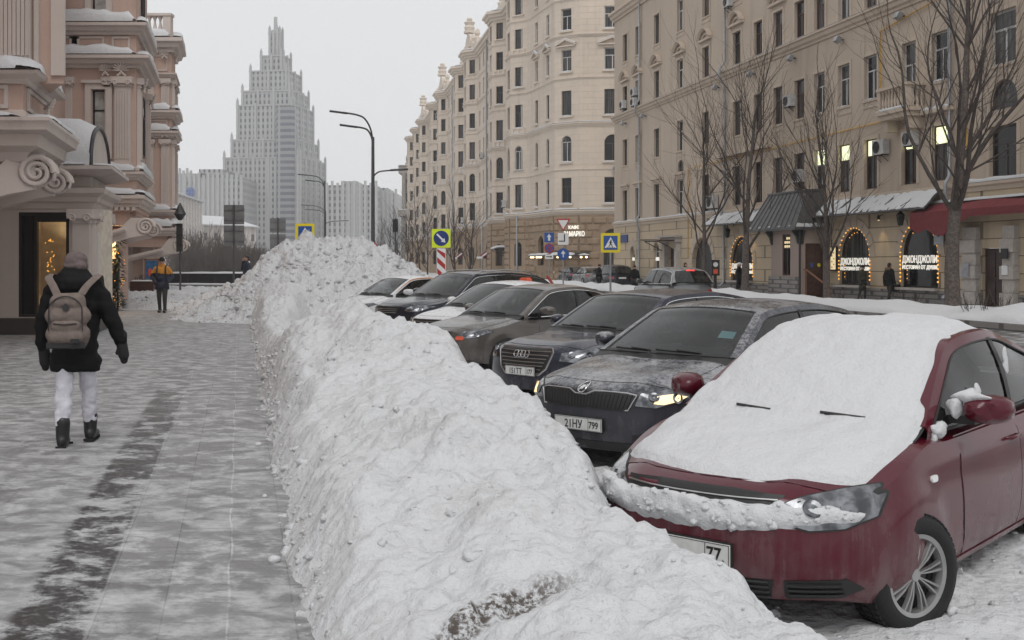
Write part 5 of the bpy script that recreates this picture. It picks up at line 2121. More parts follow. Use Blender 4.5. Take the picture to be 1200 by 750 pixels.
# balcony
bx = cs[12]
m = MB()
m.M = TM
m.box(bx - 1.15, bx + 1.15, -.85, -.002, 7.62, 7.78)
m.box(bx - 1.05, bx + 1.05, -.75, -.002, 7.42, 7.62)
for s in (-.8, .8):
	m.box(bx + s - .14, bx + s + .14, -.6, -.002, 6.95, 7.42)
m.box(bx - 1.1, bx - .9, -.8, -.6, 7.78, 8.62)
m.box(bx + .9, bx + 1.1, -.8, -.6, 7.78, 8.62)
m.box(bx - 1.14, bx + 1.14, -.84, -.58, 8.62, 8.74)
m.box(bx - 1.14, bx - .88, -.58, -.01, 8.62, 8.74)
m.box(bx + .88, bx + 1.14, -.58, -.01, 8.62, 8.74)
bal = m.build('balcony', MAT['tan_trim'], tan)
m = MB()
m.M = TM
balusters(m, (bx - .9, -.7), (bx + .9, -.7), 7.78, .84, 8, .085)
balusters(m, (bx - 1.0, -.6), (bx - 1.0, 0), 7.78, .84, 3, .085)
balusters(m, (bx + 1.0, -.6), (bx + 1.0, 0), 7.78, .84, 3, .085)
m.build('balustrade', MAT['tan_trim'], bal, 60)
m = MB()
m.M = TM
snow_ledge(m, [(bx - 1.15, -.02), (bx + 1.15, -.02)], 7.78, .85, .10, 2.0, .55)
snow_ledge(m, [(bx + 1.2, 0), (bx + 3.0, 0)], 7.55, .3, .12, 6.0)
m.build('balcony_snow', MAT['clean_snow'], bal, 180)
m = MB()
m.M = TM
m.box(bx + 1.2, bx + 3.0, -.3, -.002, 7.4, 7.55)
m.box(ts(843), ts(905), -.3, -.002, 7.55, 7.72)
m.build('ledge', MAT['tan_trim'], tan)
# snowy sheet-metal pent roofs over the restaurant front and the dark porch between them
PX0, PX1 = ts(912), ts(975)
def pent(xa, xb, z0, z1, out):
	m = MB()
	m.M = TM
	m.add([(xa, -.06, z1), (xb, -.06, z1), (xb + .1, -out, z0), (xa - .1, -out, z0), (xa, -.06, z1 - .05), (xb, -.06, z1 - .05), (xb + .1, -out, z0 - .05), (xa - .1, -out, z0 - .05)],
		[(3, 2, 1, 0), (4, 5, 6, 7), (0, 4, 7, 3), (2, 6, 5, 1), (3, 7, 6, 2)])
	n = int((xb - xa) / .5)
	for k in range(n + 1):
		f = k / n
		a = Vector((lerp(xa, xb, f), -.06, z1 + .02))
		b = Vector((lerp(xa - .1, xb + .1, f), -out, z0 + .02))
		m.tube([a, b], .022, 4)
	o = m.build('pent_roof', MAT['seam_metal'], tan)
	s = MB()
	s.M = TM
	rows = []
	nx, ny = int((xb - xa) / .09), 14
	for i in range(nx + 1):
		f = i / nx
		x = lerp(xa, xb, f)
		row = []
		for j in range(ny + 1):
			g = j / ny
			nz = fbm(x * 2.4 + g * 2.0, g * 1.5, z0, 4)
			cl = smooth01(.78 + 1.1 * nz - .25 * abs(g - .6))
			hh = .085 * cl - .012
			if j in (0, ny):
				hh = min(hh, .03)
			row.append((x, lerp(-.06, -out, g), lerp(z1, z0, g) + hh))
		rows.append(row)
	s.grid(rows)
	s.build('roof_snow', MAT['clean_snow'], o, 180)
pent(ts(841), PX0, 3.72, 4.46, .95)
pent(PX1, ts(1108), 3.72, 4.52, .95)
def porch():
	"""projecting porch: an oriel window towards the street, the door in its near side, a dark hipped metal hood on carved brackets"""
	r = MB()
	r.M = TM
	xa, xb, out = ts(914), ts(974), 1.8
	zt, ze = 4.95, 3.22
	xi0, xi1 = xa + .75, xb - .45
	yo = -.95
	q = [(xa, -out, ze), (xb, -out, ze), (xi1, yo, zt), (xi0, yo, zt), (xa, -.06, ze), (xb, -.06, ze), (xi0, -.06, zt), (xi1, -.06, zt)]
	r.add(q, [(0, 1, 2, 3), (4, 0, 3, 6), (1, 5, 7, 2), (3, 2, 7, 6)])
	r.box(xa - .03, xb + .03, -out - .03, -.062, ze - .10, ze - .005)
	for k in range(11):
		f = k / 10
		r.tube([(lerp(xa, xb, f), -out, ze + .02), (lerp(xi0, xi1, f), yo, zt + .02)], .026, 4)
	for k in range(1, 5):
		f = k / 4
		r.tube([(xb, lerp(-out, -.06, f), ze + .02), (xi1, lerp(yo, -.06, f), zt + .02)], .026, 4)
	r.box(xi0 - .06, xi1 + .06, yo - .06, -.062, zt - .02, zt + .07)
	rf = r.build('porch_roof', MAT['seam_metal'], tan)
	s = MB()
	s.M = TM
	rows = []
	for i in range(31):
		f = i / 30
		y = lerp(-out, -.3, f)
		nz = fbm(y * 2.2, 3.0, 1.0, 3)
		w_ = .34 + .22 * nz
		rows.append([(xb - .5 * w_ * g * .9 + .0, y * (1 - .1 * g), ze + (zt - ze) * .55 * w_ * g + .10 * math.sin(PI * min(1, g + .12)) * (1 + .3 * nz)) for g in (0, .2, .5, .8, 1)])
	s.grid(rows)
	snow_ledge(s, [(xi0, yo), (xi1, yo)], zt + .06, .0, .05, 5.0, -.9)
	for k in range(5):
		x = lerp(xa + .3, xb - .2, k / 4.4)
		s.ellipsoid((x, -out + .10, ze + .09), (.13 + .1 * rnd.random(), .09, .05), n=10, k=6)
	s.build('roof_snow', MAT['clean_snow'], rf, 180)
	w = MB()
	bx0, bx1, bo = ts(936), ts(971), 1.45
	L = bx1 - bx0
	M2 = TM @ Matrix.Translation((bx0, -bo, 0))
	M3 = TM @ Matrix.Translation((bx1, -bo, 0)) @ Matrix.Rotation(PI / 2, 4, 'Z')
	w.M = M2
	wx = L * .54
	wall(w, 0, L, .95, ze - .1, [(wx - .42, wx + .42, 1.0, 2.95, False)], .15)
	w.M = M3
	wall(w, 0, bo - .06, -.25, ze - .1, [(.28, 1.2, -.25, 2.5, False)], .12)
	w.M = TM
	w.poly([(bx0, -bo, .95), (bx0, -bo, ze - .1), (bx0, -.06, ze - .1), (bx0, -.06, .95)])
	w.build('porch_wall', MAT['porch_render'], tan)
	w = MB()
	w.M = TM
	w.box(bx0 - .10, bx1 - .01, -bo - .10, -bo + .12, -.3, .95)
	w.box(bx0 - .10, bx0 + .05, -bo + .121, -.06, -.3, .95)
	w.build('stone_base', MAT['granite'], tan)
	o = window(tan, M2, wx, 1.0, .84, 1.95, False, 'wood_brown', 'pane_dark', 'C', None, .1)
	for k in range(3):
		for j in range(3):
			if (k, j) != (0, 2):
				g = MB()
				g.box(-.26 + k * .2, -.26 + k * .2 + .11, -.058, -.03, 1.32 + j * .19, 1.32 + j * .19 + .11)
				g.build('lit_pane', MAT['window_glow'], o)
	d = MB()
	d.M = M3
	d.box(.29, 1.19, .06, .11, -.1, 2.48)
	for k in range(2):
		xx = lerp(.29, 1.19, .5 * k)
		for zz in (.15, .9, 1.65):
			d.box(xx + .06, xx + .38, .035, .058, zz, zz + .62)
	dd = d.build('door', MAT['wood_brown'], tan)
	st = MB()
	st.M = M3
	st.box(.55, .68, .025, .034, 1.4, 1.6)
	st.build('sticker', MAT['sign_blue'], dd)
	st = MB()
	st.M = M3
	st.lathe([(.085, .022), (.085, .034)], (.98, 0, 1.5), 18, 0, 'y')
	st.build('sticker', MAT['sign_yellow'], dd)
	h = MB()
	h.M = M3
	h.tube([(.16, -.1, 1.3), (.2, -.25, 1.28), (.75, -1.5, .45)], .045, 6)
	h.tube([(.2, -.25, 1.28), (.2, -.25, -.2)], .022, 5)
	h.tube([(.75, -1.5, .45), (.75, -1.5, -.2)], .022, 5)
	h.build('handrail', MAT['rail_wood'], tan, 60)
	for (MM, x) in ((M2, .12), (M2, L - .08), (M3, .1), (M3, bo - .2)):      # carved brackets under the eaves
		k = MB()
		k.M = MM
		dd_ = .33 if MM is M2 else .28
		pts = [(0, 2.45), (-.08, 2.5), (-dd_ * .45, 2.8), (-dd_, 3.02), (-dd_, ze - .1), (0, ze - .1)]
		k.add([(x - .06, y, z) for y, z in pts] + [(x + .06, y, z) for y, z in pts], [(5, 4, 3, 2, 1, 0), (6, 7, 8, 9, 10, 11)] + [(i, (i + 1) % 6, (i + 1) % 6 + 6, i + 6) for i in range(6)])
		tube_spiral(k, (x, -.14, 2.94), (0, 1, 0), (0, 0, 1), .10, 1.6, .03, 0, 18)
		k.build('bracket', MAT['dark_metal'], tan, 40)
	m = MB()
	m.M = TM
	m.tube([(bx1 + .1, -bo - .05, ze - .1), (bx1 + .1, -bo - .05, .1)], .05, 7)
	m.build('drainpipe', MAT['dark_metal'], tan, 60)
	mb_ = MB()
	mb_.M = TM
	x0, x1 = ts(977.5), ts(984.5)
	mb_.box(x0, x1, -.2, -.12, 1.25, 2.35)
	o = mb_.build('menu_board', MAT['plastic_black'], tan)
	mb_ = MB()
	mb_.M = TM
	mb_.box(x0 + .05, x1 - .05, -.206, -.201, 1.3, 2.3)
	o2 = mb_.build('menu_sheet', MAT['window_glow'], o)
	for k in range(7):
		f = MB()
		f.M = TM
		f.lathe([(.045, -.212), (.045, -.2065)], (lerp(x0, x1, .34 + .32 * (k % 2)), 0, 1.4 + .13 * k), 12, 0, 'y')
		f.build('picture', MAT['rail_wood'], o2)
porch()
# restaurant windows: black arched frames, lettering, a string of bulbs round each
for wi, (px, w, h, zb) in enumerate(rest):
	s = ts(px)
	o = window(tan, TM, s, zb, w, h - zb, True, 'plastic_black', 'pane_dark', 'N', None, .12)
	b = MB()
	r = w / 2 + .02
	hh = h - zb
	pts = []
	zz = .25
	while zz < hh - w / 2:
		pts += [(-r, zz), (r, zz)]
		zz += .165
	n = 17
	for k in range(n):
		a = PI * (k + .5) / n
		pts.append((r * math.cos(a), hh - w / 2 + r * math.sin(a)))
	for x, z in pts:
		b.ellipsoid((x, -.19, z), (.034, .034, .034), n=8, k=5)
	# extra glowing beads added at the pane imitate the string's reflection in it
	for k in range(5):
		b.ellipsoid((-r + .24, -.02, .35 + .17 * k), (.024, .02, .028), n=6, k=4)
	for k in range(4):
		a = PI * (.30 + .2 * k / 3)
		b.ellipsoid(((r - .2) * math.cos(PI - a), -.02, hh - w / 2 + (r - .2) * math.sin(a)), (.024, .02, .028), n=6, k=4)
	b.build('light_string', MAT['lamp_warm'], o, 180)
	for txt, size, dz, sx in (('ДЖОНДЖОЛИ', .40, hh - w / 2 - .30, .86), ('РЕСТОРАН ОТ ДУШИ', .205, hh - w / 2 - .55, .9)):
		me = text_mesh(txt, size, .012, 'CENTER', sx, .006)
		xs = [v.co.x for v in me.vertices]
		k = (w - .16) / (max(xs) - min(xs))
		me.transform(Matrix.Diagonal((k, 1, 1, 1)))
		me.transform(Matrix(((1, 0, 0, 0), (0, 0, -1, -.155), (0, 1, 0, dz), (0, 0, 0, 1))))
		me.materials.append(MAT['sign_lit'])
		link('lettering', me, o)
	sl = MB()
	sl.M = TM
	sl.box(s - w / 2 - .12, s + w / 2 + .12, -.3, -.12, zb - .1, zb + .0)
	sl.build('sill', MAT['portal_stone'], tan)
# red awning over the doorway to the right
m = MB()
m.M = TM
ax0, ax1 = ts(1089), TL
prof = []
for k in range(25):
	f = k / 24
	x = lerp(ax0, ax1 - 4, f)
	edge = 3.02 if f < .12 else 0
	drop = 2.62 + .85 * min(1, max(0, (abs(f - .15) - .02) / .16))**.9 if f > .06 else 2.95 - (f / .06) * .3
	prof.append((x, min(drop, 3.28)))
top = [(x, 3.95 + .05 * math.sin(i)) for i, (x, _) in enumerate(prof)]
m.grid([[(x, -.85, z) for x, z in prof], [(x, -.85, 3.55) for x, z in prof], [(x, -.1, z) for x, z in top]])
m.grid([[(x, -.83, z) for x, z in prof], [(x, -.83, 3.53) for x, z in prof], [(x, -.1, z - .03) for x, z in top]])
m.poly([(prof[0][0], -.85, prof[0][1]), (prof[0][0], -.85, 3.55), (prof[0][0], -.1, 3.95), (prof[0][0], -.1, 3.4)])
aw = m.build('red_awning', MAT['red_awning'], None)
aw.matrix_world = TW
tag(aw, 'dark red scalloped awning with a rim of snow over the brown doorway', 'awning')
m = MB()
m.M = TM
snow_ledge(m, [(ax0, 0), (ax1 - 4, 0)], 3.9, .3, .10, 4.0)
m.build('awning_snow', MAT['clean_snow'], aw, 180)
# doorway with blocky pilasters
for xa, xb in ((dx0 - .98, dx0 - .06), (dx1 + .06, dx1 + .8)):
	m = MB()
	m.M = TM
	z = .1
	k = 0
	while z < 2.9:
		o_ = .32 if k % 2 == 0 else .24
		m.box(xa + (.0 if k % 2 == 0 else .05), xb - (.0 if k % 2 == 0 else .05), -o_, -.052, z, min(z + .46, 2.95))
		z += .47
		k += 1
	m.build('pilaster', MAT['portal_stone'], tan)
m = MB()
m.M = TM
m.box(dx0, dx1, .08, .15, -.1, 2.13)
for xx in (dx0 + .08, (dx0 + dx1) / 2 + .03):
	for zz in (.15, 1.1):
		m.box(xx, xx + (dx1 - dx0) / 2 - .12, .05, .08, zz, zz + .85)
dr_ = m.build('door', MAT['door_brown'], tan)
m = MB()
m.M = TM
m.tube([(dx1 - .1, .03, 1.0), (dx1 - .1, .0, 1.05), (dx1 - .1, .03, 1.1)], .015, 6)
m.build('handle', MAT['dark_metal'], dr_)
for xa, za, w_, h_, mt in ((dx1 + .2, 1.75, .36, .36, 'sign_black'), (dx1 + .24, 1.2, .30, .32, 'sign_white'), (dx0 - .78, 1.1, .42, .5, 'galvanised')):
	m = MB()
	m.M = TM
	m.box(xa, xa + w_, -.36, -.325, za, za + h_)
	m.box(xa + w_ * .3, xa + w_ * .7, -.366, -.36, za + h_ * .5, za + h_ * .8)
	m.box(xa + w_ * .15, xa + w_ * .85, -.366, -.36, za + h_ * .2, za + h_ * .28)
	o = m.build('wall_plaque', MAT[mt], None)
	o.matrix_world = TW
	tag(o, {'sign_black': 'small black square plaque on the stone pier right of the brown door', 'sign_white': 'small pale notice below the black plaque right of the brown door',
			'galvanised': 'grey metal plate on the stone pier left of the brown door'}[mt], 'plaque')
m = MB()
m.M = TM
xa = ts(1098)
m.box(xa, xa + .62, -.14, -.11, 2.3, 2.95)
m.box(xa + .06, xa + .56, -.15, -.141, 2.55, 2.6)
o = m.build('notice_board', MAT['galvanised'], None)
o.matrix_world = TW
tag(o, 'grey notice board beside the right hand restaurant window', 'notice board')
m = MB()
m.lathe([(.13, -.02), (.13, 0)], (xa + .31, -.15, 2.75), 16, 0, 'y')
m.v = [tuple(TM @ Vector(v)) for v in m.v]
m.build('emblem', MAT['sign_black'], o)
# lanterns and the lit spot lamp
for px, lb in ((863, 'black wall lantern above the first lit restaurant arch'), (1067, 'black wall lantern above the right hand lit restaurant arch')):
	o = thing('wall_lantern', lb, 'lantern', group='wall lanterns on the restaurant front')
	o.matrix_world = TW @ TM @ Matrix.Translation((ts(px) - (.0 if px > 900 else .2), -.45, 3.12 if px > 900 else 3.0))
	b = MB()
	b.lathe([(.05, -.02), (.09, .0), (.15, .38), (.16, .40), (.05, .52), (.02, .62)], n=6)
	b.build('lantern_body', MAT['pane_dark'], o)
	b = MB()
	for k in range(6):
		a = 2 * PI * k / 6
		b.tube([(.09 * math.cos(a), .09 * math.sin(a), 0), (.155 * math.cos(a), .155 * math.sin(a), .39)], .013, 4)
	b.lathe([(.17, .385), (.175, .41), (.06, .53), (.02, .64), (.03, .67), (.0, .72)], n=6)
	b.tube([(0, 0, .66), (0, .1, .85), (0, .3, .88), (0, .40, .6)], .018, 5)
	b.build('lantern_frame', MAT['dark_metal'], o)
o = thing('spot_lamp', 'small lit wall spot shining down between the two right restaurant arches', 'lamp')
sxp = ts(1036)
o.matrix_world = TW @ TM @ Matrix.Translation((sxp, -.25, 3.42))
b = MB()
b.lathe([(.06, -.02), (.075, .14), (.03, .2)], n=14)
b.tube([(0, 0, .16), (0, .2, .2)], .015, 5)
b.build('lamp_housing', MAT['dark_metal'], o, 50)
b = MB()
b.lathe([(.05, -.024), (.05, -.016)], n=14)
b.build('bulb', MAT['lamp_soft'], o)
for (px, zz, pw) in ((1036, 3.33, 22), (889, 3.15, 24)):
	L = bpy.data.lights.new('lamp_light', 'SPOT')
	L.energy = pw
	L.color = (1, .72, .36)
	L.spot_size = R(95)
	L.spot_blend = .8
	L.shadow_soft_size = .04
	lo_ = bpy.data.objects.new('lamp_light', L)
	COL.objects.link(lo_)
	lo_.matrix_world = TW @ TM @ Matrix.Translation((ts(px) - (.35 if px < 900 else 0), -.3, zz)) @ Matrix.Rotation(R(-12), 4, 'X')
# air conditioners and floodlights
for px, z, lb, sc in ((733, 12.75, 'air conditioner under the far left pediment of the tan house', 1), (746, 13.3, 'upper air conditioner of the stacked pair beside the far drainpipe', 1), (746, 12.6, 'lower air conditioner of the stacked pair beside the far drainpipe', 1),
					(857, 15.9, 'air conditioner high up beside the middle drainpipe', 1), (929, 9.3, 'air conditioner below a brown window above the left pent roof', 1), (838, 4.75, 'large old fan unit on the ledge left of the middle drainpipe', 1.35),
					(940, 5.5, 'pale air conditioner hung across a window above the dark porch', 1.1), (1037, 6.15, 'white air conditioner beside a lit window above the right pent roof', 1.1), (1072, 6.3, 'white air conditioner under the balcony', 1.0)):
	ac_unit(lb, TM, TW, ts(px), z, .8 * sc, .56 * sc)
for px, lb in ((734, 'far left'), (757, 'second'), (843, 'third'), (884, 'fourth'), (932, 'fifth'), (988, 'sixth'), (1060, 'nearest')):
	wall_lamp_box('grey floodlight under the main cornice of the tan house, %s of the row' % lb, TM, TW, ts(px), 11.65, 'floodlights under the cornice')
# street name plate at the corner
m = MB()
m.M = TM
m.box(ts(727), ts(737), -.12, -.06, 3.05, 3.6)
o = m.build('name_plate', MAT['sign_deepblue'], None)
o.matrix_world = TW
tag(o, 'small dark blue name plate on the far corner of the tan house', 'name plate')
# ------------------------------------------------------------------ the cream apartment house with canted bays and a rusticated base, beyond the side street
CU = Vector((.17, -1)).normalized()                      # towards the camera along the street front
CO = Vector((CU.y, -CU.x))                               # out into the street
CO = Vector((-1, -.17)).normalized()
def cpt(Y, o=0.0):
	p = Vector((20.1 - .17 * Y, Y)) + CO * o
	return (p.x, p.y)
cA, cB, cC, cD = (1.85, 109.0), (3.93, 102.0), (6.1, 100.5), (9.85, 100.0)
BAYS = [112.5, 124.5, 147, 159, 182, 195, 217, 231, 247]
plan_, faces_ = [], []
fy = 252.0
plan_.append(cpt(fy))
for yb in sorted(BAYS, reverse=True):
	for dy, o in ((2.75, 0), (1.35, 1.35), (-1.35, 1.35), (-2.75, 0)):
		plan_.append(cpt(yb + dy, o))
plan_ += [cA, cB, cC, cD]
cream = thing('cream_apartment_building', 'ornate cream stone apartment building with stacked canted bays and a cafe in its rounded corner', 'building', (cC[0], cC[1], 0))
CB = Vector((cC[0], cC[1], 0))
lp = [(x - CB.x, y - CB.y) for x, y in plan_]
NB = len(BAYS)
CROWS = [(6.95, 2.35, False), (10.75, 2.4, True), (14.95, 2.3, False), (19.0, 2.0, False), (22.75, 2.0, False), (26.2, 1.8, False)]
CTOP = 29.2
cw = MB()
rest_ = MB()
full, small = [], []
for i in range(len(plan_) - 1):
	p, q_ = plan_[i], plan_[i + 1]
	M, L, a = face_matrix(p, q_, CB)
	isbay = i < NB * 4
	k = (i - 1) % 4 if isbay else -1
	yb = sorted(BAYS, reverse=True)[min((i - 1) // 4, NB - 1)] if 0 < i < NB * 4 else 0
	ops = []
	if isbay and i > 0 and k in (0, 1, 2):
		xs = [(L / 2, .95 if k != 1 else 1.15)]
		if k == 1:
			xs = [(L / 2, 1.3)]
	elif isbay:                                             # flat wall between bays
		n = max(1, int(L / 3.2))
		xs = [(L * (j + .5) / n, .95) for j in range(n)]
	else:
		j = i - NB * 4
		xs = {0: [(L * .5, .8)], 1: [(L * .25, .8), (L * .72, .8)], 2: [(L * .48, 1.05)], 3: [(L * .79, 1.45)]}[j]
		if j == 0:
			xs = []
	for (z, h, arch) in CROWS:
		for x, w in xs:
			if L < w + .3:
				continue
			ops.append((x - w / 2, x + w / 2, z, z + h, arch))
			ent = (M, x, z, w, h, arch)
			near = (not isbay) or (k == 2) or (k == 1 and yb < 150)
			(full if near else small).append((ent, yb))
	cw.M = M
	wall(cw, 0, L, 5.9, CTOP, ops, .22)
e = Vector(lp[-1])
back = [(e.x, e.y), (e.x + 3.5, e.y + 16), (e.x - 8, e.y + 150), lp[0]]
cw.M = None
for i in range(3):
	a, b = back[i], back[i + 1]
	cw.poly([(a[0], a[1], 0), (b[0], b[1], 0), (b[0], b[1], CTOP), (a[0], a[1], CTOP)])
cw.build('wall', MAT['cream_stucco'], cream)
full.sort(key=lambda t: t[1])
for n, ((M, x, z, w, h, arch), yb) in enumerate(full):
	if n < 99:
		fr = 'frame_white' if (yb == 0 and z > 18.5 or rnd.random() < .12) else 'frame_dark'
		window(cream, M, x, z, w, h, arch, fr, 'pane_glass', 'T', None, .2)
	else:
		window_into(rest_, M, x, z, w, h, arch, style='T', depth=.2)
for ((M, x, z, w, h, arch), yb) in small:
	window_into(rest_, M, x, z, w, h, arch, style='T', depth=.2)
o = rest_.build('window', [MAT['frame_dark'], MAT['pane_glass']], cream)
o['kind'] = 'stuff'
# rusticated base
cg = MB()
for i in range(len(plan_) - 1):
	M, L, a = face_matrix(plan_[i], plan_[i + 1], CB)
	ops = []
	j = i - NB * 4
	if j == 1:
		ops = [(L * .36, L * .6, 1.3, 4.1, True)]
	elif j == 3:
		ops = [(L * .58, L * .58 + 1.5, -.2, 4.6, True)]
	elif i % 4 == 0 and 0 < i < NB * 4:
		n = max(1, int(L / 4.5))
		ops = [(L * (t + .5) / n - .7, L * (t + .5) / n + .7, .9, 3.9, True) for t in range(n)]
	elif (i - 1) % 4 == 2 and i < NB * 4:
		ops = [(L / 2 - .45, L / 2 + .45, 1.2, 3.6, True)]
	cg.M = M
	wall(cg, 0, L, -.4, 5.9, ops, .35, 0, -.12)
	for (xa, xb, za, zb, ar) in ops:
		if j in (1, 3) or i % 4 == 0:
			window(cream, M, (xa + xb) / 2, za, xb - xa, zb - za, True, 'frame_dark', 'pane_dark', 'T', None, .22)
		else:
			window(cream, M, (xa + xb) / 2, za, xb - xa, zb - za, True, 'frame_dark', 'pane_dark', 'T', None, .22)
cg.M = None
# raised rough blocks give the base its deep courses
for i in list(range(NB * 4, len(plan_) - 1)) + [NB * 4 - 3, NB * 4 - 2, NB * 4 - 1, NB * 4 - 7, NB * 4 - 6, NB * 4 - 5, NB * 4 - 4]:
	M, L, a = face_matrix(plan_[i], plan_[i + 1], CB)
	j = i - NB * 4
	holes = []
	if j == 1:
		holes = [(L * .36 - .1, L * .6 + .1, 1.2, 4.2)]
	elif j == 3:
		holes = [(L * .58 - .1, L * .58 + 1.6, -.2, 4.7)]
	elif i % 4 == 0 and 0 < i < NB * 4:
		n = max(1, int(L / 4.5))
		holes = [(L * (t + .5) / n - .8, L * (t + .5) / n + .8, .8, 4.0) for t in range(n)]
	elif (i - 1) % 4 == 2 and i < NB * 4:
		holes = [(L / 2 - .55, L / 2 + .55, 1.1, 3.7)]
	cg.M = M
	nrow = 9
	for r_ in range(nrow):
		z0 = r_ * 5.7 / nrow
		n = max(1, round(L / 1.35))
		for t in range(n + 1):
			x0 = (t - (.5 if r_ % 2 else 0)) * L / n
			x1 = x0 + L / n
			x0, x1 = max(0, x0) + .05, min(L, x1) - .05
			if x1 - x0 < .15 or any(x0 < h_[1] and x1 > h_[0] and z0 + .63 > h_[2] and z0 < h_[3] for h_ in holes):
				continue
			g = .09 + .07 * rnd.random()
			q = [(x0, -.12, z0 + .04), (x1, -.12, z0 + .04), (x1, -.12, z0 + .6), (x0, -.12, z0 + .6)]
			u = [(x0 + .1, -.12 - g, z0 + .13), (x1 - .1, -.12 - g, z0 + .13), (x1 - .1, -.12 - g, z0 + .51), (x0 + .1, -.12 - g, z0 + .51)]
			cg.add(q + u, [(4, 5, 6, 7), (0, 1, 5, 4), (1, 2, 6, 5), (2, 3, 7, 6), (3, 0, 4, 7)])
cg.build('rusticated_base', MAT['brown_stone'], cream)
# mouldings
cm = MB()
for z, h, o in ((5.9, .5, .35), (13.9, .45, .25), (18.2, .22, .12), (22.05, .3, .2), (25.4, .2, .12), (9.9, .2, .1)):
	sweep(cm, lp, cornice(z, h, o, -.02))
sweep(cm, lp, cornice(CTOP - .9, 1.0, .75, -.02))
# aprons and brackets on the bays
for i in range(1, NB * 4):
	k = (i - 1) % 4
	if k == 3:
		continue
	M, L, a = face_matrix(plan_[i], plan_[i + 1], CB)
	cm.M = M
	for z in (14.35, 22.3):
		cm.box(.12, L - .12, -.07, -.004, z, z + .5)
		for t in range(3):
			cm.box(L * (t + .5) / 3 - .1, L * (t + .5) / 3 + .1, -.16, -.074, z - .05, z + .45)
	for z, h, ar in CROWS:
		if not ar:
			cm.box(L / 2 - .7, L / 2 + .7, -.14, -.004, z - .14, z - .02)
cm.M = None
for j in (1, 2, 3):                                                # corner windows: sills and pointed pediments
	M, L, a = face_matrix(plan_[NB * 4 + j], plan_[NB * 4 + j + 1], CB)
	cm.M = M
	xs = {1: [(L * .25, .8), (L * .72, .8)], 2: [(L * .48, 1.05)], 3: [(L * .79, 1.45)]}[j]
	for x, w in xs:
		for z, h, ar in CROWS:
			cm.box(x - w / 2 - .18, x + w / 2 + .18, -.14, -.004, z - .16, z - .02)
			if z == 19.0:
				for s in (-1, 1):
					cm.add([(x, -.3, z + h + 1.0), (x + s * (w / 2 + .55), -.3, z + h + .5), (x + s * (w / 2 + .55), -.3, z + h + .35), (x, -.3, z + h + .82),
							(x, -.004, z + h + 1.0), (x + s * (w / 2 + .55), -.004, z + h + .5), (x + s * (w / 2 + .55), -.004, z + h + .35), (x, -.004, z + h + .82)],
						[(0, 1, 2, 3), (0, 4, 5, 1), (2, 6, 7, 3), (1, 5, 6, 2)])
				cm.box(x - w / 2 - .5, x + w / 2 + .5, -.26, -.004, z + h + .25, z + h + .348)
cm.M = None
cm.build('moulding', MAT['cream_trim'], cream)
cs_ = MB()
for z, o, h in ((6.4, .33, .13), (14.35, .22, .09), (CTOP + .1, .6, .16)):
	snow_ledge(cs_, lp, z, o, h, z, 0, 0, .6)
for j in (1, 2, 3):
	M, L, a = face_matrix(plan_[NB * 4 + j], plan_[NB * 4 + j + 1], CB)
	cs_.M = M
	xs = {1: [(L * .25, .8), (L * .72, .8)], 2: [(L * .48, 1.05)], 3: [(L * .79, 1.45)]}[j]
	for x, w in xs:
		for z, h, ar in CROWS:
			snow_ledge(cs_, [(x - w / 2 - .15, 0), (x + w / 2 + .15, 0)], z - .02, .15, .09, x)
			if z == 19.0:
				for s in (-1, 1):
					cs_.add([(x, -.31, z + h + 1.0), (x + s * (w / 2 + .56), -.31, z + h + .5), (x + s * (w / 2 + .56), 0, z + h + .5), (x, 0, z + h + 1.0), (x, -.31, z + h + 1.07), (x + s * (w / 2 + .56), -.31, z + h + .57), (x + s * (w / 2 + .56), 0, z + h + .57), (x, 0, z + h + 1.07)],
							[(4, 5, 6, 7), (0, 1, 5, 4)])
for i in range(1, NB * 4):
	if (i - 1) % 4 in (1, 2):
		M, L, a = face_matrix(plan_[i], plan_[i + 1], CB)
		cs_.M = M
		for z, h, ar in CROWS[:4]:
			snow_ledge(cs_, [(L / 2 - .65, 0), (L / 2 + .65, 0)], z - .02, .15, .10, i)
cs_.M = None
o = cs_.build('ledge_snow', MAT['clean_snow'], cream, 180)
o['kind'] = 'stuff'
# roof, attic, gables with little statues
rf = MB()
rf.poly([(x, y, CTOP + .05) for x, y in lp + back[1:3]])
sw_ = [Vector(p) for p in lp]
rf.build('roof', MAT['clean_snow'], cream)
for a_, b_ in ((118.5, 9.0), (153, 9.0), (188, 9.5), (224, 10)):
	# parapet block over each pair of bays, stepped gable on it
	p, q2 = cpt(a_ + b_, .2), cpt(a_ - b_, .2)
	M, L, a = face_matrix(p, q2, CB)
	at_ = MB()
	at_.M = M
	at_.box(0, L, 0, .6, CTOP + .1, CTOP + 1.5)
	at_.box(L / 2 - 3.4, L / 2 + 3.4, -.15, .75, CTOP + 1.502, CTOP + 2.3)
	g = [(L / 2 - 3.0, CTOP + 2.302), (L / 2 + 3.0, CTOP + 2.302), (L / 2 + 2.4, CTOP + 3.1), (L / 2, CTOP + 4.0), (L / 2 - 2.4, CTOP + 3.1)]
	at_.prism(g, 0, .5)
	for s in (-4.2, 4.2, -7.6, 7.6):
		at_.lathe([(.35, CTOP + 1.5), (.45, CTOP + 1.8), (.2, CTOP + 2.0), (.4, CTOP + 2.4), (.3, CTOP + 2.8), (.0, CTOP + 3.1)], (L / 2 + s, .3, 0), 10)
	z = CTOP + 3.9
	at_.lathe([(.8, z), (.8, z + .3), (.6, z + .35), (.75, z + .8), (.55, z + 1.1), (.8, z + 1.5), (.3, z + 1.7), (.42, z + 1.9), (.36, z + 2.1), (.0, z + 2.2)], (L / 2, .25, 0), 12)
	at_.build('gable', MAT['cream_trim'], cream)
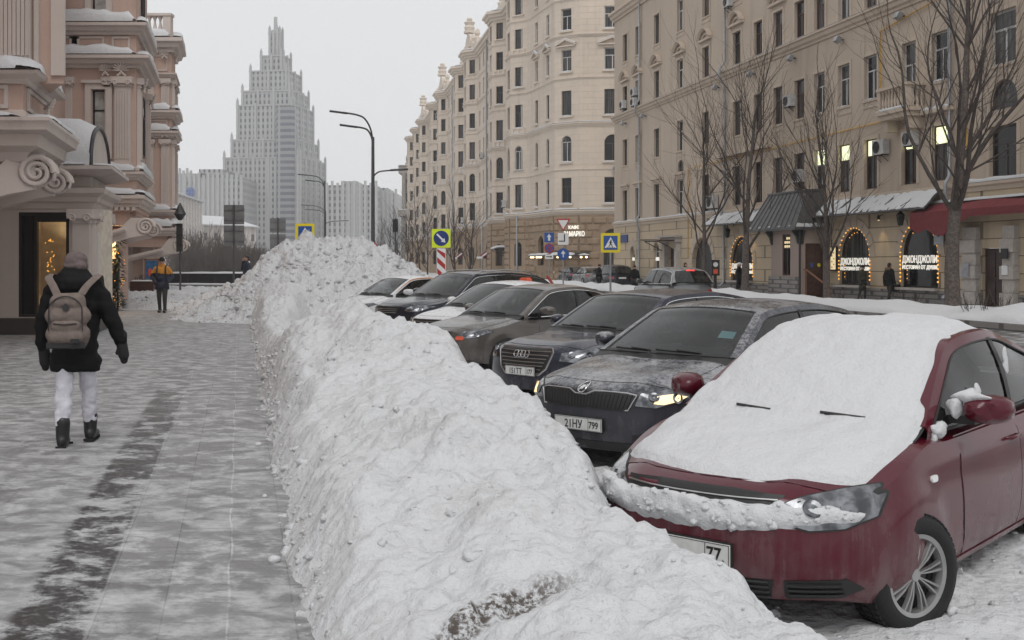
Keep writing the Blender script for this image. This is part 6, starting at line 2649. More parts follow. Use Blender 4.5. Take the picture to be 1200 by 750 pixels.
# drainpipes
for Y in (110.4, 134.5, 169.5, 206, 238):
	m = MB()
	p = cpt(Y, .35)
	x, y = p[0] - CB.x, p[1] - CB.y
	m.tube([(x, y, CTOP), (x, y, 6.6), (x - .5, y - .1, 6.2), (x - .5, y - .1, .2)], .12, 7)
	m.build('drainpipe', MAT['galvanised'], cream, 60)
# cafe lettering over the corner, an awning edge with bulbs, snow on it
M, L, a = face_matrix(cA, cB, CB)
M2_, L2_, a2_ = face_matrix(cB, cC, CB)
for txt, size, zz, Mx, xx, wid in (('КАФЕ', .40, 4.62, M2_, 2.3, 1.1), ('ЛАМАРКО', .62, 3.95, M2_, 2.3, 2.3)):
	me = text_mesh(txt, size, .03, 'CENTER', 1.0, .012)
	xs = [v.co.x for v in me.vertices]
	me.transform(Matrix.Diagonal((wid / (max(xs) - min(xs)), 1, 1, 1)))
	me.transform(Mx @ Matrix(((1, 0, 0, xx), (0, 0, -1, -.42), (0, 1, 0, zz), (0, 0, 0, 1))))
	me.materials.append(MAT['sign_lit'])
	o = link('cafe_sign', me, None)
	me.transform(Matrix.Translation((0, 0, 0)))
	o.location = CB
	tag(o, 'white cafe lettering on the stone corner, %s line' % ('upper small' if txt == 'КАФЕ' else 'lower large'), 'sign')
cp2 = [plan_[NB * 4 + 1 - 0], plan_[NB * 4 + 2], plan_[NB * 4 + 3]]
cp2 = [(lerp(cA[0], cB[0], .35), lerp(cA[1], cB[1], .35)), cB, (lerp(cB[0], cC[0], 1.0), lerp(cB[1], cC[1], 1.0)), (lerp(cC[0], cD[0], .25), lerp(cC[1], cD[1], .25))]
lc = [(x - CB.x, y - CB.y) for x, y in cp2]
m = MB()
sweep(m, lc, [(.14, 2.35), (1.1, 2.15), (1.1, 2.22), (.14, 2.48)])
o = m.build('cafe_canopy', MAT['dark_metal'], None, None, CB)
tag(o, 'narrow dark canopy hung with bulbs along the cafe corner', 'canopy')
m = MB()
snow_ledge(m, lc, 2.24, 1.1, .2, 2.0, .3)
m.build('canopy_snow', MAT['clean_snow'], o, 180)
nb_ = 0
for i in range(3):
	a_, b_ = Vector(lc[i]), Vector(lc[i + 1])
	d_ = (b_ - a_).normalized()
	nn = Vector((d_.y, -d_.x)) * 1.05
	kk = max(2, int((b_ - a_).length / .55))
	for k in range(kk):
		if rnd.random() < .3:
			continue
		p = a_.lerp(b_, (k + .5) / kk) + nn
		m = MB()
		m.ellipsoid((p.x, p.y, 2.06), (.11, .11, .09), n=8, k=5)
		m.build('bulb', MAT['lamp_soft'], o, 180)
# air conditioners on the cream house
for (Y, z, lb) in ((113.5, 7.2, 'air conditioner low on the nearest bay of the cream house'), (127, 10.6, 'air conditioner between the first two bays of the cream house'), (139, 14.6, 'air conditioner beside a drainpipe of the cream house'), (147, 6.8, 'air conditioner under the third bay of the cream house'), (184, 16.8, 'air conditioner high on a far bay of the cream house')):
	p = cpt(Y, 1.5 if Y in (113.5, 147, 184) else .1)
	o = ac_unit(lb, Matrix.Identity(4), Matrix.Translation((p[0], p[1], 0)) @ Matrix.Rotation(math.atan2(CU.y, CU.x), 4, 'Z'), 0, z, 1.0, .7, .35)
for (x, z, lb) in ((L2_ * 0, 22.2, ''),):
	M, L, a = face_matrix(cC, cD, CB)
	ac_unit('air conditioner beside a white window on the cream corner', M, Matrix.Translation(CB), L * .96, 22.6, .8, .56)
	ac_unit('air conditioner beneath an arched window on the cream corner', M, Matrix.Translation(CB), L * .9, 9.75, .8, .56)
# ------------------------------------------------------------------ far buildings
def office_skin(name, col, glass, sx, sz, fx=.42, fz=.55):
	"""pale piers with dark window bays between them, on any vertical face"""
	m, nt, b = new_mat(name)
	q = NT(nt)
	x, y, z = q.sep(q.coord())
	nx, ny, nz = q.sep(q.coord('Normal'))
	side = q.math('GREATER_THAN', q.math('ABSOLUTE', nx), .6)
	u = q.math('ADD', q.math('MULTIPLY', y, side), q.math('MULTIPLY', x, q.math('SUBTRACT', 1.0, side)))
	fu = q.math('FRACT', q.math('DIVIDE', q.math('ADD', u, 500.0), sx))
	fv = q.math('FRACT', q.math('DIVIDE', z, sz))
	win = q.math('MULTIPLY', q.math('LESS_THAN', fu, fx), q.math('LESS_THAN', fv, fz))
	span = q.math('MULTIPLY', q.math('LESS_THAN', fu, fx), q.math('LESS_THAN', q.math('ABSOLUTE', nz), .5))
	win = q.math('MULTIPLY', win, q.math('LESS_THAN', q.math('ABSOLUTE', nz), .5))
	c = q.mix(q.math('MULTIPLY', span, .55), col, tuple(k * .55 for k in col))
	c = q.mix(win, c, glass)
	q.put(b.inputs['Base Color'], c)
	q.put(b.inputs['Roughness'], q.ramp(win, 0, 1, .8, .25))
	return m
office_skin('office_stone', (.32, .32, .322), (.03, .033, .04), 2.8, 3.7)
office_skin('office_bay', (.25, .255, .265), (.05, .055, .08), 9.0, 3.7, .86, .5)
stucco('office_pier', (.34, .34, .34))
office_skin('plain_block', (.60, .56, .53), (.14, .135, .135), 3.4, 3.3, .36, .5)
office_skin('grey_block', (.40, .405, .41), (.09, .09, .10), 3.2, 3.4, .5, .6)
TD = 680.0
def fx_(px, Y=TD):
	return (px - CX) / F * Y
def fz_(py, Y=TD):
	return EYE + (HY - py) / F * Y
tower = thing('office_tower', 'tall grey stepped office tower with a spire, far beyond the end of the street', 'tower', (fx_(323), TD, 0))
TX = fx_(323)
TROT = R(-9)
tower.rotation_euler = (0, 0, TROT)
def tier(name, x0, x1, ptop, pbot, mat='office_stone'):
	"""square setback of the tower; widths are the full width seen across the corner"""
	w = (x1 - x0) / F * TD / 1.30
	z0, z1 = (fz_(pbot) if pbot is not None else -1.0), fz_(ptop)
	m = MB()
	m.box(-w / 2, w / 2, -w / 2, w / 2, z0 - .5, z1)
	o = m.build(name, MAT[mat], tower)
	n = max(2, int(w / 9))
	for k in range(n + 1):
		t = lerp(-w / 2 + .7, w / 2 - .7, k / n)
		up = 2.4 if k in (0, n) else .8
		for fx, fy in ((t, -w / 2 - .4), (w / 2 + .4, t)):
			p = MB()
			p.box(fx - .7, fx + .7, fy - .38, fy + .38, z0, z1 + up)
			if k in (0, n):
				p.lathe([(.8, z1 + up), (.2, z1 + up + 1.8)], (fx, fy, 0), 4)
			p.build('pier', MAT['office_pier'], o)
	m = MB()
	m.box(-w / 2 - .5, w / 2 + .5, -w / 2 - .5, w / 2 + .5, z1 - .9, z1 - .1)
	m.build('cornice', MAT['office_pier'], o)
	return w
tier('shaft', 265, 382, 188, None)
tier('shaft', 274, 374.5, 167, None)
w5 = tier('tier', 281, 369, 127, 167)
tier('tier', 287.5, 364.5, 110, 127)
tier('tier', 296, 355, 86, 110)
tier('tier', 308.8, 343.8, 67, 86)
tier('tier', 318.2, 333.8, 39, 67)
# the glazed bay at the corner of the shaft
m = MB()
ws_ = 117 / F * TD / 1.30
x0, x1, yb = ws_ * .20, ws_ * .46, -ws_ / 2
m.add([(x0, yb - .02, 0), (x0 + 2, yb - 3, 0), (x1 - 2, yb - 3, 0), (x1, yb - .02, 0)] + [(x0, yb - .02, fz_(132)), (x0 + 2, yb - 3, fz_(132)), (x1 - 2, yb - 3, fz_(132)), (x1, yb - .02, fz_(132))],
	[(0, 1, 5, 4), (1, 2, 6, 5), (2, 3, 7, 6), (4, 5, 6, 7), (0, 4, 7, 3)])
m.build('glazed_bay', MAT['office_bay'], tower)
m = MB()
z0, z1 = fz_(39), fz_(20)
m.lathe([(3.0, z0 - .1), (2.6, z0 + 1.6), (1.15, z0 + 2.2), (1.05, z1 - .1), (.9, z1)], (0, 0, 0), 12)
m.build('spire', MAT['office_pier'], tower)
def block(name, label, px0, px1, pyt, Y, depth, mat, steps=(), piers=0, skew=0.0):
	t = thing(name, label, 'building', (fx_(px0, Y), Y, 0))
	w = fx_(px1, Y) - fx_(px0, Y)
	h = fz_(pyt, Y)
	m = MB()
	m.box(0, w, 0, depth, -1, h)
	o = m.build('wall', MAT[mat], t)
	if piers:
		for k in range(piers + 1):
			p = MB()
			x = w * k / piers
			up = h * .03 + h * .025 * (k % 2)
			p.box(x - .7, x + .7, -.9, -.02, 0, h + up)
			p.build('pier', MAT['office_pier'], t)
	for (a, b, pt) in steps:
		m = MB()
		xa, xb = fx_(a, Y) - fx_(px0, Y), fx_(b, Y) - fx_(px0, Y)
		m.box(xa, xb, 2, depth - 2, h + .01, fz_(pt, Y))
		m.build('upper_storey', MAT[mat], t)
	return t
block('office_wing', 'grey office wing left of the tower, marked with a round blue emblem', 217, 283, 208, TD - 60, 40, 'office_stone', ((232, 260, 198), (219, 240, 203)), 12)
wing = bpy.data.objects['office_wing']
m = MB()
r = 7.4 / F * (TD - 60)
cx = fx_(224.5, TD - 60) - fx_(217, TD - 60)
cz = fz_(225.5, TD - 60)
m.tube([(cx + r * .62 * math.cos(a), -2.2, cz + r * .62 * math.sin(a)) for a in [2 * PI * k / 28 for k in range(29)]], .42, 6)
m.tube([(cx + r * .28 * math.cos(a), -2.2, cz + r * .05 + r * .3 * math.sin(a)) for a in [PI * (k / 10) for k in range(11)]], .35, 6)
m.tube([(cx - r * .4, -2.2, cz - r * .18), (cx + r * .4, -2.2, cz - r * .18)], .35, 6)
m.tube([(cx, -2.2, cz + r * .4), (cx, -2.2, cz - r * .4)], .3, 6)
m.build('emblem', MAT['sign_blue'], wing)
block('office_block', 'ribbed grey office block at the far left behind the blue emblem wing', 198, 224, 203, TD + 20, 30, 'grey_block', (), 6)
block('office_wing', 'grey office wing right of the tower with a toothed roofline', 383, 441, 217, TD - 40, 40, 'office_stone', ((399, 418, 212),), 9)
block('office_wing', 'lower grey office block furthest right beside the cream building', 440, 464, 226, TD - 20, 40, 'office_stone', ((441, 454, 220),), 5)
def long_house(name, label, a, b, pyt_a, pyt_b, Ya, Yb, depth=12):
	pa, pb = at(a, HY, Ya), at(b, HY, Yb)
	h = (fz_(pyt_a, Ya) + fz_(pyt_b, Yb)) / 2
	t = thing(name, label, 'building', (pa.x, pa.y, 0))
	M, L, an = face_matrix((pa.x, pa.y), (pb.x, pb.y), (pa.x, pa.y, 0))
	t.rotation_euler = (0, 0, an)
	m = MB()
	m.box(0, L, 0, depth, -1, h)
	m.build('wall', MAT['plain_block'], t)
	m = MB()
	m.prism([(-.6, h), (L + .6, h), (L + .6, h + .25), (-.6, h + .25)], -.6, depth + .6)
	q = [(-.6, -.6, h + .26), (L + .6, -.6, h + .26), (L + .6, depth + .6, h + .26), (-.6, depth + .6, h + .26), (3, depth / 2, h + 2.6), (L - 3, depth / 2, h + 2.6)]
	m.add(q, [(0, 1, 5, 4), (1, 2, 5), (2, 3, 4, 5), (3, 0, 4)])
	m.build('roof', MAT['clean_snow'], t)
	return t
long_house('long_house', 'long pale house with a snowy roof behind the bare bushes, left of the office wing', 150, 237, 206, 240, 170, 240)
long_house('long_house', 'low pale house with a snowy roof behind the bare bushes, below the tower', 228, 300, 262, 268, 250, 270)
# the grey classical corner house with columns beyond the cream building
Yg = 275.0
g = thing('grey_corner_house', 'grey classical corner house with columns just beyond the cream apartment building', 'building', (fx_(470, Yg), Yg, 0))
m = MB()
w = fx_(500, Yg) - fx_(470, Yg)
m.box(0, w, 0, 12, -1, fz_(250, Yg))
m.box(.3, w, .3, 12, fz_(250, Yg), fz_(200, Yg))
m.build('wall', MAT['grey_stone'], g)
m = MB()
m.box(-.8, w + .3, -.8, 12, fz_(253, Yg), fz_(246, Yg))
m.box(-.6, w + .3, -.6, 12, fz_(203, Yg), fz_(194, Yg))
m.build('cornice', MAT['grey_stone'], g)
for k in range(4):
	c = MB()
	x = .7 + k * 1.75
	c.lathe([(.62, fz_(246, Yg)), (.55, fz_(243, Yg)), (.46, fz_(206, Yg)), (.6, fz_(203, Yg))], (x, -.15, 0), 12)
	c.build('column', MAT['grey_stone'], g, 50)
m = MB()
snow_ledge(m, [(-.7, -.6), (w, -.6)], fz_(194, Yg), .3, .25, 1.0, -2.0)
snow_ledge(m, [(-.7, -.6), (w, -.6)], fz_(246, Yg), .3, .2, 2.0)
m.build('ledge_snow', MAT['clean_snow'], g, 180)
for zt, zb in ((210, 222), (226, 240), (262, 278), (282, 296)):
	for k in range(3):
		window(g, Matrix.Translation((1.5 + 1.75 * k, -.35, 0)), 0, fz_(zb, Yg), .8, fz_(zt, Yg) - fz_(zb, Yg), False, 'frame_dark', 'pane_dark', 'T', None, .3)
m = MB()
z = fz_(193, Yg)
m.lathe([(.7, z), (.6, z + .5), (.35, z + .6), (.5, z + 1.4), (.4, z + 2.2), (.15, z + 2.5), (.22, z + 2.8), (.0, z + 3.2)], (1.6, .6, 0), 10)
m.build('roof_statue', MAT['grey_stone'], g, 60)
# ------------------------------------------------------------------ the pink mansion on the left: projecting bays, ledges loaded with snow
PC = -3.35                                                  # street plane of the bays: x = PC - SLOPE*y
def pX(Y, off=0.0):
	return PC - SLOPE * Y - off
PB = Vector((pX(25.2), 25.2, 0))
pink = thing('pink_mansion', 'ornate pink and pale stone mansion with snowy ledges and scrolled brackets, left of the pavement', 'building', PB)
def rel(pts):
	return [(x - PB.x, y - PB.y) for x, y in pts]
def bay_plan(Y0, Y1, depth, off=0.0):
	"""left to right from the street: back corner, front left, street corner, far corner"""
	return rel([(pX(Y0, off) - depth, Y0), (pX(Y0, off), Y0), (pX(Y1, off), Y1), (pX(Y1, off) - depth, Y1)])
walls, trims, snows = MB(), MB(), MB()
pk = MB()
def slab(mb, plan, z0, z1):
	n = len(plan)
	for i in range(n - 1):
		a, b = plan[i], plan[i + 1]
		mb.poly([(a[0], a[1], z0), (b[0], b[1], z0), (b[0], b[1], z1), (a[0], a[1], z1)])
	mb.poly([(x, y, z1) for x, y in plan])
	mb.poly([(x, y, z0) for x, y in plan][::-1])
def faced(mb, plan, i):
	M, L, a = face_matrix(plan[i], plan[i + 1])
	mb.M = M
	return M, L
def pilaster(M, x, w, z0, z1, d=.12, flutes=5):
	trims.M = M
	trims.box(x - w / 2 - .04, x + w / 2 + .04, -d - .05, -.003, z0, z0 + .22)
	trims.box(x - w / 2, x + w / 2, -d, -.003, z0 + .221, z1 - .32)
	for k in range(flutes):
		xx = x - w / 2 + w * (k + .5) / flutes
		trims.box(xx - w * .055, xx + w * .055, -d - .03, -d - .001, z0 + .35, z1 - .45)
	trims.box(x - w / 2 - .03, x + w / 2 + .03, -d - .04, -.003, z1 - .319, z1 - .22)
	trims.box(x - w / 2 - .09, x + w / 2 + .09, -d - .11, -.003, z1 - .219, z1)
	for s in (-1, 1):
		tube_spiral(trims, (x + s * w * .42, -d - .10, z1 - .20), (s, 0, 0), (0, 0, 1), .10, 1.5, .03, 0, 16)
	trims.M = None
def panel(M, x0, x1, z0, z1, t=.07, d=.05):
	"""raised pale frame with a pink field"""
	trims.M = M
	trims.box(x0, x1, -d, -.003, z0, z0 + t)
	trims.box(x0, x1, -d, -.003, z1 - t, z1)
	trims.box(x0, x0 + t, -d, -.003, z0 + t + .001, z1 - t - .001)
	trims.box(x1 - t, x1, -d, -.003, z0 + t + .001, z1 - t - .001)
	trims.M = None
	pk = MB()
	pk.M = M
	pk.box(x0 + t + .002, x1 - t - .002, -.012, -.002, z0 + t + .002, z1 - t - .002)
	pk.build('panel', MAT['pink_stucco'], pink)
def scroll_bracket(M, x, z, h=.62, w=.30, out=.7):
	"""a carved volute console"""
	trims.M = M
	for s in (-1, 1):
		tube_spiral(trims, (x + s * w * .5, -out * .62, z + h * .52), (0, -1, 0), (0, 0, 1), h * .46, 2.3, .055, 0, 34)
	rows = []
	for k in range(13):
		a = PI * (1.15 - 1.3 * k / 12)
		rows.append([(x + sx * w * .5, -out * .62 - math.cos(a) * -h * .46, z + h * .52 + h * .46 * math.sin(a)) for sx in (-1, -.4, .4, 1)])
	trims.grid(rows)
	pts = [(1.3, z - .42), (.75, z - .22), (.25, z - .06), (-out * .5, z + .03), (-out * .62, z + h * .5), (-out * .55, z + h), (.2, z + h), (.75, z + .05), (1.3, z - .22)]
	trims.add([(x - w * .45, y, zz) for y, zz in pts] + [(x + w * .45, y, zz) for y, zz in pts], [tuple(range(8, -1, -1)), tuple(range(9, 18))] + [(i, (i + 1) % 9, (i + 1) % 9 + 9, i + 9) for i in range(9)])
	trims.M = None
def leaf_tuft(M, x, z, s=.22):
	trims.M = M
	for k in range(9):
		a = -PI / 2 + PI * k / 8
		trims.capsule((x, -.16, z), (x + s * math.sin(a), -.26 - .08 * math.cos(a), z + s * .9 * math.cos(a)), s * .16, s * .07, 0, 7)
	for k in range(5):
		trims.ellipsoid((x + (k - 2) * s * .22, -.22, z - s * .25 - .05 * abs(k - 2)), (s * .16, s * .14, s * .2), n=8, k=6)
	trims.M = None
# main wall behind the bays
mp = rel([(pX(8, 2.4), 8.0), (pX(60.3, 2.4), 60.3), (pX(60.3, 2.4) - 9, 61.0)])
for i in range(2):
	a, b = mp[i], mp[i + 1]
	walls.poly([(a[0], a[1], 0), (b[0], b[1], 0), (b[0], b[1], 13.0), (a[0], a[1], 13.0)])
sweep(trims, mp, cornice(4.0, .35, .3))
sweep(trims, mp, cornice(12.4, .6, .5))
# ---- bay A, nearest: oriel on scrolls, cut by the left edge of the picture
A0 = bay_plan(20.0, 22.6, 5.0, .55)
slab(walls, A0, 3.45, 4.95)
sweep(trims, A0, [(0, 3.46), (.05, 3.46), (.12, 3.62), (.30, 3.72), (.34, 3.92), (.50, 3.98), (.52, 4.10), (.55, 4.14), (.55, 4.2), (0, 4.24)])
sweep(trims, A0, [(0, 4.86), (.08, 4.86), (.12, 4.94), (.3, 5.0), (.34, 5.06), (0, 5.1)])
sweep(trims, A0, [(0, 4.26), (.06, 4.26), (.06, 4.36), (0, 4.4)])
M, L = faced(walls, A0, 0)
walls.M = None
panel(M, L - 1.15, L - .25, 4.42, 4.84)
panel(M, L - 2.5, L - 1.35, 4.42, 4.84)
M1, L1 = faced(walls, A0, 1)
walls.M = None
panel(M1, .35, L1 - .4, 4.42, 4.84)
leaf_tuft(M1, L1 * .5, 4.6, .2)
A1 = bay_plan(20.55, 22.4, 5.0, .62)
A1[1] = (at(75, HY, 20.55).x - PB.x, A1[1][1])
slab(walls, A1, 4.96, 12.5)
MA, LA = faced(walls, A1, 0)
walls.M = None
pilaster(MA, LA - .85, .55, 5.1, 9.6, .14, 7)
pilaster(MA, LA - 2.3, .55, 5.1, 9.6, .14, 7)
trims.M = MA
trims.box(LA - .22, LA + .03, -.06, -.003, 5.1, 12.0)
trims.box(LA - .52, LA - .44, -.08, -.003, 5.1, 12.0)
trims.M = None
# underside: pink coffer with two scrolls
pk = MB()
slab(pk, bay_plan(20.2, 22.4, 4.6, .75), 3.1, 3.449)
trims.M = M
tr_pts = [(L - 4.2, -.10, 2.45), (L - 3.2, -.16, 2.72), (L - 2.2, -.2, 2.88), (L - 1.2, -.2, 2.84), (L - .5, -.2, 2.92)]
trims.tube(tr_pts, [.16, .15, .14, .13, .1], 8)
trims.M = None
scroll_bracket(M1, .15, 2.93, .66, .34, .36)
scroll_bracket(M1, 2.3, 2.95, .58, .34, .36)
leaf_tuft(M1, .15, 3.5, .14)
leaf_tuft(M1, 2.3, 3.5, .14)
snow_ledge(snows, A0[:3], 4.23, .55, .14, 1.0, -.05, 0, .16)
snow_ledge(snows, A0[:3], 5.1, .32, .24, 2.0, -.9, 0, .16)
# ---- the porch with the shop window
P0 = bay_plan(25.2, 28.06, 6.0)
MP, LP = face_matrix(P0[0], P0[1])[:2]
xa, xb = at(22, HY, 25.2).x - PB.x - P0[0][0], at(81, HY, 25.2).x - PB.x - P0[0][0]
pr = MB()
pr.M = MP
wall(pr, 0, LP, 0, 3.05, [(xa, xb, .40, 2.78, False)], .14)
pr.M = None
for i in (1, 2):
	a, b = P0[i], P0[i + 1]
	pr.poly([(a[0], a[1], 0), (b[0], b[1], 0), (b[0], b[1], 3.05), (a[0], a[1], 3.05)])
slab(pr, bay_plan(25.24, 28.0, 5.9, .03), 3.06, 3.72)
pr.build('porch_wall', MAT['pale_render'], pink)
sweep(trims, P0, [(0, 2.86), (.04, 2.86), (.07, 2.98), (.14, 3.02), (.16, 3.12), (.30, 3.2), (.33, 3.3), (0, 3.36)])
sweep(trims, P0, [(0, 3.60), (.18, 3.62), (.5, 3.72), (.5, 3.8), (0, 3.84)])
MS, LS = face_matrix(P0[1], P0[2])[:2]
pilaster(MS, .25, .42, .42, 2.85, .08, 0)
pilaster(MS, LS - .35, .42, .42, 2.85, .1, 0)
pilaster(MP, LP - .22, .40, .42, 2.85, .06, 0)
pl = MB()
sweep(pl, P0, [(0, -.05), (.07, -.05), (.07, .36), (.0, .38)])
pl.build('plinth', MAT['dark_plinth'], pink)
# barrel roof pointing at the street, heaped with snow
rows, srow, top = [], [], []
for k in range(15):
	a = PI * k / 14
	y = 26.6 - 1.75 * math.cos(a)
	z = 3.82 + 1.0 * math.sin(a)**.9
	rows.append([(pX(y, .02) - d - PB.x, y - PB.y, z) for d in (0, 6.0)])
brl = MB()
brl.grid(rows)
brl.build('barrel_roof', MAT['seam_metal'], pink)
brl = MB()
brl.poly([(x + .03, y, z) for x, y, z in (r[0] for r in rows)])
brl.build('gable', MAT['pale_render'], pink)
for k in range(15):
	a = PI * k / 14
	row = []
	for j in range(16):
		d = -.02 + 5.7 * (j / 15)
		y = 26.6 - 1.8 * math.cos(a)
		h = (.24 + .12 * fbm(d * .9, a * 2, 3.0, 3)) * smooth01(j / 1.2 + .3) * math.sin(a)**.5
		row.append((pX(y, .02) - d - PB.x, y - PB.y, 3.83 + (1.0 + h) * math.sin(a)**.9 - .02))
	srow.append(row)
snows.grid(srow)
for k in range(2):
	pass
gl_ = MB()
gl_.tube([Vector(r[0]) + Vector((.05, 0, .02)) for r in rows], .05, 6)
gl_.build('gable_rim', MAT['dark_metal'], pink, 60)
snow_ledge(snows, P0[:3], 3.84, .48, .07, 6.0, -.2, 0, .2)
# shop window: dark frame, one pane mirroring the street, the other showing a warm lit room
shop = thing('shop_window', 'lit shop window with a string of yellow lights in the porch of the pink mansion', 'shop window')
shop.parent = pink
del shop['category'], shop['label']
shop.matrix_basis = MP
fr_ = MB()
t = .07
fr_.box(xa, xa + t, .0, .12, .40, 2.78)
fr_.box(xb - t, xb, .0, .12, .40, 2.78)
fr_.box(xa + t, xb - t, .0, .12, 2.70, 2.78)
fr_.box(xa + t, xb - t, .0, .12, .40, .46)
xm = lerp(xa, xb, .33)
fr_.box(xm - .03, xm + .03, .01, .11, .46, 2.70)
fr_.box(xm + .031, xb - t, .01, .11, 2.56, 2.699)
fr_.build('frame', MAT['plastic_black'], shop)
g1 = MB()
g1.poly([(xa + t, .07, .46), (xm - .03, .07, .46), (xm - .03, .07, 2.7), (xa + t, .07, 2.7)])
g1.build('pane', MAT['pane_glass'], shop)
g2 = MB()
g2.poly([(xm + .03, .07, .46), (xb - t, .07, .46), (xb - t, .07, 2.56), (xm + .03, .07, 2.56)])
g2.build('pane', MAT['shop_glass'], shop)
rm_ = MB()
rm_.poly([(xa - .3, 1.9, .3), (xb + .3, 1.9, .3), (xb + .3, 1.9, 2.9), (xa - .3, 1.9, 2.9)])
rm_.poly([(xa - .3, .15, .3), (xa - .3, 1.9, .3), (xa - .3, 1.9, 2.9), (xa - .3, .15, 2.9)])
rm_.poly([(xb + .3, .15, .3), (xb + .3, 1.9, .3), (xb + .3, 1.9, 2.9), (xb + .3, .15, 2.9)])
rm_.poly([(xa - .3, .15, 2.9), (xb + .3, .15, 2.9), (xb + .3, 1.9, 2.9), (xa - .3, 1.9, 2.9)])
rm_.build('room', MAT['shop_wall'], shop)
rm_ = MB()
rm_.poly([(xa - .3, .15, .42), (xb + .3, .15, .42), (xb + .3, 1.9, .42), (xa - .3, 1.9, .42)])
rm_.box(xm + .35, xb - .2, 1.5, 1.6, .43, 2.4)
rm_.build('display_floor', MAT['shop_floor'], shop)
for fx in (.48, .86):
	s_ = MB()
	x = lerp(xa, xb, fx)
	s_.box(x - .05, x + .05, 1.38, 1.5, 1.62, 1.78)
	o = s_.build('sconce', MAT['dark_metal'], shop)
	for zz, dz in ((1.80, .02), (1.58, .02)):
		e_ = MB()
		e_.box(x - .035, x + .035, 1.4, 1.48, zz, zz + dz)
		e_.build('bulb', MAT['lamp_soft'], o)
	for zz, rx in ((1.86, PI), (1.54, 0)):
		Lp = bpy.data.lights.new('sconce_light', 'SPOT')
		Lp.energy = 26
		Lp.color = (1, .74, .42)
		Lp.spot_size = R(120)
		Lp.spot_blend = .6
		Lp.shadow_soft_size = .03
		lo_ = bpy.data.objects.new('sconce_light', Lp)
		COL.objects.link(lo_)
		lo_.matrix_world = Matrix.Translation(PB) @ MP @ Matrix.Translation((x, 1.42, zz)) @ Matrix.Rotation(rx, 4, 'X')
ls = MB()
xx = lerp(xa, xb, .52)
for k in range(38):
	ls.ellipsoid((xx + rnd.gauss(0, .035) + .05 * math.sin(k * .5), .25 + .1 * rnd.random(), .62 + 1.55 * rnd.random()), (.016, .016, .016), n=6, k=4)
for k in range(10):
	ls.ellipsoid((lerp(xm + .1, xb - .1, rnd.random()), .3, .55 + .5 * rnd.random()), (.012, .012, .012), n=6, k=4)
ls.build('light_string', MAT['lamp_warm'], shop, 180)
pla = MB()
pla.M = MS
pla.box(.55, LS - .75, -.05, -.003, .9, 2.35)
pla.build('side_panel', MAT['white_stucco'], pink)
# ---- bay B, the tall one with the fluted pilasters
B0 = bay_plan(36.5, 41.2, 5.0, .0)
B1 = bay_plan(36.7, 41.0, 5.0, .05)
fx = lambda px: at(px, HY, 36.7).x - PB.x
MB1, LB1 = face_matrix(B1[0], B1[1])[:2]
bxo = B1[0][0]
wx = (fx(107.5) + fx(125)) / 2 - bxo
ww = fx(125) - fx(107.5)
bw = MB()
bw.M = MB1
wall(bw, 0, LB1, 3.2, 12.5, [(wx - ww / 2, wx + ww / 2, 5.35, 7.35, False), (wx - ww / 2, wx + ww / 2, 9.75, 11.6, False)], .18)
bw.M = None
for i in (1, 2):
	a, b = B1[i], B1[i + 1]
	bw.poly([(a[0], a[1], 3.2), (b[0], b[1], 3.2), (b[0], b[1], 12.5), (a[0], a[1], 12.5)])
bw.poly([(x, y, 3.2) for x, y in B1][::-1])
bw.build('wall', MAT['pink_stucco'], pink)
for z, h in ((5.35, 2.0), (9.75, 1.85)):
	o = window(pink, MB1, wx, z, ww, h, False, 'plastic_black', 'curtain', 'H', None, .16)
	trims.M = MB1
	trims.box(wx - ww / 2 - .2, wx - ww / 2 - .003, -.09, -.003, z - .3, z + h + .2)
	trims.box(wx + ww / 2 + .003, wx + ww / 2 + .2, -.09, -.003, z - .3, z + h + .2)
	trims.box(wx - ww / 2 - .003, wx + ww / 2 + .003, -.09, -.003, z + h + .003, z + h + .2)
	trims.box(wx - ww / 2 - .3, wx + ww / 2 + .3, -.16, -.003, z + h + .201, z + h + .3)
	trims.M = None
MB2, LB2 = face_matrix(B1[1], B1[2])[:2]
pilaster(MB1, LB1 - .42, .52, 4.7, 7.75, .13, 6)
pilaster(MB1, LB1 - .95, .16, 4.7, 7.75, .05, 0)
pilaster(MB1, wx - ww / 2 - .75, .22, 4.7, 7.75, .06, 0)
for xx in (.4, LB2 - .4):
	pilaster(MB2, xx, .5, 4.7, 7.75, .12, 5)
window(pink, MB2, LB2 / 2, 5.3, 1.0, 2.1, False, 'plastic_black', 'pane_dark', 'T', None, -.02)
window(pink, MB2, LB2 / 2, 9.6, 1.0, 2.1, False, 'plastic_black', 'pane_dark', 'T', None, -.02)
leaf_tuft(MB1, LB1 - .42, 7.95, .26)
leaf_tuft(MB1, LB1 - .95, 7.95, .2)
leaf_tuft(MB2, .4, 7.5, .3)
leaf_tuft(MB2, LB2 - .4, 7.5, .3)
for z, h, o in ((8.05, .42, .45), (9.15, .4, .36), (4.35, .3, .25)):
	sweep(trims, B1, cornice(z, h, o))
sweep(trims, B0, cornice(3.45, .42, .25))
sweep(trims, B1, band(4.66, .12, .1))
slab(walls, B0, 3.3, 3.86)
panel(MB1, LB1 - 2.2, LB1 - 1.05, 8.6, 9.1)
panel(MB1, LB1 - .8, LB1 - .2, 8.6, 9.1)
panel(MB1, wx - ww / 2 - 1.1, wx - ww / 2 - .4, 8.6, 9.1)
M_, L_ = face_matrix(B0[0], B0[1])[:2]
trims.M = M_
for k in range(14):
	trims.box(L_ - 2.6 + k * .19, L_ - 2.6 + k * .19 + .1, -.14, -.003, 3.34, 3.44)
trims.M = None
M2b_ = face_matrix(B0[1], B0[2])[0]
pk.build('coffer', MAT['pink_stucco'], pink)
pk = MB()
slab(pk, bay_plan(36.6, 41.0, 4.8, .25), 2.85, 3.299)
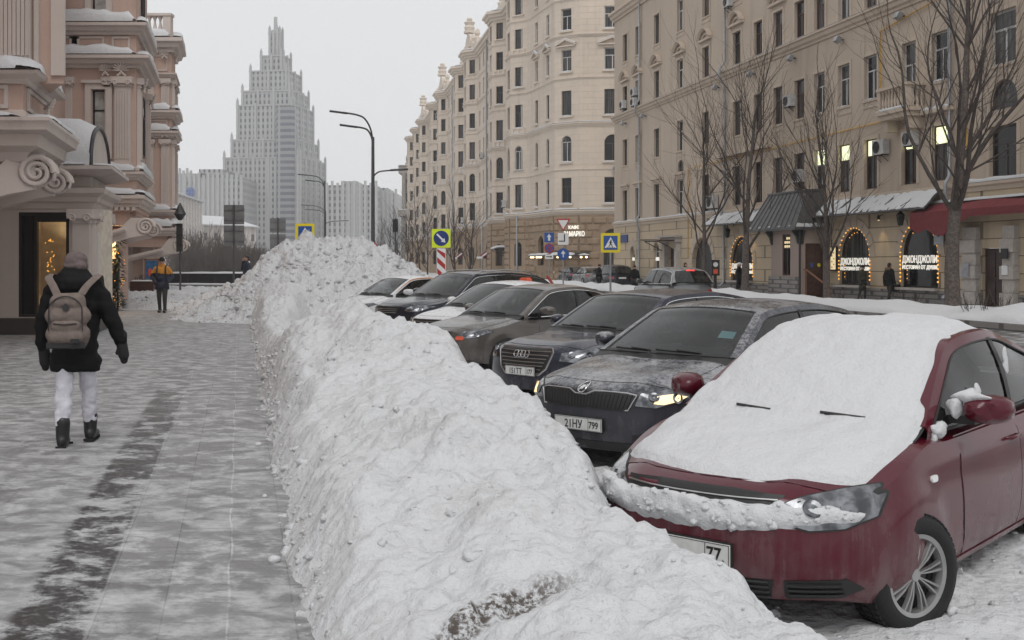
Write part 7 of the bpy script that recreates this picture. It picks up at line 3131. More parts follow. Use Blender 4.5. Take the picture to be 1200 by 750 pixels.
scroll_bracket(M2b_, .15, 2.5, .6, .3, .4)
trims.M = M_
trims.tube([(L_ - 2.6, -.12, 2.2), (L_ - 1.9, -.2, 2.42), (L_ - 1.0, -.24, 2.5), (L_ - .3, -.24, 2.72)], [.12, .12, .11, .08], 8)
trims.M = None
M2b, L2b = face_matrix(B0[1], B0[2])[:2]
for xx in (L2b - .4,):
	scroll_bracket(M2b, xx, 2.5, .6, .3, .3)
snow_ledge(snows, B0[:3], 3.88, .25, .2, 3.0, -.2, 0, .2)
snow_ledge(snows, B1[:3], 4.66, .24, .28, 4.0, -.05, 0, .2)
snow_ledge(snows, B1[:3], 8.47, .44, .32, 5.0, -.05, 0, .2)
snow_ledge(snows, B1[:3], 9.55, .36, .36, 8.0, -.05, 0, .2)
# entrance under bay B
G0 = bay_plan(37.6, 41.0, 4.0, .75)
MG, LG = face_matrix(G0[0], G0[1])[:2]
gw = MB()
gw.M = MG
dxa = at(120, HY, 37.6).x - PB.x - G0[0][0]
dxb = at(131, HY, 37.6).x - PB.x - G0[0][0]
wall(gw, 0, LG, 0, 2.8, [(dxa, dxb, 0, 2.2, False)], .3)
gw.M = None
a, b = G0[1], G0[2]
gw.poly([(a[0], a[1], 0), (b[0], b[1], 0), (b[0], b[1], 2.8), (a[0], a[1], 2.8)])
gw.build('entrance_wall', MAT['pink_stucco'], pink)
m = MB()
m.M = MG
m.box(dxa, dxb, .25, .3, 0, 2.2)
m.build('door', MAT['pane_dark'], pink)
pilaster(MG, dxa - .2, .3, 0.02, 2.7, .1, 0)
pilaster(MG, LG - .2, .34, 0.02, 2.7, .16, 0)
m = MB()
m.M = MG
m.box(dxb + .06, dxb + .30, -.32, -.08, .75, 1.75)
o = m.build('lantern_box', MAT['plastic_black'], pink)
Le = bpy.data.lights.new('entrance_light', 'POINT')
Le.energy = 55
Le.color = (1, .66, .28)
Le.shadow_soft_size = .08
lo_ = bpy.data.objects.new('entrance_light', Le)
COL.objects.link(lo_)
lo_.location = Vector((pX(37.0, 1.1), 37.0, 2.2))
m = MB()
m.ellipsoid((lo_.location.x - PB.x, lo_.location.y - PB.y, 2.42), (.10, .10, .07), n=12, k=6)
m.build('entrance_lamp', MAT['lamp_soft'], pink, 180)
# fir garland with small lights on both sides of the entrance
for n_, (px, lb) in enumerate(((138, 'thick fir garland with yellow lights hung beside the entrance under the pink oriel'), (122.5, 'thin dark garland left of the entrance under the pink oriel'))):
	gm = MB()
	lm = MB()
	c0 = at(px, HY, 37.2)
	for k in range(420 if n_ == 0 else 150):
		z = 2.65 * rnd.random()
		rr = (.24 if n_ == 0 else .10) * (1 + .3 * math.sin(z * 6))
		a = rnd.random() * 2 * PI
		p = Vector((rr * .5 * math.cos(a), rr * .5 * math.sin(a), z))
		q2 = p + Vector((rr * .7 * math.cos(a), rr * .7 * math.sin(a), rnd.uniform(-.14, .06)))
		sd_ = Vector((-math.sin(a), math.cos(a), .3)) * .035
		gm.add([p - sd_, q2, p + sd_], [(0, 1, 2)])
	for k in range(30 if n_ == 0 else 8):
		a = rnd.random() * 2 * PI
		lm.ellipsoid((.24 * math.cos(a), -abs(.24 * math.sin(a)), 2.5 * rnd.random() + .1), (.016, .016, .016), n=6, k=4)
	gm.tube([(0, 0, .0), (0, 0, 2.7)], .03, 5)
	o = gm.build('fir_garland', MAT['foliage_fir'], None, None, (c0.x, c0.y, 0))
	tag(o, lb, 'garland')
	lm.build('light_string', MAT['lamp_warm'], o, 180)
# ---- bay C, farthest, with a balustrade on top
C0 = bay_plan(56.4, 60.3, 5.0)
C1 = bay_plan(56.7, 60.0, 5.0, .10)
MC, LC = face_matrix(C1[0], C1[1])[:2]
slab(walls, C1, 2.6, 13.0)
slab(walls, C0, 3.0, 3.46)
for z, h, o in ((12.35, .75, .55), (11.0, .3, .25), (8.95, .45, .4), (7.95, .4, .35), (4.0, .3, .3)):
	sweep(trims, C1, cornice(z, h, o))
sweep(trims, C0, cornice(2.95, .45, .25))
MC2, LC2 = face_matrix(C1[1], C1[2])[:2]
fC = lambda px: at(px, HY, 56.7).x - PB.x - C1[0][0]
for a_, b_ in ((9.4, 10.98), (4.4, 7.9)):
	pilaster(MC, LC - .3, .42, a_, b_, .12, 4)
	pilaster(MC, LC - 1.05, .3, a_, b_, .08, 0)
	pilaster(MC2, .35, .45, a_, b_, .12, 4)
	pilaster(MC2, LC2 - .35, .45, a_, b_, .12, 4)
for z, h in ((9.5, 1.5), (4.9, 2.6)):
	window(pink, MC, LC - 1.75, z, .75, h, False, 'plastic_black', 'pane_dark', 'T', None, -.02)
	window(pink, MC2, LC2 / 2, z, .9, h, False, 'plastic_black', 'pane_dark', 'T', None, -.02)
panel(MC, LC - 1.1, LC - .2, 8.4, 8.9)
panel(MC, LC - 2.2, LC - 1.25, 8.4, 8.9)
panel(MC, LC - 1.1, LC - .2, 11.4, 12.2)
for xx in (LC - .3, LC - 1.0):
	leaf_tuft(MC, xx, 8.2, .28)
	leaf_tuft(MC, xx, 12.2, .26)
leaf_tuft(MC2, .3, 8.2, .3)
leaf_tuft(MC2, .3, 12.1, .3)
trims.M = MC
trims.box(LC - .35, LC + .05, -.35, .1, 13.1, 14.15)
trims.box(LC - 1.9, LC - 1.55, -.35, .1, 13.1, 14.15)
trims.box(LC - 1.95, LC + .1, -.4, .15, 14.151, 14.28)
balusters(trims, (LC - 1.5, -.12), (LC - .4, -.12), 13.1, 1.05, 4, .13)
trims.M = None
pk.build('coffer', MAT['pink_stucco'], pink)
pk = MB()
slab(pk, bay_plan(56.5, 60.1, 4.8, .3), 2.4, 2.95)
MC0, LC0 = face_matrix(C0[0], C0[1])[:2]
MC20 = face_matrix(C0[1], C0[2])[0]
scroll_bracket(MC20, .2, 2.1, .75, .34, .5)
scroll_bracket(MC20, 3.4, 2.1, .75, .34, .5)
trims.M = MC0
trims.tube([(LC0 - 3.1, -.1, .9), (LC0 - 2.6, -.2, 1.7), (LC0 - 1.6, -.26, 1.95), (LC0 - .4, -.3, 2.25)], [.2, .17, .14, .1], 8)
trims.M = None
snow_ledge(snows, C1[:3], 13.1, .55, .35, 1.0, -.1, 0, .25)
snow_ledge(snows, C1[:3], 9.4, .4, .3, 2.0, -.05, 0, .25)
snow_ledge(snows, C1[:3], 8.35, .35, .3, 3.0, -.05, 0, .25)
snow_ledge(snows, C1[:3], 4.3, .3, .25, 4.0, -.05, 0, .25)
snow_ledge(snows, C0[:3], 3.46, .25, .35, 5.0, -.2, 0, .25)
G1 = bay_plan(57.2, 60.0, 4.0, .9)
slab(walls, G1, 0, 2.6)
MGC, LGC = face_matrix(G1[0], G1[1])[:2]
pilaster(MGC, LGC - .4, .5, .02, 2.4, .2, 0)
pilaster(MGC, LGC - 1.5, .5, .02, 2.4, .2, 0)
walls.build('wall', MAT['pink_stucco'], pink)
pk.build('coffer', MAT['pink_stucco'], pink)
trims.M = None
trims.build('stone_trim', MAT['pale_trim'], pink, 35)
o = snows.build('ledge_snow', MAT['clean_snow'], pink, 180)
o['kind'] = 'stuff'
# ------------------------------------------------------------------ bare trees
def tree(name, label, base, h, r0, seed, fork=.35, spread=.42, levels=5, mat='bark', group='bare street trees', twig=.006, lean=(0, 0), dens=1.0):
	rg = random.Random(seed)
	t = thing(name, label, 'tree', base, rg.uniform(0, 6), group)
	tk, cr = MB(), MB()
	def grow(mb, p, d, L, r, lev, nseg):
		pts, rs = [p.copy()], [r]
		d = d.copy()
		r1 = r * (.60 if lev else .55)
		for i in range(nseg):
			d = (d + Vector((rg.gauss(0, (.028, .04, .09, .1, .12, .12)[min(lev, 5)]), rg.gauss(0, (.028, .04, .09, .1, .12, .12)[min(lev, 5)]), .05 + rg.gauss(0, .05)))).normalized()
			p = p + d * (L / nseg)
			pts.append(p.copy())
			rs.append(lerp(r, r1, (i + 1) / nseg))
		mb.tube(pts, rs, (9, 6, 5, 4, 3, 3)[min(lev, 5)], 0, cap=False)
		return pts, rs, d
	d0 = Vector((lean[0], lean[1], 1)).normalized()
	pts, rs, d = grow(tk, Vector((0, 0, -.25)), d0, h * fork + .25, r0, 0, 6)
	# root flare
	tk.lathe([(r0 * 1.7, -.3), (r0 * 1.32, -.02), (r0 * 1.1, .18), (r0 * .95, .5)], n=10, caps=False)
	def rec(p, d, L, r, lev):
		if lev > levels or r < twig * .5:
			return
		pts, rs, d2 = grow(cr if lev > 1 else tk, p, d, L, max(r, twig), lev, 5 if lev < 3 else 4 if lev < 4 else 3)
		n = max(2, int((5, 5, 4, 4, 3, 2)[min(lev, 5)] * dens + rg.random()))
		for k in range(n):
			i = rg.randint(1, len(pts) - 1) if lev < 4 else rg.randint(1, len(pts) - 1)
			ax = d2.orthogonal().normalized()
			ax = Matrix.Rotation(rg.uniform(0, 2 * PI), 3, d2) @ ax
			ang = spread * rg.uniform(.75, 1.6)
			nd = (d2 * math.cos(ang) + ax * math.sin(ang))
			nd.z += .16
			rec(pts[i], nd.normalized(), L * rg.uniform(.52, .78), rs[i] * rg.uniform(.36, .56), lev + 1)
		rec(pts[-1], d2, L * rg.uniform(.6, .8), rs[-1] * .9, lev + 1)
	# leader and main limbs
	nl = 5
	for k in range(nl):
		a = 2 * PI * (k + rg.random() * .6) / nl
		ang = spread * rg.uniform(.8, 1.5)
		nd = Vector((math.sin(ang) * math.cos(a), math.sin(ang) * math.sin(a), math.cos(ang)))
		i = rg.choice((3, 4, 5, 6))
		rec(pts[i], nd, h * .26 * rg.uniform(.8, 1.2), rs[i] * rg.uniform(.42, .62), 2)
	q, qr, dd = grow(tk, pts[-1], d, h * .34, rs[-1] * .95, 1, 6)
	for k in range(9):
		i = rg.randint(0, 6)
		a = rg.uniform(0, 2 * PI)
		ang = spread * rg.uniform(.8, 1.5)
		nd = Vector((math.sin(ang) * math.cos(a), math.sin(ang) * math.sin(a), math.cos(ang)))
		rec(q[i], nd, h * .20 * rg.uniform(.7, 1.2), qr[i] * rg.uniform(.4, .6), 3)
	rec(q[-1], dd, h * .18, qr[-1] * .9, 3)
	tk.build('trunk', MAT[mat], t, 180)
	cr.build('crown', MAT[mat if mat != 'bark' else 'bark_dark'], t, 180)
	return t
def on_ground(px, py):
	Y = F * EYE / (py - HY)
	return ((px - CX) / F * Y, Y, 0)
tree('bare_tree', 'large bare tree with a thick forked trunk on the verge before the red awning', on_ground(1117, 367), 13.5, .27, 5, .36, .52, 5, twig=.0045)
tree('bare_tree', 'slender bare tree in front of the dark hooded porch', at(969, HY, 46.5)[:2] + (0,), 10.5, .155, 8, .33, .45, 5, twig=.005)
tree('bare_tree', 'tall bare tree hiding part of the left lit restaurant arch', at(873, HY, 54)[:2] + (0,), 13.0, .21, 12, .34, .48, 5, twig=.006)
tree('bare_tree', 'bare tree before the dark carriage passage of the tan house', at(824, HY, 60)[:2] + (0,), 10.5, .16, 21, .36, .5, 5, twig=.006)
for k, (px, Y, h, lb) in enumerate(((534, 78, 8.6, 'bare young tree just right of the yellow detour sign'), (551, 86, 7.6, 'thin bare tree nearest the cafe among the street saplings'), (493, 92, 9.2, 'bare sapling left of the yellow detour sign'), (501, 104, 8.0, 'slight bare sapling close behind the detour sign'),
									(477, 112, 8.8, 'bare sapling before the grey columned corner house'), (466, 122, 9.0, 'bare sapling beside the dark signal head'), (456, 132, 8.6, 'farthest bare sapling at the end of the cream house'), (446, 150, 9.5, 'distant bare sapling beside the tall lamp post'),
									(513, 120, 8.4, 'bare sapling deep in the row in front of the cream bays'), (485, 140, 8.5, 'distant thin sapling in the gap before the grey corner house'))):
	x = (px - CX) / F * Y
	tree('bare_sapling', lb, (x, Y, ROAD), h, .10, 40 + k, .3, .5, 4, 'bark_dark', 'bare saplings along the cream house', .009, dens=1.0)
# thicket of bare bushes beyond the parapet: nobody could count them
rg = random.Random(3)
m = MB()
for k in range(230):
	Y = rg.uniform(92, 135)
	px = rg.uniform(205, 352)
	if 228 < px < 262 and rg.random() < .4:
		continue
	x = (px - CX) / F * Y
	hh = rg.uniform(2.2, 4.6) * (.8 if px > 285 else 1.05)
	for j in range(15):
		a, an = rg.uniform(0, 2 * PI), rg.uniform(.05, .55)
		d = Vector((math.sin(an) * math.cos(a), math.sin(an) * math.sin(a), math.cos(an)))
		p = Vector((x + rg.gauss(0, .35), Y + rg.gauss(0, .35), -.2))
		L = hh * rg.uniform(.6, 1.0)
		q = p + d * L * .55
		e = q + (d + Vector((rg.gauss(0, .2), rg.gauss(0, .2), .15))).normalized() * L * .45
		m.tube([p, q, e], [.035, .025, .012], 3, cap=False)
		for u in range(5):
			s = p.lerp(q, rg.uniform(.3, 1)) if u < 2 else q.lerp(e, rg.random())
			dd = (d + Vector((rg.gauss(0, .5), rg.gauss(0, .5), .2))).normalized()
			m.tube([s, s + dd * L * rg.uniform(.15, .35)], [.018, .008], 3, cap=False)
o = m.build('bare_bushes', MAT['twig_grey'], None)
tag(o, 'grey brown thicket of leafless bushes beyond the dark parapet', 'bushes', kind='stuff')
# small twiggy shrubs poking out of the snowy verge
for k, (px, py, s) in enumerate(((1136, 373, .9), (1152, 374, 1.1), (1174, 373, 1.0), (1058, 357, .7), (1074, 358, .6), (985, 354, .6))):
	b = on_ground(px, py)
	m = MB()
	for j in range(8):
		a, an = rg.uniform(0, 2 * PI), rg.uniform(.1, .8)
		d = Vector((math.sin(an) * math.cos(a), math.sin(an) * math.sin(a), math.cos(an)))
		L = s * rg.uniform(.5, .95)
		q = d * L
		m.tube([(0, 0, -.1), q * .6, q + Vector((0, 0, .08))], [.009, .007, .004], 4, cap=False)
		for u in range(3):
			st = q * rg.uniform(.4, .9)
			m.tube([st, st + (d + Vector((rg.gauss(0, .4), rg.gauss(0, .4), .2))) * L * .3], [.007, .004], 3, cap=False)
	o = m.build('bare_shrub', MAT['bark_dark'], None, None, b)
	tag(o, ('leafless shrub in the snow just right of the big tree', 'leafless shrub in the snow before the brown doorway, middle of three', 'leafless shrub in the snow beside the red and white tape', 'low dry twigs in the snow below the right restaurant arch',
			'lowest dry twigs in the snow beside the big tree', 'dry twigs in the snow beside the slender tree')[k], 'shrub')
# red and white tape strung over the snow
m = MB()
tp = [on_ground(1163, 376), on_ground(1172, 370), on_ground(1180, 368), on_ground(1192, 370), on_ground(1210, 371)]
zt = [.02, .15, .22, .18, .15]
pts = catmull([(p[0], p[1], z) for p, z in zip(tp, zt)], 8)
for i in range(len(pts) - 1):
	a, b = pts[i], pts[i + 1]
	m.add([a, b, b + Vector((0, .02, .07)), a + Vector((0, .02, .07))], [(0, 1, 2, 3)], i % 2)
o = m.build('barrier_tape', [MAT['sign_red'], MAT['sign_white']], None)
tag(o, 'red and white striped tape lying over the snow by the shrubs', 'tape')
# ------------------------------------------------------------------ lamp posts
def arm_lamp(mb, heads, p0, dx, dz, ln, r=.05):
	pts = [(p0[0], p0[1], p0[2]), (p0[0] + dx * .10, p0[1], p0[2] + dz * .45), (p0[0] + dx * .32, p0[1], p0[2] + dz * .8), (p0[0] + dx * .6, p0[1], p0[2] + dz * .93), (p0[0] + dx, p0[1], p0[2] + dz)]
	mb.tube(catmull(pts, 4), r, 6)
	e = Vector(pts[-1])
	d = Vector((dx, 0, dz * .12)).normalized()
	heads.append((e, d))
def lamp_post(label, px, Y, ztop, arms, base=ROAD, r=.10):
	t = thing('street_lamp', label, 'street lamp', ((px - CX) / F * Y, Y, base), 0, 'tall street lamps')
	m = MB()
	m.tube([(0, 0, 0), (0, 0, 1.6)], r * 1.5, 10)
	m.tube([(0, 0, 1.6), (0, 0, ztop * .7), (0, 0, ztop)], [r * 1.15, r * .95, r * .8], 10)
	m.build('pole', MAT['pole_metal'], t, 60)
	heads = []
	for (z, dx, dz, rr) in arms:
		a = MB()
		arm_lamp(a, heads, (0, 0, z), dx, dz, 0, rr)
		o = a.build('arm', MAT['pole_metal'], t, 60)
		e, d = heads[-1]
		h = MB()
		n = Vector((0, 1, 0))
		u = d.cross(n)
		rows = []
		for k, w in ((0, .04), (.12, .13), (.5, .17), (.85, .14), (1.0, .05)):
			c = e + d * k * .95
			rows.append([c + n * w, c - u * .05, c - n * w, c + u * .07])
		h.grid(rows, 0, True)
		h.build('lamp_head', MAT['dark_metal'], o, 30)
	return t
lamp_post('tall street lamp with two curved arms rising behind the snow heap', 437, 60, 8.6, [(8.4, -1.4, 1.5, .05), (8.2, -.85, .95, .05), (6.35, .95, .45, .045)])
lamp_post('farther street lamp with two arms, left of the tall one before the tower', 380.5, 112, 10.0, [(9.3, -1.75, 1.3, .05), (9.1, -1.0, .9, .05)])
lamp_post('most distant double armed street lamp before the tower', 381.5, 170, 9.6, [(9.0, -2.8, 1.5, .06), (8.8, -2.2, 1.0, .06), (7.6, 2.6, .5, .06)], r=.12)
# ------------------------------------------------------------------ signs
def sign_root(label, px, Y, cat='road sign', base=ROAD, group=None, name='road_sign'):
	return thing(name, label, cat, ((px - CX) / F * Y, Y, base), 0, group)
def post(t, h, r=.035):
	m = MB()
	m.tube([(0, .04, 0), (0, .04, h)], r, 8)
	m.build('pole', MAT['galvanised' if r < .05 else 'pole_metal'], t, 60)
def square(t, z, w, mat, y=0.0, r=.04, name='plate', h=None, back=True):
	h = h or w
	m = MB()
	pts = [(x, z + q - h / 2) for x, q in [(a - w / 2, b) for a, b in rrect(0, w, 0, h, r)]]
	n = len(pts)
	m.add([(x, y - .008, q) for x, q in pts] + [(x, y + .008, q) for x, q in pts], [tuple(reversed(range(n))), tuple(range(n, 2 * n))] + [(i, (i + 1) % n, (i + 1) % n + n, i + n) for i in range(n)])
	return m.build(name, MAT[mat], t)
def disc(par, z, r, mat, y, x=0.0, name='disc'):
	m = MB()
	m.lathe([(r, y + .004), (r, y)], (x, 0, z), 28, 0, 'y')
	return m.build(name, MAT[mat], par)
def flat(par, polys, mat, y, name='symbol'):
	m = MB()
	for p in polys:
		n = len(p)
		m.add([(x, y, z) for x, z in p] + [(x, y + .003, z) for x, z in p], [tuple(range(n)), tuple(reversed(range(n, 2 * n)))] + [(i, i + n, (i + 1) % n + n, (i + 1) % n) for i in range(n)])
	return m.build(name, MAT[mat], par)
def arrow_up(z, s, w=.12):
	return [[(-w * s, z - .36 * s), (w * s, z - .36 * s), (w * s, z + .05 * s), (.27 * s, z + .05 * s), (0, z + .42 * s), (-.27 * s, z + .05 * s), (-w * s, z + .05 * s)]]
def walker(par, z, s, y):
	"""the walking figure on the crossing sign"""
	P = lambda pts: [(x * s, z + q * s) for x, q in pts]
	def limb(a, b, w0, w1):
		a, b = Vector(a), Vector(b)
		d = (b - a).normalized()
		n = Vector((-d.y, d.x))
		return P([a + n * w0, b + n * w1, b - n * w1, a - n * w0])
	polys = [P([(.03 + .055 * math.cos(q), .27 + .055 * math.sin(q)) for q in [2 * PI * k / 12 for k in range(12)]]),
			limb((.02, .20), (-.01, -.02), .06, .05), limb((.0, .0), (.10, -.14), .045, .032), limb((.10, -.14), (.15, -.30), .032, .028), limb((-.02, .0), (-.07, -.16), .045, .032), limb((-.07, -.16), (-.17, -.29), .032, .028),
			limb((.03, .18), (.13, .04), .03, .024), limb((.01, .18), (-.11, .06), .03, .024)]
	flat(par, polys, 'sign_black', y)
	flat(par, [P([(-.30 + .14 * k, -.36), (-.22 + .14 * k, -.36), (-.22 + .14 * k, -.31), (-.30 + .14 * k, -.31)]) for k in range(5)], 'sign_black', y)
def crossing(label, px, Y, zc, w, hpole, base=ROAD):
	t = sign_root(label, px, Y, base=base, group='yellow bordered crossing signs')
	b0 = base
	post(t, hpole - base, .045)
	p = square(t, zc - base, w, 'sign_yellow', 0)
	q = square(t, zc - base, w * .72, 'sign_blue', -.010, .02, 'field')
	z = zc - base
	s = w * .62
	flat(q, [[(-.5 * s, z - .42 * s), (.5 * s, z - .42 * s), (0, z + .48 * s)]], 'sign_white', -.022, 'triangle')
	walker(q, z - .06 * s, s, -.026)
	return t
crossing('yellow bordered crossing sign half sunk behind the snow heap, left of the tall lamp', 357.5, 52, at(0, 273, 52).z, .88, 3.5)
crossing('yellow bordered crossing sign on a pole in the street before the tan house', 715.5, 49, at(0, 284.5, 49).z, .86, 2.9)
# detour sign over a striped bollard
t = sign_root('lime yellow detour sign with a blue disc over a red and white striped board', 517, 44)
z = at(0, 279.3, 44).z - ROAD
post(t, z + .3, .03)
square(t, z, .74, 'sign_lime', 0, .03)
d = disc(t, z, .305, 'sign_deepblue', -.014)
a = R(-45)
ar = [(-.24, .035), (.08, .035), (.08, .10), (.24, 0), (.08, -.10), (.08, -.035), (-.24, -.035)]
flat(d, [[(x * math.cos(a) - q * math.sin(a), z + x * math.sin(a) + q * math.cos(a)) for x, q in ar][::-1]], 'sign_white', -.018, 'arrow')
zb = at(0, 323, 44).z - ROAD - .35
zt = at(0, 291, 44).z - ROAD
bd = square(t, (zb + zt) / 2, .36, 'sign_white', .0, .01, 'striped_board', zt - zb)
k = 0
zz = zb - .3
while zz < zt:
	p = [(-.16, zz + .3), (.16, zz), (.16, zz + .21), (-.16, zz + .51)]
	cl = [(x, min(max(q, zb + .02), zt - .02)) for x, q in p]
	if cl[2][1] - cl[1][1] > .02 or cl[3][1] - cl[0][1] > .02:
		flat(bd, [cl], 'sign_red', -.012, 'stripe')
	zz += .44
# no stopping sign on the tall lamp's pole
t = sign_root('round blue and red no stopping sign on the tall lamp post behind the heap', 436.5, 59.6)
z = at(0, 291, 59.6).z - ROAD
post(t, z + .2, .03)
d = disc(t, z, .33, 'sign_red', -.012)
d2 = disc(d, z, .265, 'sign_blue', -.02)
for s in (-1, 1):
	flat(d2, [[(-.22 * s * .9, z - .17), (-.17 * s * .9, z - .22), (.22 * s * .9, z + .17), (.17 * s * .9, z + .22)][::s]], 'sign_red', -.028, 'bar')
# mast with one way arrow, no stopping disc and a small plate
t = sign_root('pole with a blue square arrow above a red and blue no stopping disc', 643.5, 78)
zq = lambda py, Y=78: at(0, py, Y).z - ROAD
post(t, zq(271), .04)
s1 = square(t, zq(278.3), .68, 'sign_blue', 0, .03)
flat(s1, arrow_up(zq(278.3), .62), 'sign_white', -.012, 'arrow')
d = disc(t, zq(290.8), .34, 'sign_red', -.012)
d2 = disc(d, zq(290.8), .27, 'sign_blue', -.02)
for s in (-1, 1):
	flat(d2, [[(-.2 * s, zq(290.8) - .15), (-.15 * s, zq(290.8) - .2), (.2 * s, zq(290.8) + .15), (.15 * s, zq(290.8) + .2)][::s]], 'sign_red', -.028, 'bar')
p3 = square(t, zq(301), .58, 'sign_white', 0, .02, 'plate', .30)
flat(p3, [[(-.2, zq(301) - .02), (.1, zq(301) - .02), (.1, zq(301) - .08), (.22, zq(301) + .01), (.1, zq(301) + .1), (.1, zq(301) + .04), (-.2, zq(301) + .04)]], 'sign_black', -.012, 'arrow')
# mast with give way triangle, plates seen with a black bent line, and a round blue arrow
t = sign_root('pole with a red edged give way triangle, a pale plate and a round blue arrow', 660, 64)
zq = lambda py: at(0, py, 64).z - ROAD
post(t, zq(256), .04)
zc = zq(262.5)
w = .42
tri = lambda k, c=0: [(-w * k, zc + .31 * k + c), (0, zc - .42 * k + c), (w * k, zc + .31 * k + c)]
f = flat(t, [tri(1)], 'sign_red', -.004, 'plate')
flat(f, [tri(.72, .0)], 'sign_white', -.010, 'field')
s2 = square(t, zq(280), .62, 'sign_white', 0, .03, 'plate', .68)
z = zq(280)
flat(s2, [[(-.26, z - .16), (.04, z - .16), (.04, z - .10), (-.26, z - .10)], [(.04, z - .16), (.11, z - .16), (.11, z + .27), (.04, z + .27)]], 'sign_black', -.012, 'black_line')
d = disc(t, zq(297.8), .34, 'sign_blue', -.012)
flat(d, arrow_up(zq(297.8), .52, .06), 'sign_white', -.016, 'arrow')
# backs of signs on two poles
for px, Y, top, zs, lb in ((273.7, 57, 240, ((251.5, 24, 23), (276, 24, 24)), 'pole with two grey sign backs standing in the snow before the parapet'), (325.3, 74, 255, ((264, 18.5, 17), (283.5, 18.5, 18)), 'farther pole with two grey sign backs rising behind the snow heap')):
	t = sign_root(lb, px, Y)
	zz = lambda py: at(0, py, Y).z - ROAD
	post(t, zz(top), .055)
	for (py, w_, h_) in zs:
		q = square(t, zz(py), w_ / F * Y, 'sign_back', .09, .03, 'plate', h_ / F * Y)
		m = MB()
		wv = w_ / F * Y
		for k in (-.25, .25):
			m.box(-wv / 2 + .02, wv / 2 - .02, .035, .08, zz(py) + k * h_ / F * Y - .02, zz(py) + k * h_ / F * Y + .02)
		m.box(-.012, .012, .05, .082, zz(py) - h_ / F * Y * .5, zz(py) - h_ / F * Y * .27)
		m.build('rail', MAT['sign_back'], q)
# lantern post with a dark signal box, and a far signal head
t = sign_root('dark slim post topped by a tapered lantern with a long dark box below it', 211, 55, 'post', name='signal_post')
z = lambda py: at(0, py, 55).z - ROAD
post(t, z(262), .05)
m = MB()
m.lathe([(.10, z(258)), (.30, z(251)), (.27, z(249)), (.10, z(241)), (.03, z(238))], n=8)
m.build('lantern', MAT['dark_metal'], t, 40)
m = MB()
m.box(-.14, .14, -.16, .0, z(295), z(262))
for k in range(3):
	m.box(-.17, .17, -.30, -.161, z(292 - 11 * k) + .30, z(292 - 11 * k) + .33)
m.build('signal_box', MAT['dark_metal'], t)
t = sign_root('black traffic signal seen edge on, left of the cream building', 463.5, 70, 'traffic signal', name='traffic_signal')
z = lambda py: at(0, py, 70).z - ROAD
post(t, z(256), .05)
m = MB()
m.box(-.16, .16, -.2, .0, z(272), z(257))
for k in range(3):
	m.lathe([(.12, -.22), (.13, -.38)], (0, 0, z(270 - 5 * k)), 10, 0, 'y')
m.build('signal_head', MAT['plastic_black'], t)
# ------------------------------------------------------------------ dark parapet, kiosk, bus, poster at the end of the pavement
m = MB()
t = thing('parapet', 'low dark panelled parapet capped with snow at the end of the pavement', 'parapet', (-15, 64, 0))
Y = 64.0
zz = lambda py: at(0, py, Y).z
m.box(-8.6, 9.5, 0, .3, zz(332.3), zz(320.6))
m.build('panel', MAT['black_panel'], t)
m = MB()
m.box(-8.8, 9.7, -.5, .35, -.3, zz(333.4))
m.build('base', MAT['parapet_grey'], t)
m = MB()
for k in range(12):
	x = -8.4 + 1.55 * k
	m.box(x, x + .06, -.03, -.002, zz(332), zz(321))
m.build('post', MAT['dark_metal'], t)
m = MB()
snow_ledge(m, [(-8.6, -.02), (9.5, -.02)], zz(320.6), .0, .10, 1.0, -.32)
snow_ledge(m, [(-8.8, -.0), (9.7, -.0)], zz(333.4), .48, .07, 2.0, .03)
m.build('parapet_snow', MAT['clean_snow'], t, 180)
t = thing('bus', 'pale bus seen head on beyond the bare bushes at the end of the pavement', 'bus', ((263 - CX) / F * 150, 150, 0))
m = MB()
m.add([(x * k, y, z) for x, y, z, k in ((-1.2, 0, .3, 1), (1.2, 0, .3, 1), (1.2, 0, 2.7, .94), (-1.2, 0, 2.7, .94), (-1.2, 9, .3, 1), (1.2, 9, .3, 1), (1.2, 9, 2.7, .94), (-1.2, 9, 2.7, .94))], [(0, 1, 2, 3), (1, 5, 6, 2), (4, 0, 3, 7), (3, 2, 6, 7), (5, 4, 7, 6)])
m.box(-.9, .9, .5, 8.5, 2.7, 2.85)
m.build('body', MAT['ac_white'], t)
m = MB()
m.box(-1.05, 1.05, -.03, -.002, 1.15, 2.35)
m.build('windscreen', MAT['pane_glass'], t)
for s in (-1, 1):
	m = MB()
	m.box(s * .95 - .12, s * .95 + .12, -.03, -.002, .65, .8)
	m.build('headlight', MAT['sign_white'], t)
	m = MB()
	m.lathe([(.45, -.12), (.45, .12)], (s * 1.08, 1.6, .42), 14, 0, 'x')
	m.build('wheel', MAT['rubber'], t)
t = thing('poster_stand', 'blue poster board on a frame beside the far bay of the pink mansion', 'poster', ((181 - CX) / F * 56, 55.6, 0))
m = MB()
m.box(-.30, .30, -.03, .03, .75, 1.72)
m.build('poster', MAT['poster_blue'], t)
m = MB()
for s in (-1, 1):
	m.box(s * .33 - .03, s * .33 + .03, -.05, .05, 0, 1.8)
m.box(-.36, .36, -.05, .05, 1.73, 1.8)
m.build('frame', MAT['rail_wood'], t)
m = MB()
m.ellipsoid((-.08, -.035, 1.1), (.12, .012, .22), n=10, k=6)
m.build('picture', MAT['orange_red'], t, 180)
t = thing('planter', 'brown wooden planter with snow on it at the foot of the far pink bay', 'planter', ((167 - CX) / F * 53, 53, 0))
m = MB()
m.box(-.5, .6, -.25, .25, .0, .72)
for k in range(4):
	m.box(-.52, .62, -.28, -.251, .06 + .17 * k, .19 + .17 * k)
m.build('box', MAT['wood_brown'], t)
m = MB()
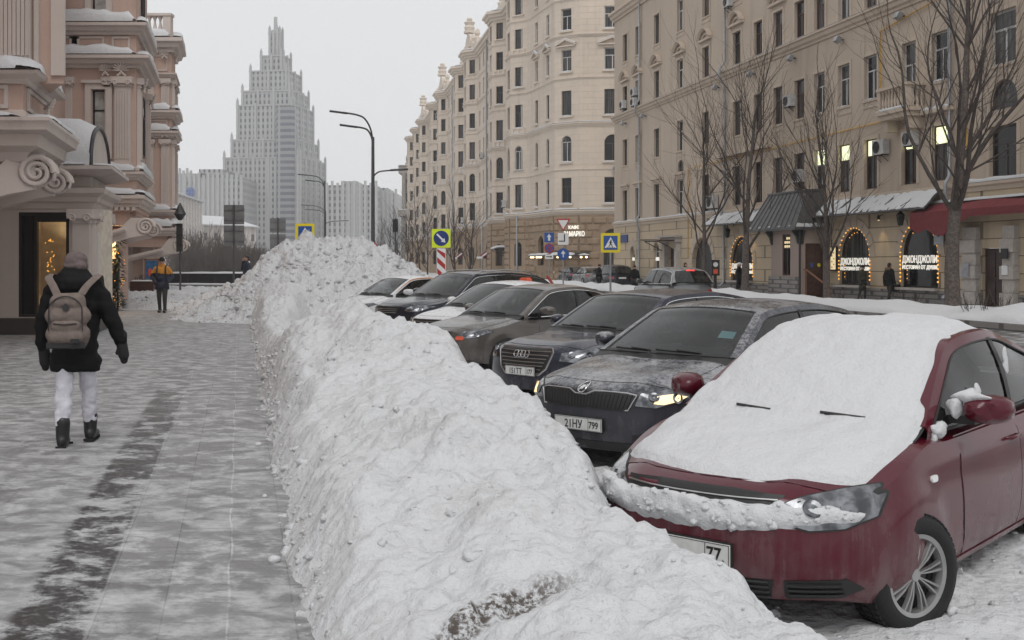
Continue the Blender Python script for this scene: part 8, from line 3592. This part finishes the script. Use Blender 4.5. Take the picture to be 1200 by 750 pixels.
for k in range(60):
	a = rg.uniform(0, 6.28)
	p = Vector((rg.uniform(-.4, .5), rg.uniform(-.2, .2), .7))
	m.tube([p, p + Vector((.15 * math.cos(a), .1 * math.sin(a), rg.uniform(.1, .35)))], [.012, .005], 3, cap=False)
m.build('dry_stems', MAT['bark_dark'], t)
m = MB()
snow_ledge(m, [(-.5, -.25), (.6, -.25)], .72, .0, .10, 3.0, -.5, 0, .1)
m.build('planter_snow', MAT['clean_snow'], t, 180)
# payment terminal on the far pavement
t = thing('pay_terminal', 'black parking terminal with a white round mark by the carriage passage', 'terminal', at(838, HY, 60)[:2] + (0,))
m = MB()
m.box(-.22, .22, -.15, .15, .9, 1.75)
m.box(-.08, .08, -.08, .08, 0, .9)
m.build('case', MAT['plastic_black'], t)
disc(t, 1.5, .13, 'sign_white', -.157, name='round_mark')
m = MB()
m.box(-.12, .12, -.16, -.151, 1.0, 1.25)
m.build('panel', MAT['orange_red'], t)
# scarlet awnings and a lit box low on the cream facade
for Y, lb in ((128, 'dark red shop awning with a white rim, nearer of the two on the cream house'), (152, 'dark red shop awning with a white rim, farther of the two on the cream house')):
	p, q = cpt(Y + 2.2, .16), cpt(Y - 2.2, .16)
	M, L, a = face_matrix(p, q)
	t = thing('shop_awning', lb, 'awning')
	t.matrix_world = M
	m = MB()
	m.add([(0, 0, 3.6), (L, 0, 3.6), (L, -1.9, 2.2), (0, -1.9, 2.2), (0, 0, 3.5), (L, 0, 3.5), (L, -1.9, 2.1), (0, -1.9, 2.1)], [(3, 2, 1, 0), (4, 5, 6, 7), (0, 4, 7, 3), (1, 2, 6, 5), (2, 3, 7, 6)])
	m.add([(L, 0, 2.0), (L, 0, 3.5), (L, -1.9, 2.1)], [(0, 1, 2)])
	m.build('canvas', MAT['red_awning'], t)
	m = MB()
	m.box(-.05, L + .05, -1.98, -1.905, 2.0, 2.24)
	m.tube([(L + .03, 0, 3.62), (L + .03, -1.9, 2.25)], .09, 5)
	m.build('rim', MAT['sign_white'], t)
	m = MB()
	for x in (.2, L - .2):
		m.tube([(x, -1.85, 2.1), (x, -.02, 1.9)], .03, 5)
	m.build('bracket', MAT['dark_metal'], t)
p, q = cpt(122, .16), cpt(119, .16)
M, L, a = face_matrix(p, q)
t = thing('shop_canopy', 'small snow covered canopy over a shop door of the cream house', 'canopy')
t.matrix_world = M
m = MB()
m.box(0, L, -1.6, -.02, 2.9, 3.05)
m.tube([(.2, -1.5, 2.9), (.2, -.02, 2.2)], .04, 5)
m.tube([(L - .2, -1.5, 2.9), (L - .2, -.02, 2.2)], .04, 5)
m.build('slab', MAT['dark_metal'], t)
m = MB()
snow_ledge(m, [(0, 0), (L, 0)], 3.05, 1.65, .3, 2.0, .0)
m.build('canopy_snow', MAT['clean_snow'], t, 180)
# ------------------------------------------------------------------ people: bodies grown as one surface from overlapping tapered masses
def blob(name, parts, mats, parent, voxel=.02, smooth=6, zmat=None, decimate=None):
	"""parts: capsules (a, b, ra, rb) or ellipsoids ('e', c, r, rot) fused into one continuous surface"""
	m = MB()
	for p in parts:
		if p[0] == 'e':
			m.ellipsoid(p[1], p[2], 0, 18, 12, p[3] if len(p) > 3 else None)
		else:
			m.capsule(p[0], p[1], p[2], p[3], 0, 14)
	o = m.build(name, mats, parent)
	bm = bmesh.new()
	bm.from_mesh(o.data)
	bmesh.ops.recalc_face_normals(bm, faces=bm.faces)
	bm.to_mesh(o.data)
	bm.free()
	md = o.modifiers.new('fuse', 'REMESH')
	md.mode = 'VOXEL'
	md.voxel_size = voxel
	md.use_smooth_shade = True
	if smooth:
		sm = o.modifiers.new('relax', 'SMOOTH')
		sm.iterations = smooth
		sm.factor = .5
	applied(o)
	finish(o.data, 180)
	if zmat and len(mats) > 1:
		for f in o.data.polygons:
			f.material_index = zmat(f.center)
	return o
def wrinkle(o, amp, freq, seed=0.0, fn=None):
	for v in o.data.vertices:
		n = v.normal
		k = fbm(v.co.x * freq, v.co.y * freq, v.co.z * freq * 1.3 + seed, 3)
		v.co += n * amp * k + (n * fn(v.co) if fn else Vector())
	o.data.update()
def face_parts(par, head, fwd, s=1.0, skin='skin', hair=None):
	"""eyes, nose, mouth on a head at 'head' looking along fwd (horizontal)"""
	f = Vector((fwd[0], fwd[1], 0)).normalized()
	r = Vector((f.y, -f.x, 0))
	u = Vector((0, 0, 1))
	h = Vector(head)
	m = MB()
	for sg in (-1, 1):
		m.ellipsoid(h + f * .088 * s + r * sg * .033 * s + u * .012 * s, (.014 * s, .014 * s, .009 * s), n=8, k=6)
	m.build('eyes', MAT['hair_dark'], par, 180)
	m = MB()
	m.capsule(h + f * .092 * s + u * .015 * s, h + f * .112 * s - u * .028 * s, .009 * s, .016 * s)
	m.build('nose', MAT[skin], par, 180)
	m = MB()
	m.ellipsoid(h + f * .086 * s - u * .058 * s, (.022 * s, .022 * s, .007 * s), n=8, k=6)
	m.build('mouth', MAT['orange_red'] if False else MAT['skin'], par, 180)
	if hair:
		m = MB()
		m.ellipsoid(h - f * .018 * s + u * .045 * s, (.088 * s, .088 * s, .085 * s), n=14, k=9)
		m.build('hair', MAT[hair], par, 180)
# ---- woman walking away with a backpack.  local frame: +y is her heading
wy = F * EYE / (521 - HY)
wpos = ((88 - CX) / F * wy, wy, 0)
t = thing('person', 'person in a black hooded coat, pale trousers and knitted hat walking away with a backpack', 'person', wpos, math.atan(SLOPE) * .6)
body = [((-.075, .0, .95), (-.095, .10, .52), .115, .085), ((-.095, .10, .52), (-.085, .13, .12), .082, .062), ((.085, .0, .95), (.085, -.03, .52), .115, .085), ((.085, -.03, .52), (.10, -.02, .16), .082, .062),
		('e', (0, 0, .98), (.14, .10, .13)), ((0, 0, 1.0), (0, .02, 1.38), .12, .13), ((0, .02, 1.4), (0, .02, 1.52), .06, .055), ('e', (0, .03, 1.58), (.085, .10, .12)),
		((-.16, .02, 1.38), (-.27, .04, 1.12), .065, .052), ((-.27, .04, 1.12), (-.29, .10, .90), .05, .042), ((.16, .02, 1.38), (.30, .02, 1.14), .065, .052), ((.30, .02, 1.14), (.375, .06, .93), .05, .042)]
# her left leg is ahead, the right one behind on its toe (seen from behind: right foot nearer)
body[0] = ((-.075, .0, .95), (-.085, -.05, .52), .088, .076)
body[1] = ((-.085, -.05, .52), (-.076, -.125, .20), .076, .064)
body[2] = ((.085, .0, .95), (.09, .10, .54), .088, .076)
body[3] = ((.09, .10, .54), (.094, .165, .22), .076, .064)
b = blob('body', body, [MAT['white_trousers']], t, .016, 5)
wrinkle(b, .016, 11.0, 1.0)
for sx, (ax, ay, az) in ((-1, (-.075, -.13, .14)), (1, (.095, .17, .16))):
	tilt = 0
	bt = blob('boot', [((ax, ay + .005, az + .085), (ax, ay - .005, az - .06), .064, .058), ((ax, ay - .03, az - .08), (ax + .01 * sx, ay + .15, az - .095), .048, .042), ((ax, ay - .035, az - .10), (ax + .01 * sx, ay + .15, az - .105), .044, .040)], [MAT['boot_black']], t, .012, 3)
	sl = MB()
	sl.grid([[(ax + q * .046, ay + y, az - .15 + z) for q in (-1, -.4, .4, 1)] for y, z in ((-.07, .028), (-.07, 0), (-.02, .0), (-.018, .012), (.0, .012), (.002, 0), (.18, .0), (.185, .03))])
	sl.build('sole', MAT['rubber'], bt)
coat = [('e', (0, .0, .90), (.205, .17, .20)), ('e', (0, .01, 1.08), (.215, .175, .22)), ('e', (0, .02, 1.28), (.225, .175, .20)), ((-.13, .02, 1.40), (.13, .02, 1.40), .125, .125),
		('e', (0, -.01, 1.50), (.165, .145, .12)), ('e', (0, -.05, 1.455), (.185, .13, .10)), ('e', (0, .03, 1.55), (.112, .12, .09)),
		((-.20, .02, 1.38), (-.285, .03, 1.12), .085, .074), ((-.285, .03, 1.12), (-.295, .08, .90), .073, .060), ((.20, .02, 1.38), (.315, .02, 1.14), .085, .074), ((.315, .02, 1.14), (.385, .05, .945), .073, .060),
		((-.105, 0, .72), (.105, 0, .72), .115, .115), ((-.10, .02, .76), (.10, .02, .76), .125, .125)]
c = blob('coat', coat, [MAT['black_nylon']], t, .016, 5)
for v in c.data.vertices:                                    # straight hem
	if v.co.z < .67 and abs(v.co.x) < .26:
		v.co.z = .67 + (v.co.z - .67) * .12
wrinkle(c, .012, 8.0, 4.0, lambda q: .010 * abs(math.sin(q.z * 26 + q.x * 3)) - .005)
for sx, a, e_ in ((-1, (-.295, .09, .89), (-.29, .12, .74)), (1, (.39, .055, .935), (.41, .075, .80))):
	A, E_ = Vector(a), Vector(e_)
	blob('glove', [(A + Vector((0, 0, .05)), A, .056, .052), (A, E_, .05, .05), (E_ + Vector((0, 0, .02)), E_ + Vector((0, .015, -.05)), .047, .034), (A.lerp(E_, .45) + Vector((-sx * .03, .02, 0)), A.lerp(E_, .9) + Vector((-sx * .065, .04, 0)), .022, .018)], [MAT['black_wool']], t, .010, 3)
hat = blob('knitted_hat', [('e', (0, .03, 1.665), (.100, .114, .088)), ('e', (0, .03, 1.62), (.106, .118, .055)), ('e', (.055, -.045, 1.62), (.055, .055, .045))], [MAT['beanie_taupe']], t, .010, 3)
wrinkle(hat, .004, 30, 2.0, lambda q: .002 * math.sin(math.atan2(q.y - .03, q.x) * 40))
# backpack, carried: a thing of its own
p = thing('backpack', 'taupe backpack with a small dark diamond patch worn over the black coat', 'backpack', wpos, math.atan(SLOPE) * .6)
pk_ = blob('bag', [((-.07, -.255, 1.30), (.07, -.255, 1.30), .085, .085), ((-.10, -.255, 1.02), (.10, -.255, 1.02), .09, .09), ((-.10, -.255, 1.18), (.10, -.255, 1.18), .095, .095), ((-.09, -.24, .97), (.09, -.24, .97), .085, .085)], [MAT['pack_taupe']], p, .012, 4)
wrinkle(pk_, .006, 12.0, 3.0)
pk2 = blob('front_pocket', [((-.075, -.305, 1.09), (.075, -.305, 1.09), .062, .062), ((-.085, -.305, 1.0), (.085, -.305, 1.0), .066, .066)], [MAT['pack_taupe']], pk_, .012, 3)
wrinkle(pk2, .005, 14.0, 5.0)
m = MB()
arc = lambda r, z0, y, n=14: [(r * math.cos(PI * k / n), y - .005, z0 + r * .95 * math.sin(PI * k / n)) for k in range(n + 1)]
m.tube([(.142, -.345, 1.05)] + arc(.142, 1.22, -.338)[1:-1] + [(-.142, -.345, 1.05)], .006, 5)
m.tube([(-.10, -.368, 1.118), (0, -.374, 1.108), (.10, -.368, 1.118)], .006, 5)
m.build('zip', MAT['pack_dark'], pk_, 60)
m = MB()
m.add([(0, -.352, 1.295), (.034, -.353, 1.258), (0, -.357, 1.221), (-.034, -.353, 1.258)], [(0, 3, 2, 1)])
m.add([(0, -.342, 1.295), (.034, -.343, 1.258), (0, -.347, 1.221), (-.034, -.343, 1.258)], [(0, 1, 2, 3)])
m.build('diamond_patch', MAT['pack_dark'], pk_)
m = MB()
m.cbox((.085, -.372, .965), (.07, .012, .035))
m.build('label_patch', MAT['pack_dark'], pk2)
m = MB()
m.grid([[(x, -.25 - .09 * k, .895 + .02 * (1 - k)) for x in (-.16, 0, .16)] for k in (0, .5, 1)])
m.grid([[(x, -.335, .90 + .05 * k) for x in (-.165, 0, .165)] for k in (0, 1)])
m.build('base_panel', MAT['pack_dark'], pk_)
for s in (-1, 1):
	m = MB()
	c3 = [(s * .10, -.215, 1.36), (s * .145, -.175, 1.44), (s * .20, -.10, 1.51), (s * .205, .03, 1.53), (s * .19, .17, 1.42)]
	cc = catmull(c3, 5)
	rows = []
	for i, q in enumerate(cc):
		rows.append([q + Vector((-.034 * s, -.004, .010)), q + Vector((0, -.012, .016)), q + Vector((.034 * s, -.004, .0)), q + Vector((0, .01, -.01))])
	m.grid(rows, 0, True)
	m.build('strap', MAT['pack_taupe'], p, 60)
def person(label, px, Y, h, heading, coat_mat, leg_mat, z0=0.0, hat=None, hair=None, stride=.16, arms='down', coat_len=.78, skinface=True, extra=None):
	"""heading: angle of the facing direction, 0 = away from the camera, pi = towards it"""
	t = thing('person', label, 'person', ((px - CX) / F * Y, Y, z0), -heading)
	s = h / 1.78
	S = lambda *v: Vector(v) * s
	st = stride
	legs = [(S(-.09, 0, .93), S(-.10, st * .6, .50), .105 * s, .075 * s), (S(-.10, st * .6, .50), S(-.10, st * .5, .10), .072 * s, .052 * s), (S(.09, 0, .93), S(.10, -st * .2, .50), .105 * s, .075 * s), (S(.10, -st * .2, .50), S(.10, -st, .12), .072 * s, .052 * s)]
	core = [('e', S(0, 0, .98), S(.17, .12, .15)), (S(0, 0, 1.0), S(0, .01, 1.36), .12 * s, .12 * s), (S(0, .01, 1.4), S(0, .02, 1.55), .06 * s, .055 * s), ('e', S(0, .03, 1.645), S(.078, .098, .118))]
	if arms == 'phone':
		hands = [S(.12, .13, 1.55), S(-.25, .06, .88)]
		elbows = [S(.30, .10, 1.22), S(-.27, .0, 1.15)]
	elif arms == 'pockets':
		hands = [S(.20, .14, .98), S(-.20, .14, .98)]
		elbows = [S(.32, -.02, 1.16), S(-.32, -.02, 1.16)]
	else:
		hands = [S(.27, .10, .84), S(-.30, -.02, .84)]
		elbows = [S(.28, -.01, 1.12), S(-.30, -.02, 1.12)]
	sh = [S(.18, .01, 1.41), S(-.18, .01, 1.41)]
	am = []
	for a, e_, hd in zip(sh, elbows, hands):
		am += [(a, e_, .058 * s, .046 * s), (e_, hd, .044 * s, .036 * s)]
		d = (hd - e_).normalized()
		am += [(hd, hd + d * .09 * s, .038 * s, .026 * s)]
	zhip = .90 * s
	b = blob('body', legs + core + am, [MAT['skin'], MAT[leg_mat]], t, .018 * max(1, s), 4, lambda c: 0 if c.z > 1.5 * s else 1)
	for L_, y in ((-1, st * .5), (1, -st)):
		f = blob('shoe', [(S(L_ * .10, y - .03, .055), S(L_ * .105, y + .16, .045), .052 * s, .045 * s), (S(L_ * .10, y, .12), S(L_ * .10, y, .05), .06 * s, .055 * s)], [MAT['boot_black']], t, .016, 2)
	ct = [('e', S(0, 0, coat_len + .14), S(.22, .16, .18)), ('e', S(0, .0, 1.12), S(.225, .17, .22)), ('e', S(0, .01, 1.30), S(.235, .165, .17)), (S(-.13, .01, 1.41), S(.13, .01, 1.41), .105 * s, .105 * s), ('e', S(0, .0, 1.51), S(.115, .105, .075)),
		(S(-.11, 0, coat_len + .06), S(.11, 0, coat_len + .06), .12 * s, .12 * s)]
	for a, e_, hd in zip(sh, elbows, hands):
		ct += [(a, e_, .085 * s, .072 * s), (e_, e_.lerp(hd, .93), .07 * s, .056 * s)]
	mats = coat_mat if isinstance(coat_mat, (list, tuple)) else [coat_mat]
	zs = 1.26 * s
	c = blob('coat', ct, [MAT[k] for k in mats], t, .018, 4, (lambda q: 1 if q.z > zs + .02 * s * math.sin(q.x * 9) else 0) if len(mats) > 1 else None)
	for v in c.data.vertices:
		if v.co.z < coat_len * s and abs(v.co.x) < .26 * s:
			v.co.z = coat_len * s + (v.co.z - coat_len * s) * .15
	wrinkle(c, .010, 8.0, px * .1)
	for hd, e_, sx in zip(hands, elbows, (1, -1)):            # gloved hands with fingers curled
		d = (hd - e_).normalized()
		g = [(hd, hd + d * .05 * s, .04 * s, .042 * s)]
		sd = d.cross(Vector((0, 1, 0))).normalized() if abs(d.y) < .9 else Vector((1, 0, 0))
		for k in range(4):
			q = hd + d * .06 * s + sd * (k - 1.5) * .019 * s
			L_ = (.055, .065, .06, .048)[k] * s
			g += [(q, q + d * L_ * .6, .0105 * s, .010 * s), (q + d * L_ * .6, q + d * L_ + Vector((0, .018 * s, 0)), .010 * s, .009 * s)]
		g += [(hd + d * .02 * s + sd * .03 * s, hd + d * .06 * s + sd * .05 * s + Vector((0, .015, 0)), .013 * s, .010 * s)]
		blob('hand', g, [MAT['skin' if arms == 'phone' and sx == 1 else 'black_wool']], t, .007, 2)
	hd = S(0, .03, 1.645)
	face_parts(t, hd, (0, 1), s, hair=None)
	for sg in (-1, 1):
		m = MB()
		m.ellipsoid(hd + S(sg * .080, -.005, -.005), (.014 * s, .022 * s, .034 * s), n=8, k=6)
		m.build('ear', MAT['skin'], t, 180)
	if hat:
		blob('hat', [('e', hd + S(0, 0, .065), S(.092, .108, .075)), ('e', hd + S(0, 0, .035), S(.096, .112, .035))], [MAT[hat]], t, .012, 2)
	if hair:
		blob('hair', [('e', hd + S(0, -.02, .045), S(.088, .098, .088)), ('e', hd + S(0, -.055, -.01), S(.078, .065, .10))], [MAT[hair]], t, .012, 2)
	return t, s
# the man in the two-coloured jacket walking towards us
Ym = F * EYE / (366.5 - HY)
t, s = person('person in mustard and navy jacket with dark cap walking towards the camera', 190, Ym, 1.80, PI - .1, ['navy_cloth', 'mustard_cloth'], 'dark_trousers', 0, hat='black_wool', arms='pockets', coat_len=.74, stride=.14)
m = MB()
hd = Vector((0, .03, 1.645)) * s
for sg in (-1, 1):
	m.tube([hd + Vector((sg * .033 + .026 * math.cos(a), .100, .014 + .022 * math.sin(a))) for a in [2 * PI * k / 14 for k in range(15)]], .004, 5)
m.build('glasses', MAT['plastic_black'], t)
m = MB()
m.ellipsoid(hd + Vector((0, .10, .055)), (.085, .075, .014), n=14, k=6)
m.build('cap_peak', MAT['black_wool'], t, 180)
for sg in (-1, 1):
	m = MB()
	cc = catmull([Vector((sg * .12, -.10, 1.46)) * s, Vector((sg * .135, .04, 1.525)) * s, Vector((sg * .13, .15, 1.40)) * s, Vector((sg * .15, .165, 1.15)) * s], 5)
	m.grid([[q + Vector((-.028, .008, 0)), q + Vector((.028, .008, 0)), q + Vector((.028, -.008, 0)), q + Vector((-.028, -.008, 0))] for q in cc], 0, True)
	m.build('strap', MAT['plastic_black'], t, 60)
# the man on the phone behind the heap
Yp = 46.5
t, s = person('person in dark coat with white collar phoning beside the snow heap', 289.5, Yp, 1.82, -PI / 2 - .5, 'navy_cloth', 'dark_trousers', .10, hair='hair_dark', arms='phone', coat_len=.66)
cl = blob('collar', [('e', Vector((0, -.02, 1.50)) * s, (.125, .115, .06))], [MAT['sign_white']], t, .014, 2)
ph = thing('phone', 'dark phone held to the ear by the person beside the heap', 'phone', ((289.5 - CX) / F * Yp, Yp, .10), PI / 2 + .5)
m = MB()
m.cbox((.115 * s, .075 * s, 1.62 * s), (.012, .07, .14), 0, Matrix.Rotation(.3, 3, 'X'))
m.build('case', MAT['plastic_black'], ph)
# far pavement
Y1 = F * EYE / (354 - HY)
t, s = person('person in black fur edged coat walking with a dark bag before the restaurant', 1042, Y1, 1.62, PI / 2 - .4, 'black_nylon', 'dark_trousers', 0, hair='hair_dark', coat_len=.74)
blob('fur_hood', [('e', Vector((0, -.08, 1.50)) * s, (.16, .10, .07))], [MAT['fur_trim']], t, .016, 2)
bg_ = thing('handbag', 'dark handbag carried by the person in the fur edged hood', 'bag', ((1042 - CX) / F * Y1 + .32, Y1 - .02, .42))
m = MB()
m.grid([[(x * k, y * (.6 + .4 * (1 - kk)), z) for x, y in ((-.2, -.07), (.2, -.07), (.2, .07), (-.2, .07))] for z, k, kk in ((0, .92, 0), (.12, 1.0, 0), (.30, .86, 1))], 0, True)
m.poly([(-.184, -.07, 0), (.184, -.07, 0), (.184, .07, 0), (-.184, .07, 0)][::-1])
m.build('bag', MAT['black_nylon'], bg_)
m = MB()
m.tube([(-.1, 0, .29), (-.07, 0, .42), (.07, 0, .42), (.1, 0, .29)], .012, 6)
m.build('bag_handle', MAT['black_nylon'], bg_, 60)
Y2 = F * EYE / (352 - HY)
person('person in a dark green coat standing before the middle restaurant arch', 1010.5, Y2, 1.50, PI / 2 + .9, 'green_cloth', 'dark_trousers', 0, hat='black_wool', coat_len=.55)
Y3 = 55.0
person('person in a black coat and white hat by the left restaurant arch', 866, Y3, 1.62, 2.2, 'black_nylon', 'black_nylon', 0, hat='sign_white', coat_len=.35, arms='pockets')
person('dark figure crossing in front of the off-roader, left of the crossing sign', 702, 70, 1.70, 1.2, 'black_nylon', 'dark_trousers', ROAD, hat='black_wool', coat_len=.6)
person('dark figure right of the off-roader before the lit shop doors', 743.5, 62, 1.66, .4, 'black_nylon', 'dark_trousers', ROAD, hat='black_wool', coat_len=.55)
person('dark haired figure seen above the roof of the silver hatchback', 803, 56, 1.62, 2.0, 'black_nylon', 'dark_trousers', 0, hair='hair_dark', coat_len=.7)
# ------------------------------------------------------------------ camera, sky, light
cam = bpy.data.cameras.new('camera')
cam.sensor_width = 36
cam.lens = 36 * F / 1200
cam.shift_y = -(375 - HY) / 1200
cam.clip_start = .05
cam.clip_end = 6000
camo = bpy.data.objects.new('camera', cam)
COL.objects.link(camo)
camo.location = (0, 0, EYE)
camo.rotation_euler = (PI / 2, 0, 0)
SC.camera = camo
SUN_EL, SUN_AZ = R(55), R(172)
w = bpy.data.worlds.new('World')
SC.world = w
w.use_nodes = True
q = NT(w.node_tree)
bg = w.node_tree.nodes['Background']
sky = q.node('ShaderNodeTexSky', sky_type='NISHITA')
sky.sun_disc = False
sky.sun_elevation = SUN_EL
sky.sun_rotation = SUN_AZ
sky.dust_density = 6.0
sky.air_density = 1.0
hsv = q.node('ShaderNodeHueSaturation')
hsv.inputs['Saturation'].default_value = .12
q.put(hsv.inputs['Color'], sky.outputs[0])
q.put(bg.inputs[0], q.mix(.82, hsv.outputs[0], (8.75, 8.85, 9.0)))          # a closed layer of grey cloud over the sky
bg.inputs[1].default_value = .09
sun = bpy.data.lights.new('sun', 'SUN')
sun.energy = .85
sun.angle = R(30)
sun.color = (1, .975, .945)
so = bpy.data.objects.new('sun', sun)
COL.objects.link(so)
so.location = (0, 0, 120)
so.rotation_euler = (PI / 2 - SUN_EL, 0, PI - SUN_AZ)
SC.view_settings.view_transform = 'Standard'
SC.view_settings.look = 'None'
SC.view_settings.gamma = 1
SC.view_settings.exposure = 0.18
SC.cycles.use_denoising = True
SC.cycles.max_bounces = 8
SC.cycles.diffuse_bounces = 3
SC.cycles.glossy_bounces = 4
SC.cycles.transparent_max_bounces = 12
SC.cycles.volume_bounces = 1
SC.cycles.sample_clamp_indirect = 6
# ------------------------------------------------------------------ winter air
hz = MB()
hz.box(-900, 900, -60, 1100, ROAD - 1.2, 190)
ho = hz.build('haze', MAT.setdefault('haze_air', bpy.data.materials.new('haze_air')))
ho['kind'] = 'stuff'
tag(ho, 'thin winter haze that pales the far buildings', 'haze', kind='stuff')
hm = MAT['haze_air']
hm.use_nodes = True
hm.node_tree.nodes.clear()
out_ = hm.node_tree.nodes.new('ShaderNodeOutputMaterial')
pv = hm.node_tree.nodes.new('ShaderNodeVolumePrincipled')
pv.inputs['Color'].default_value = (.96, .965, .97, 1)
pv.inputs['Density'].default_value = .00042
hm.node_tree.links.new(pv.outputs[0], out_.inputs['Volume'])
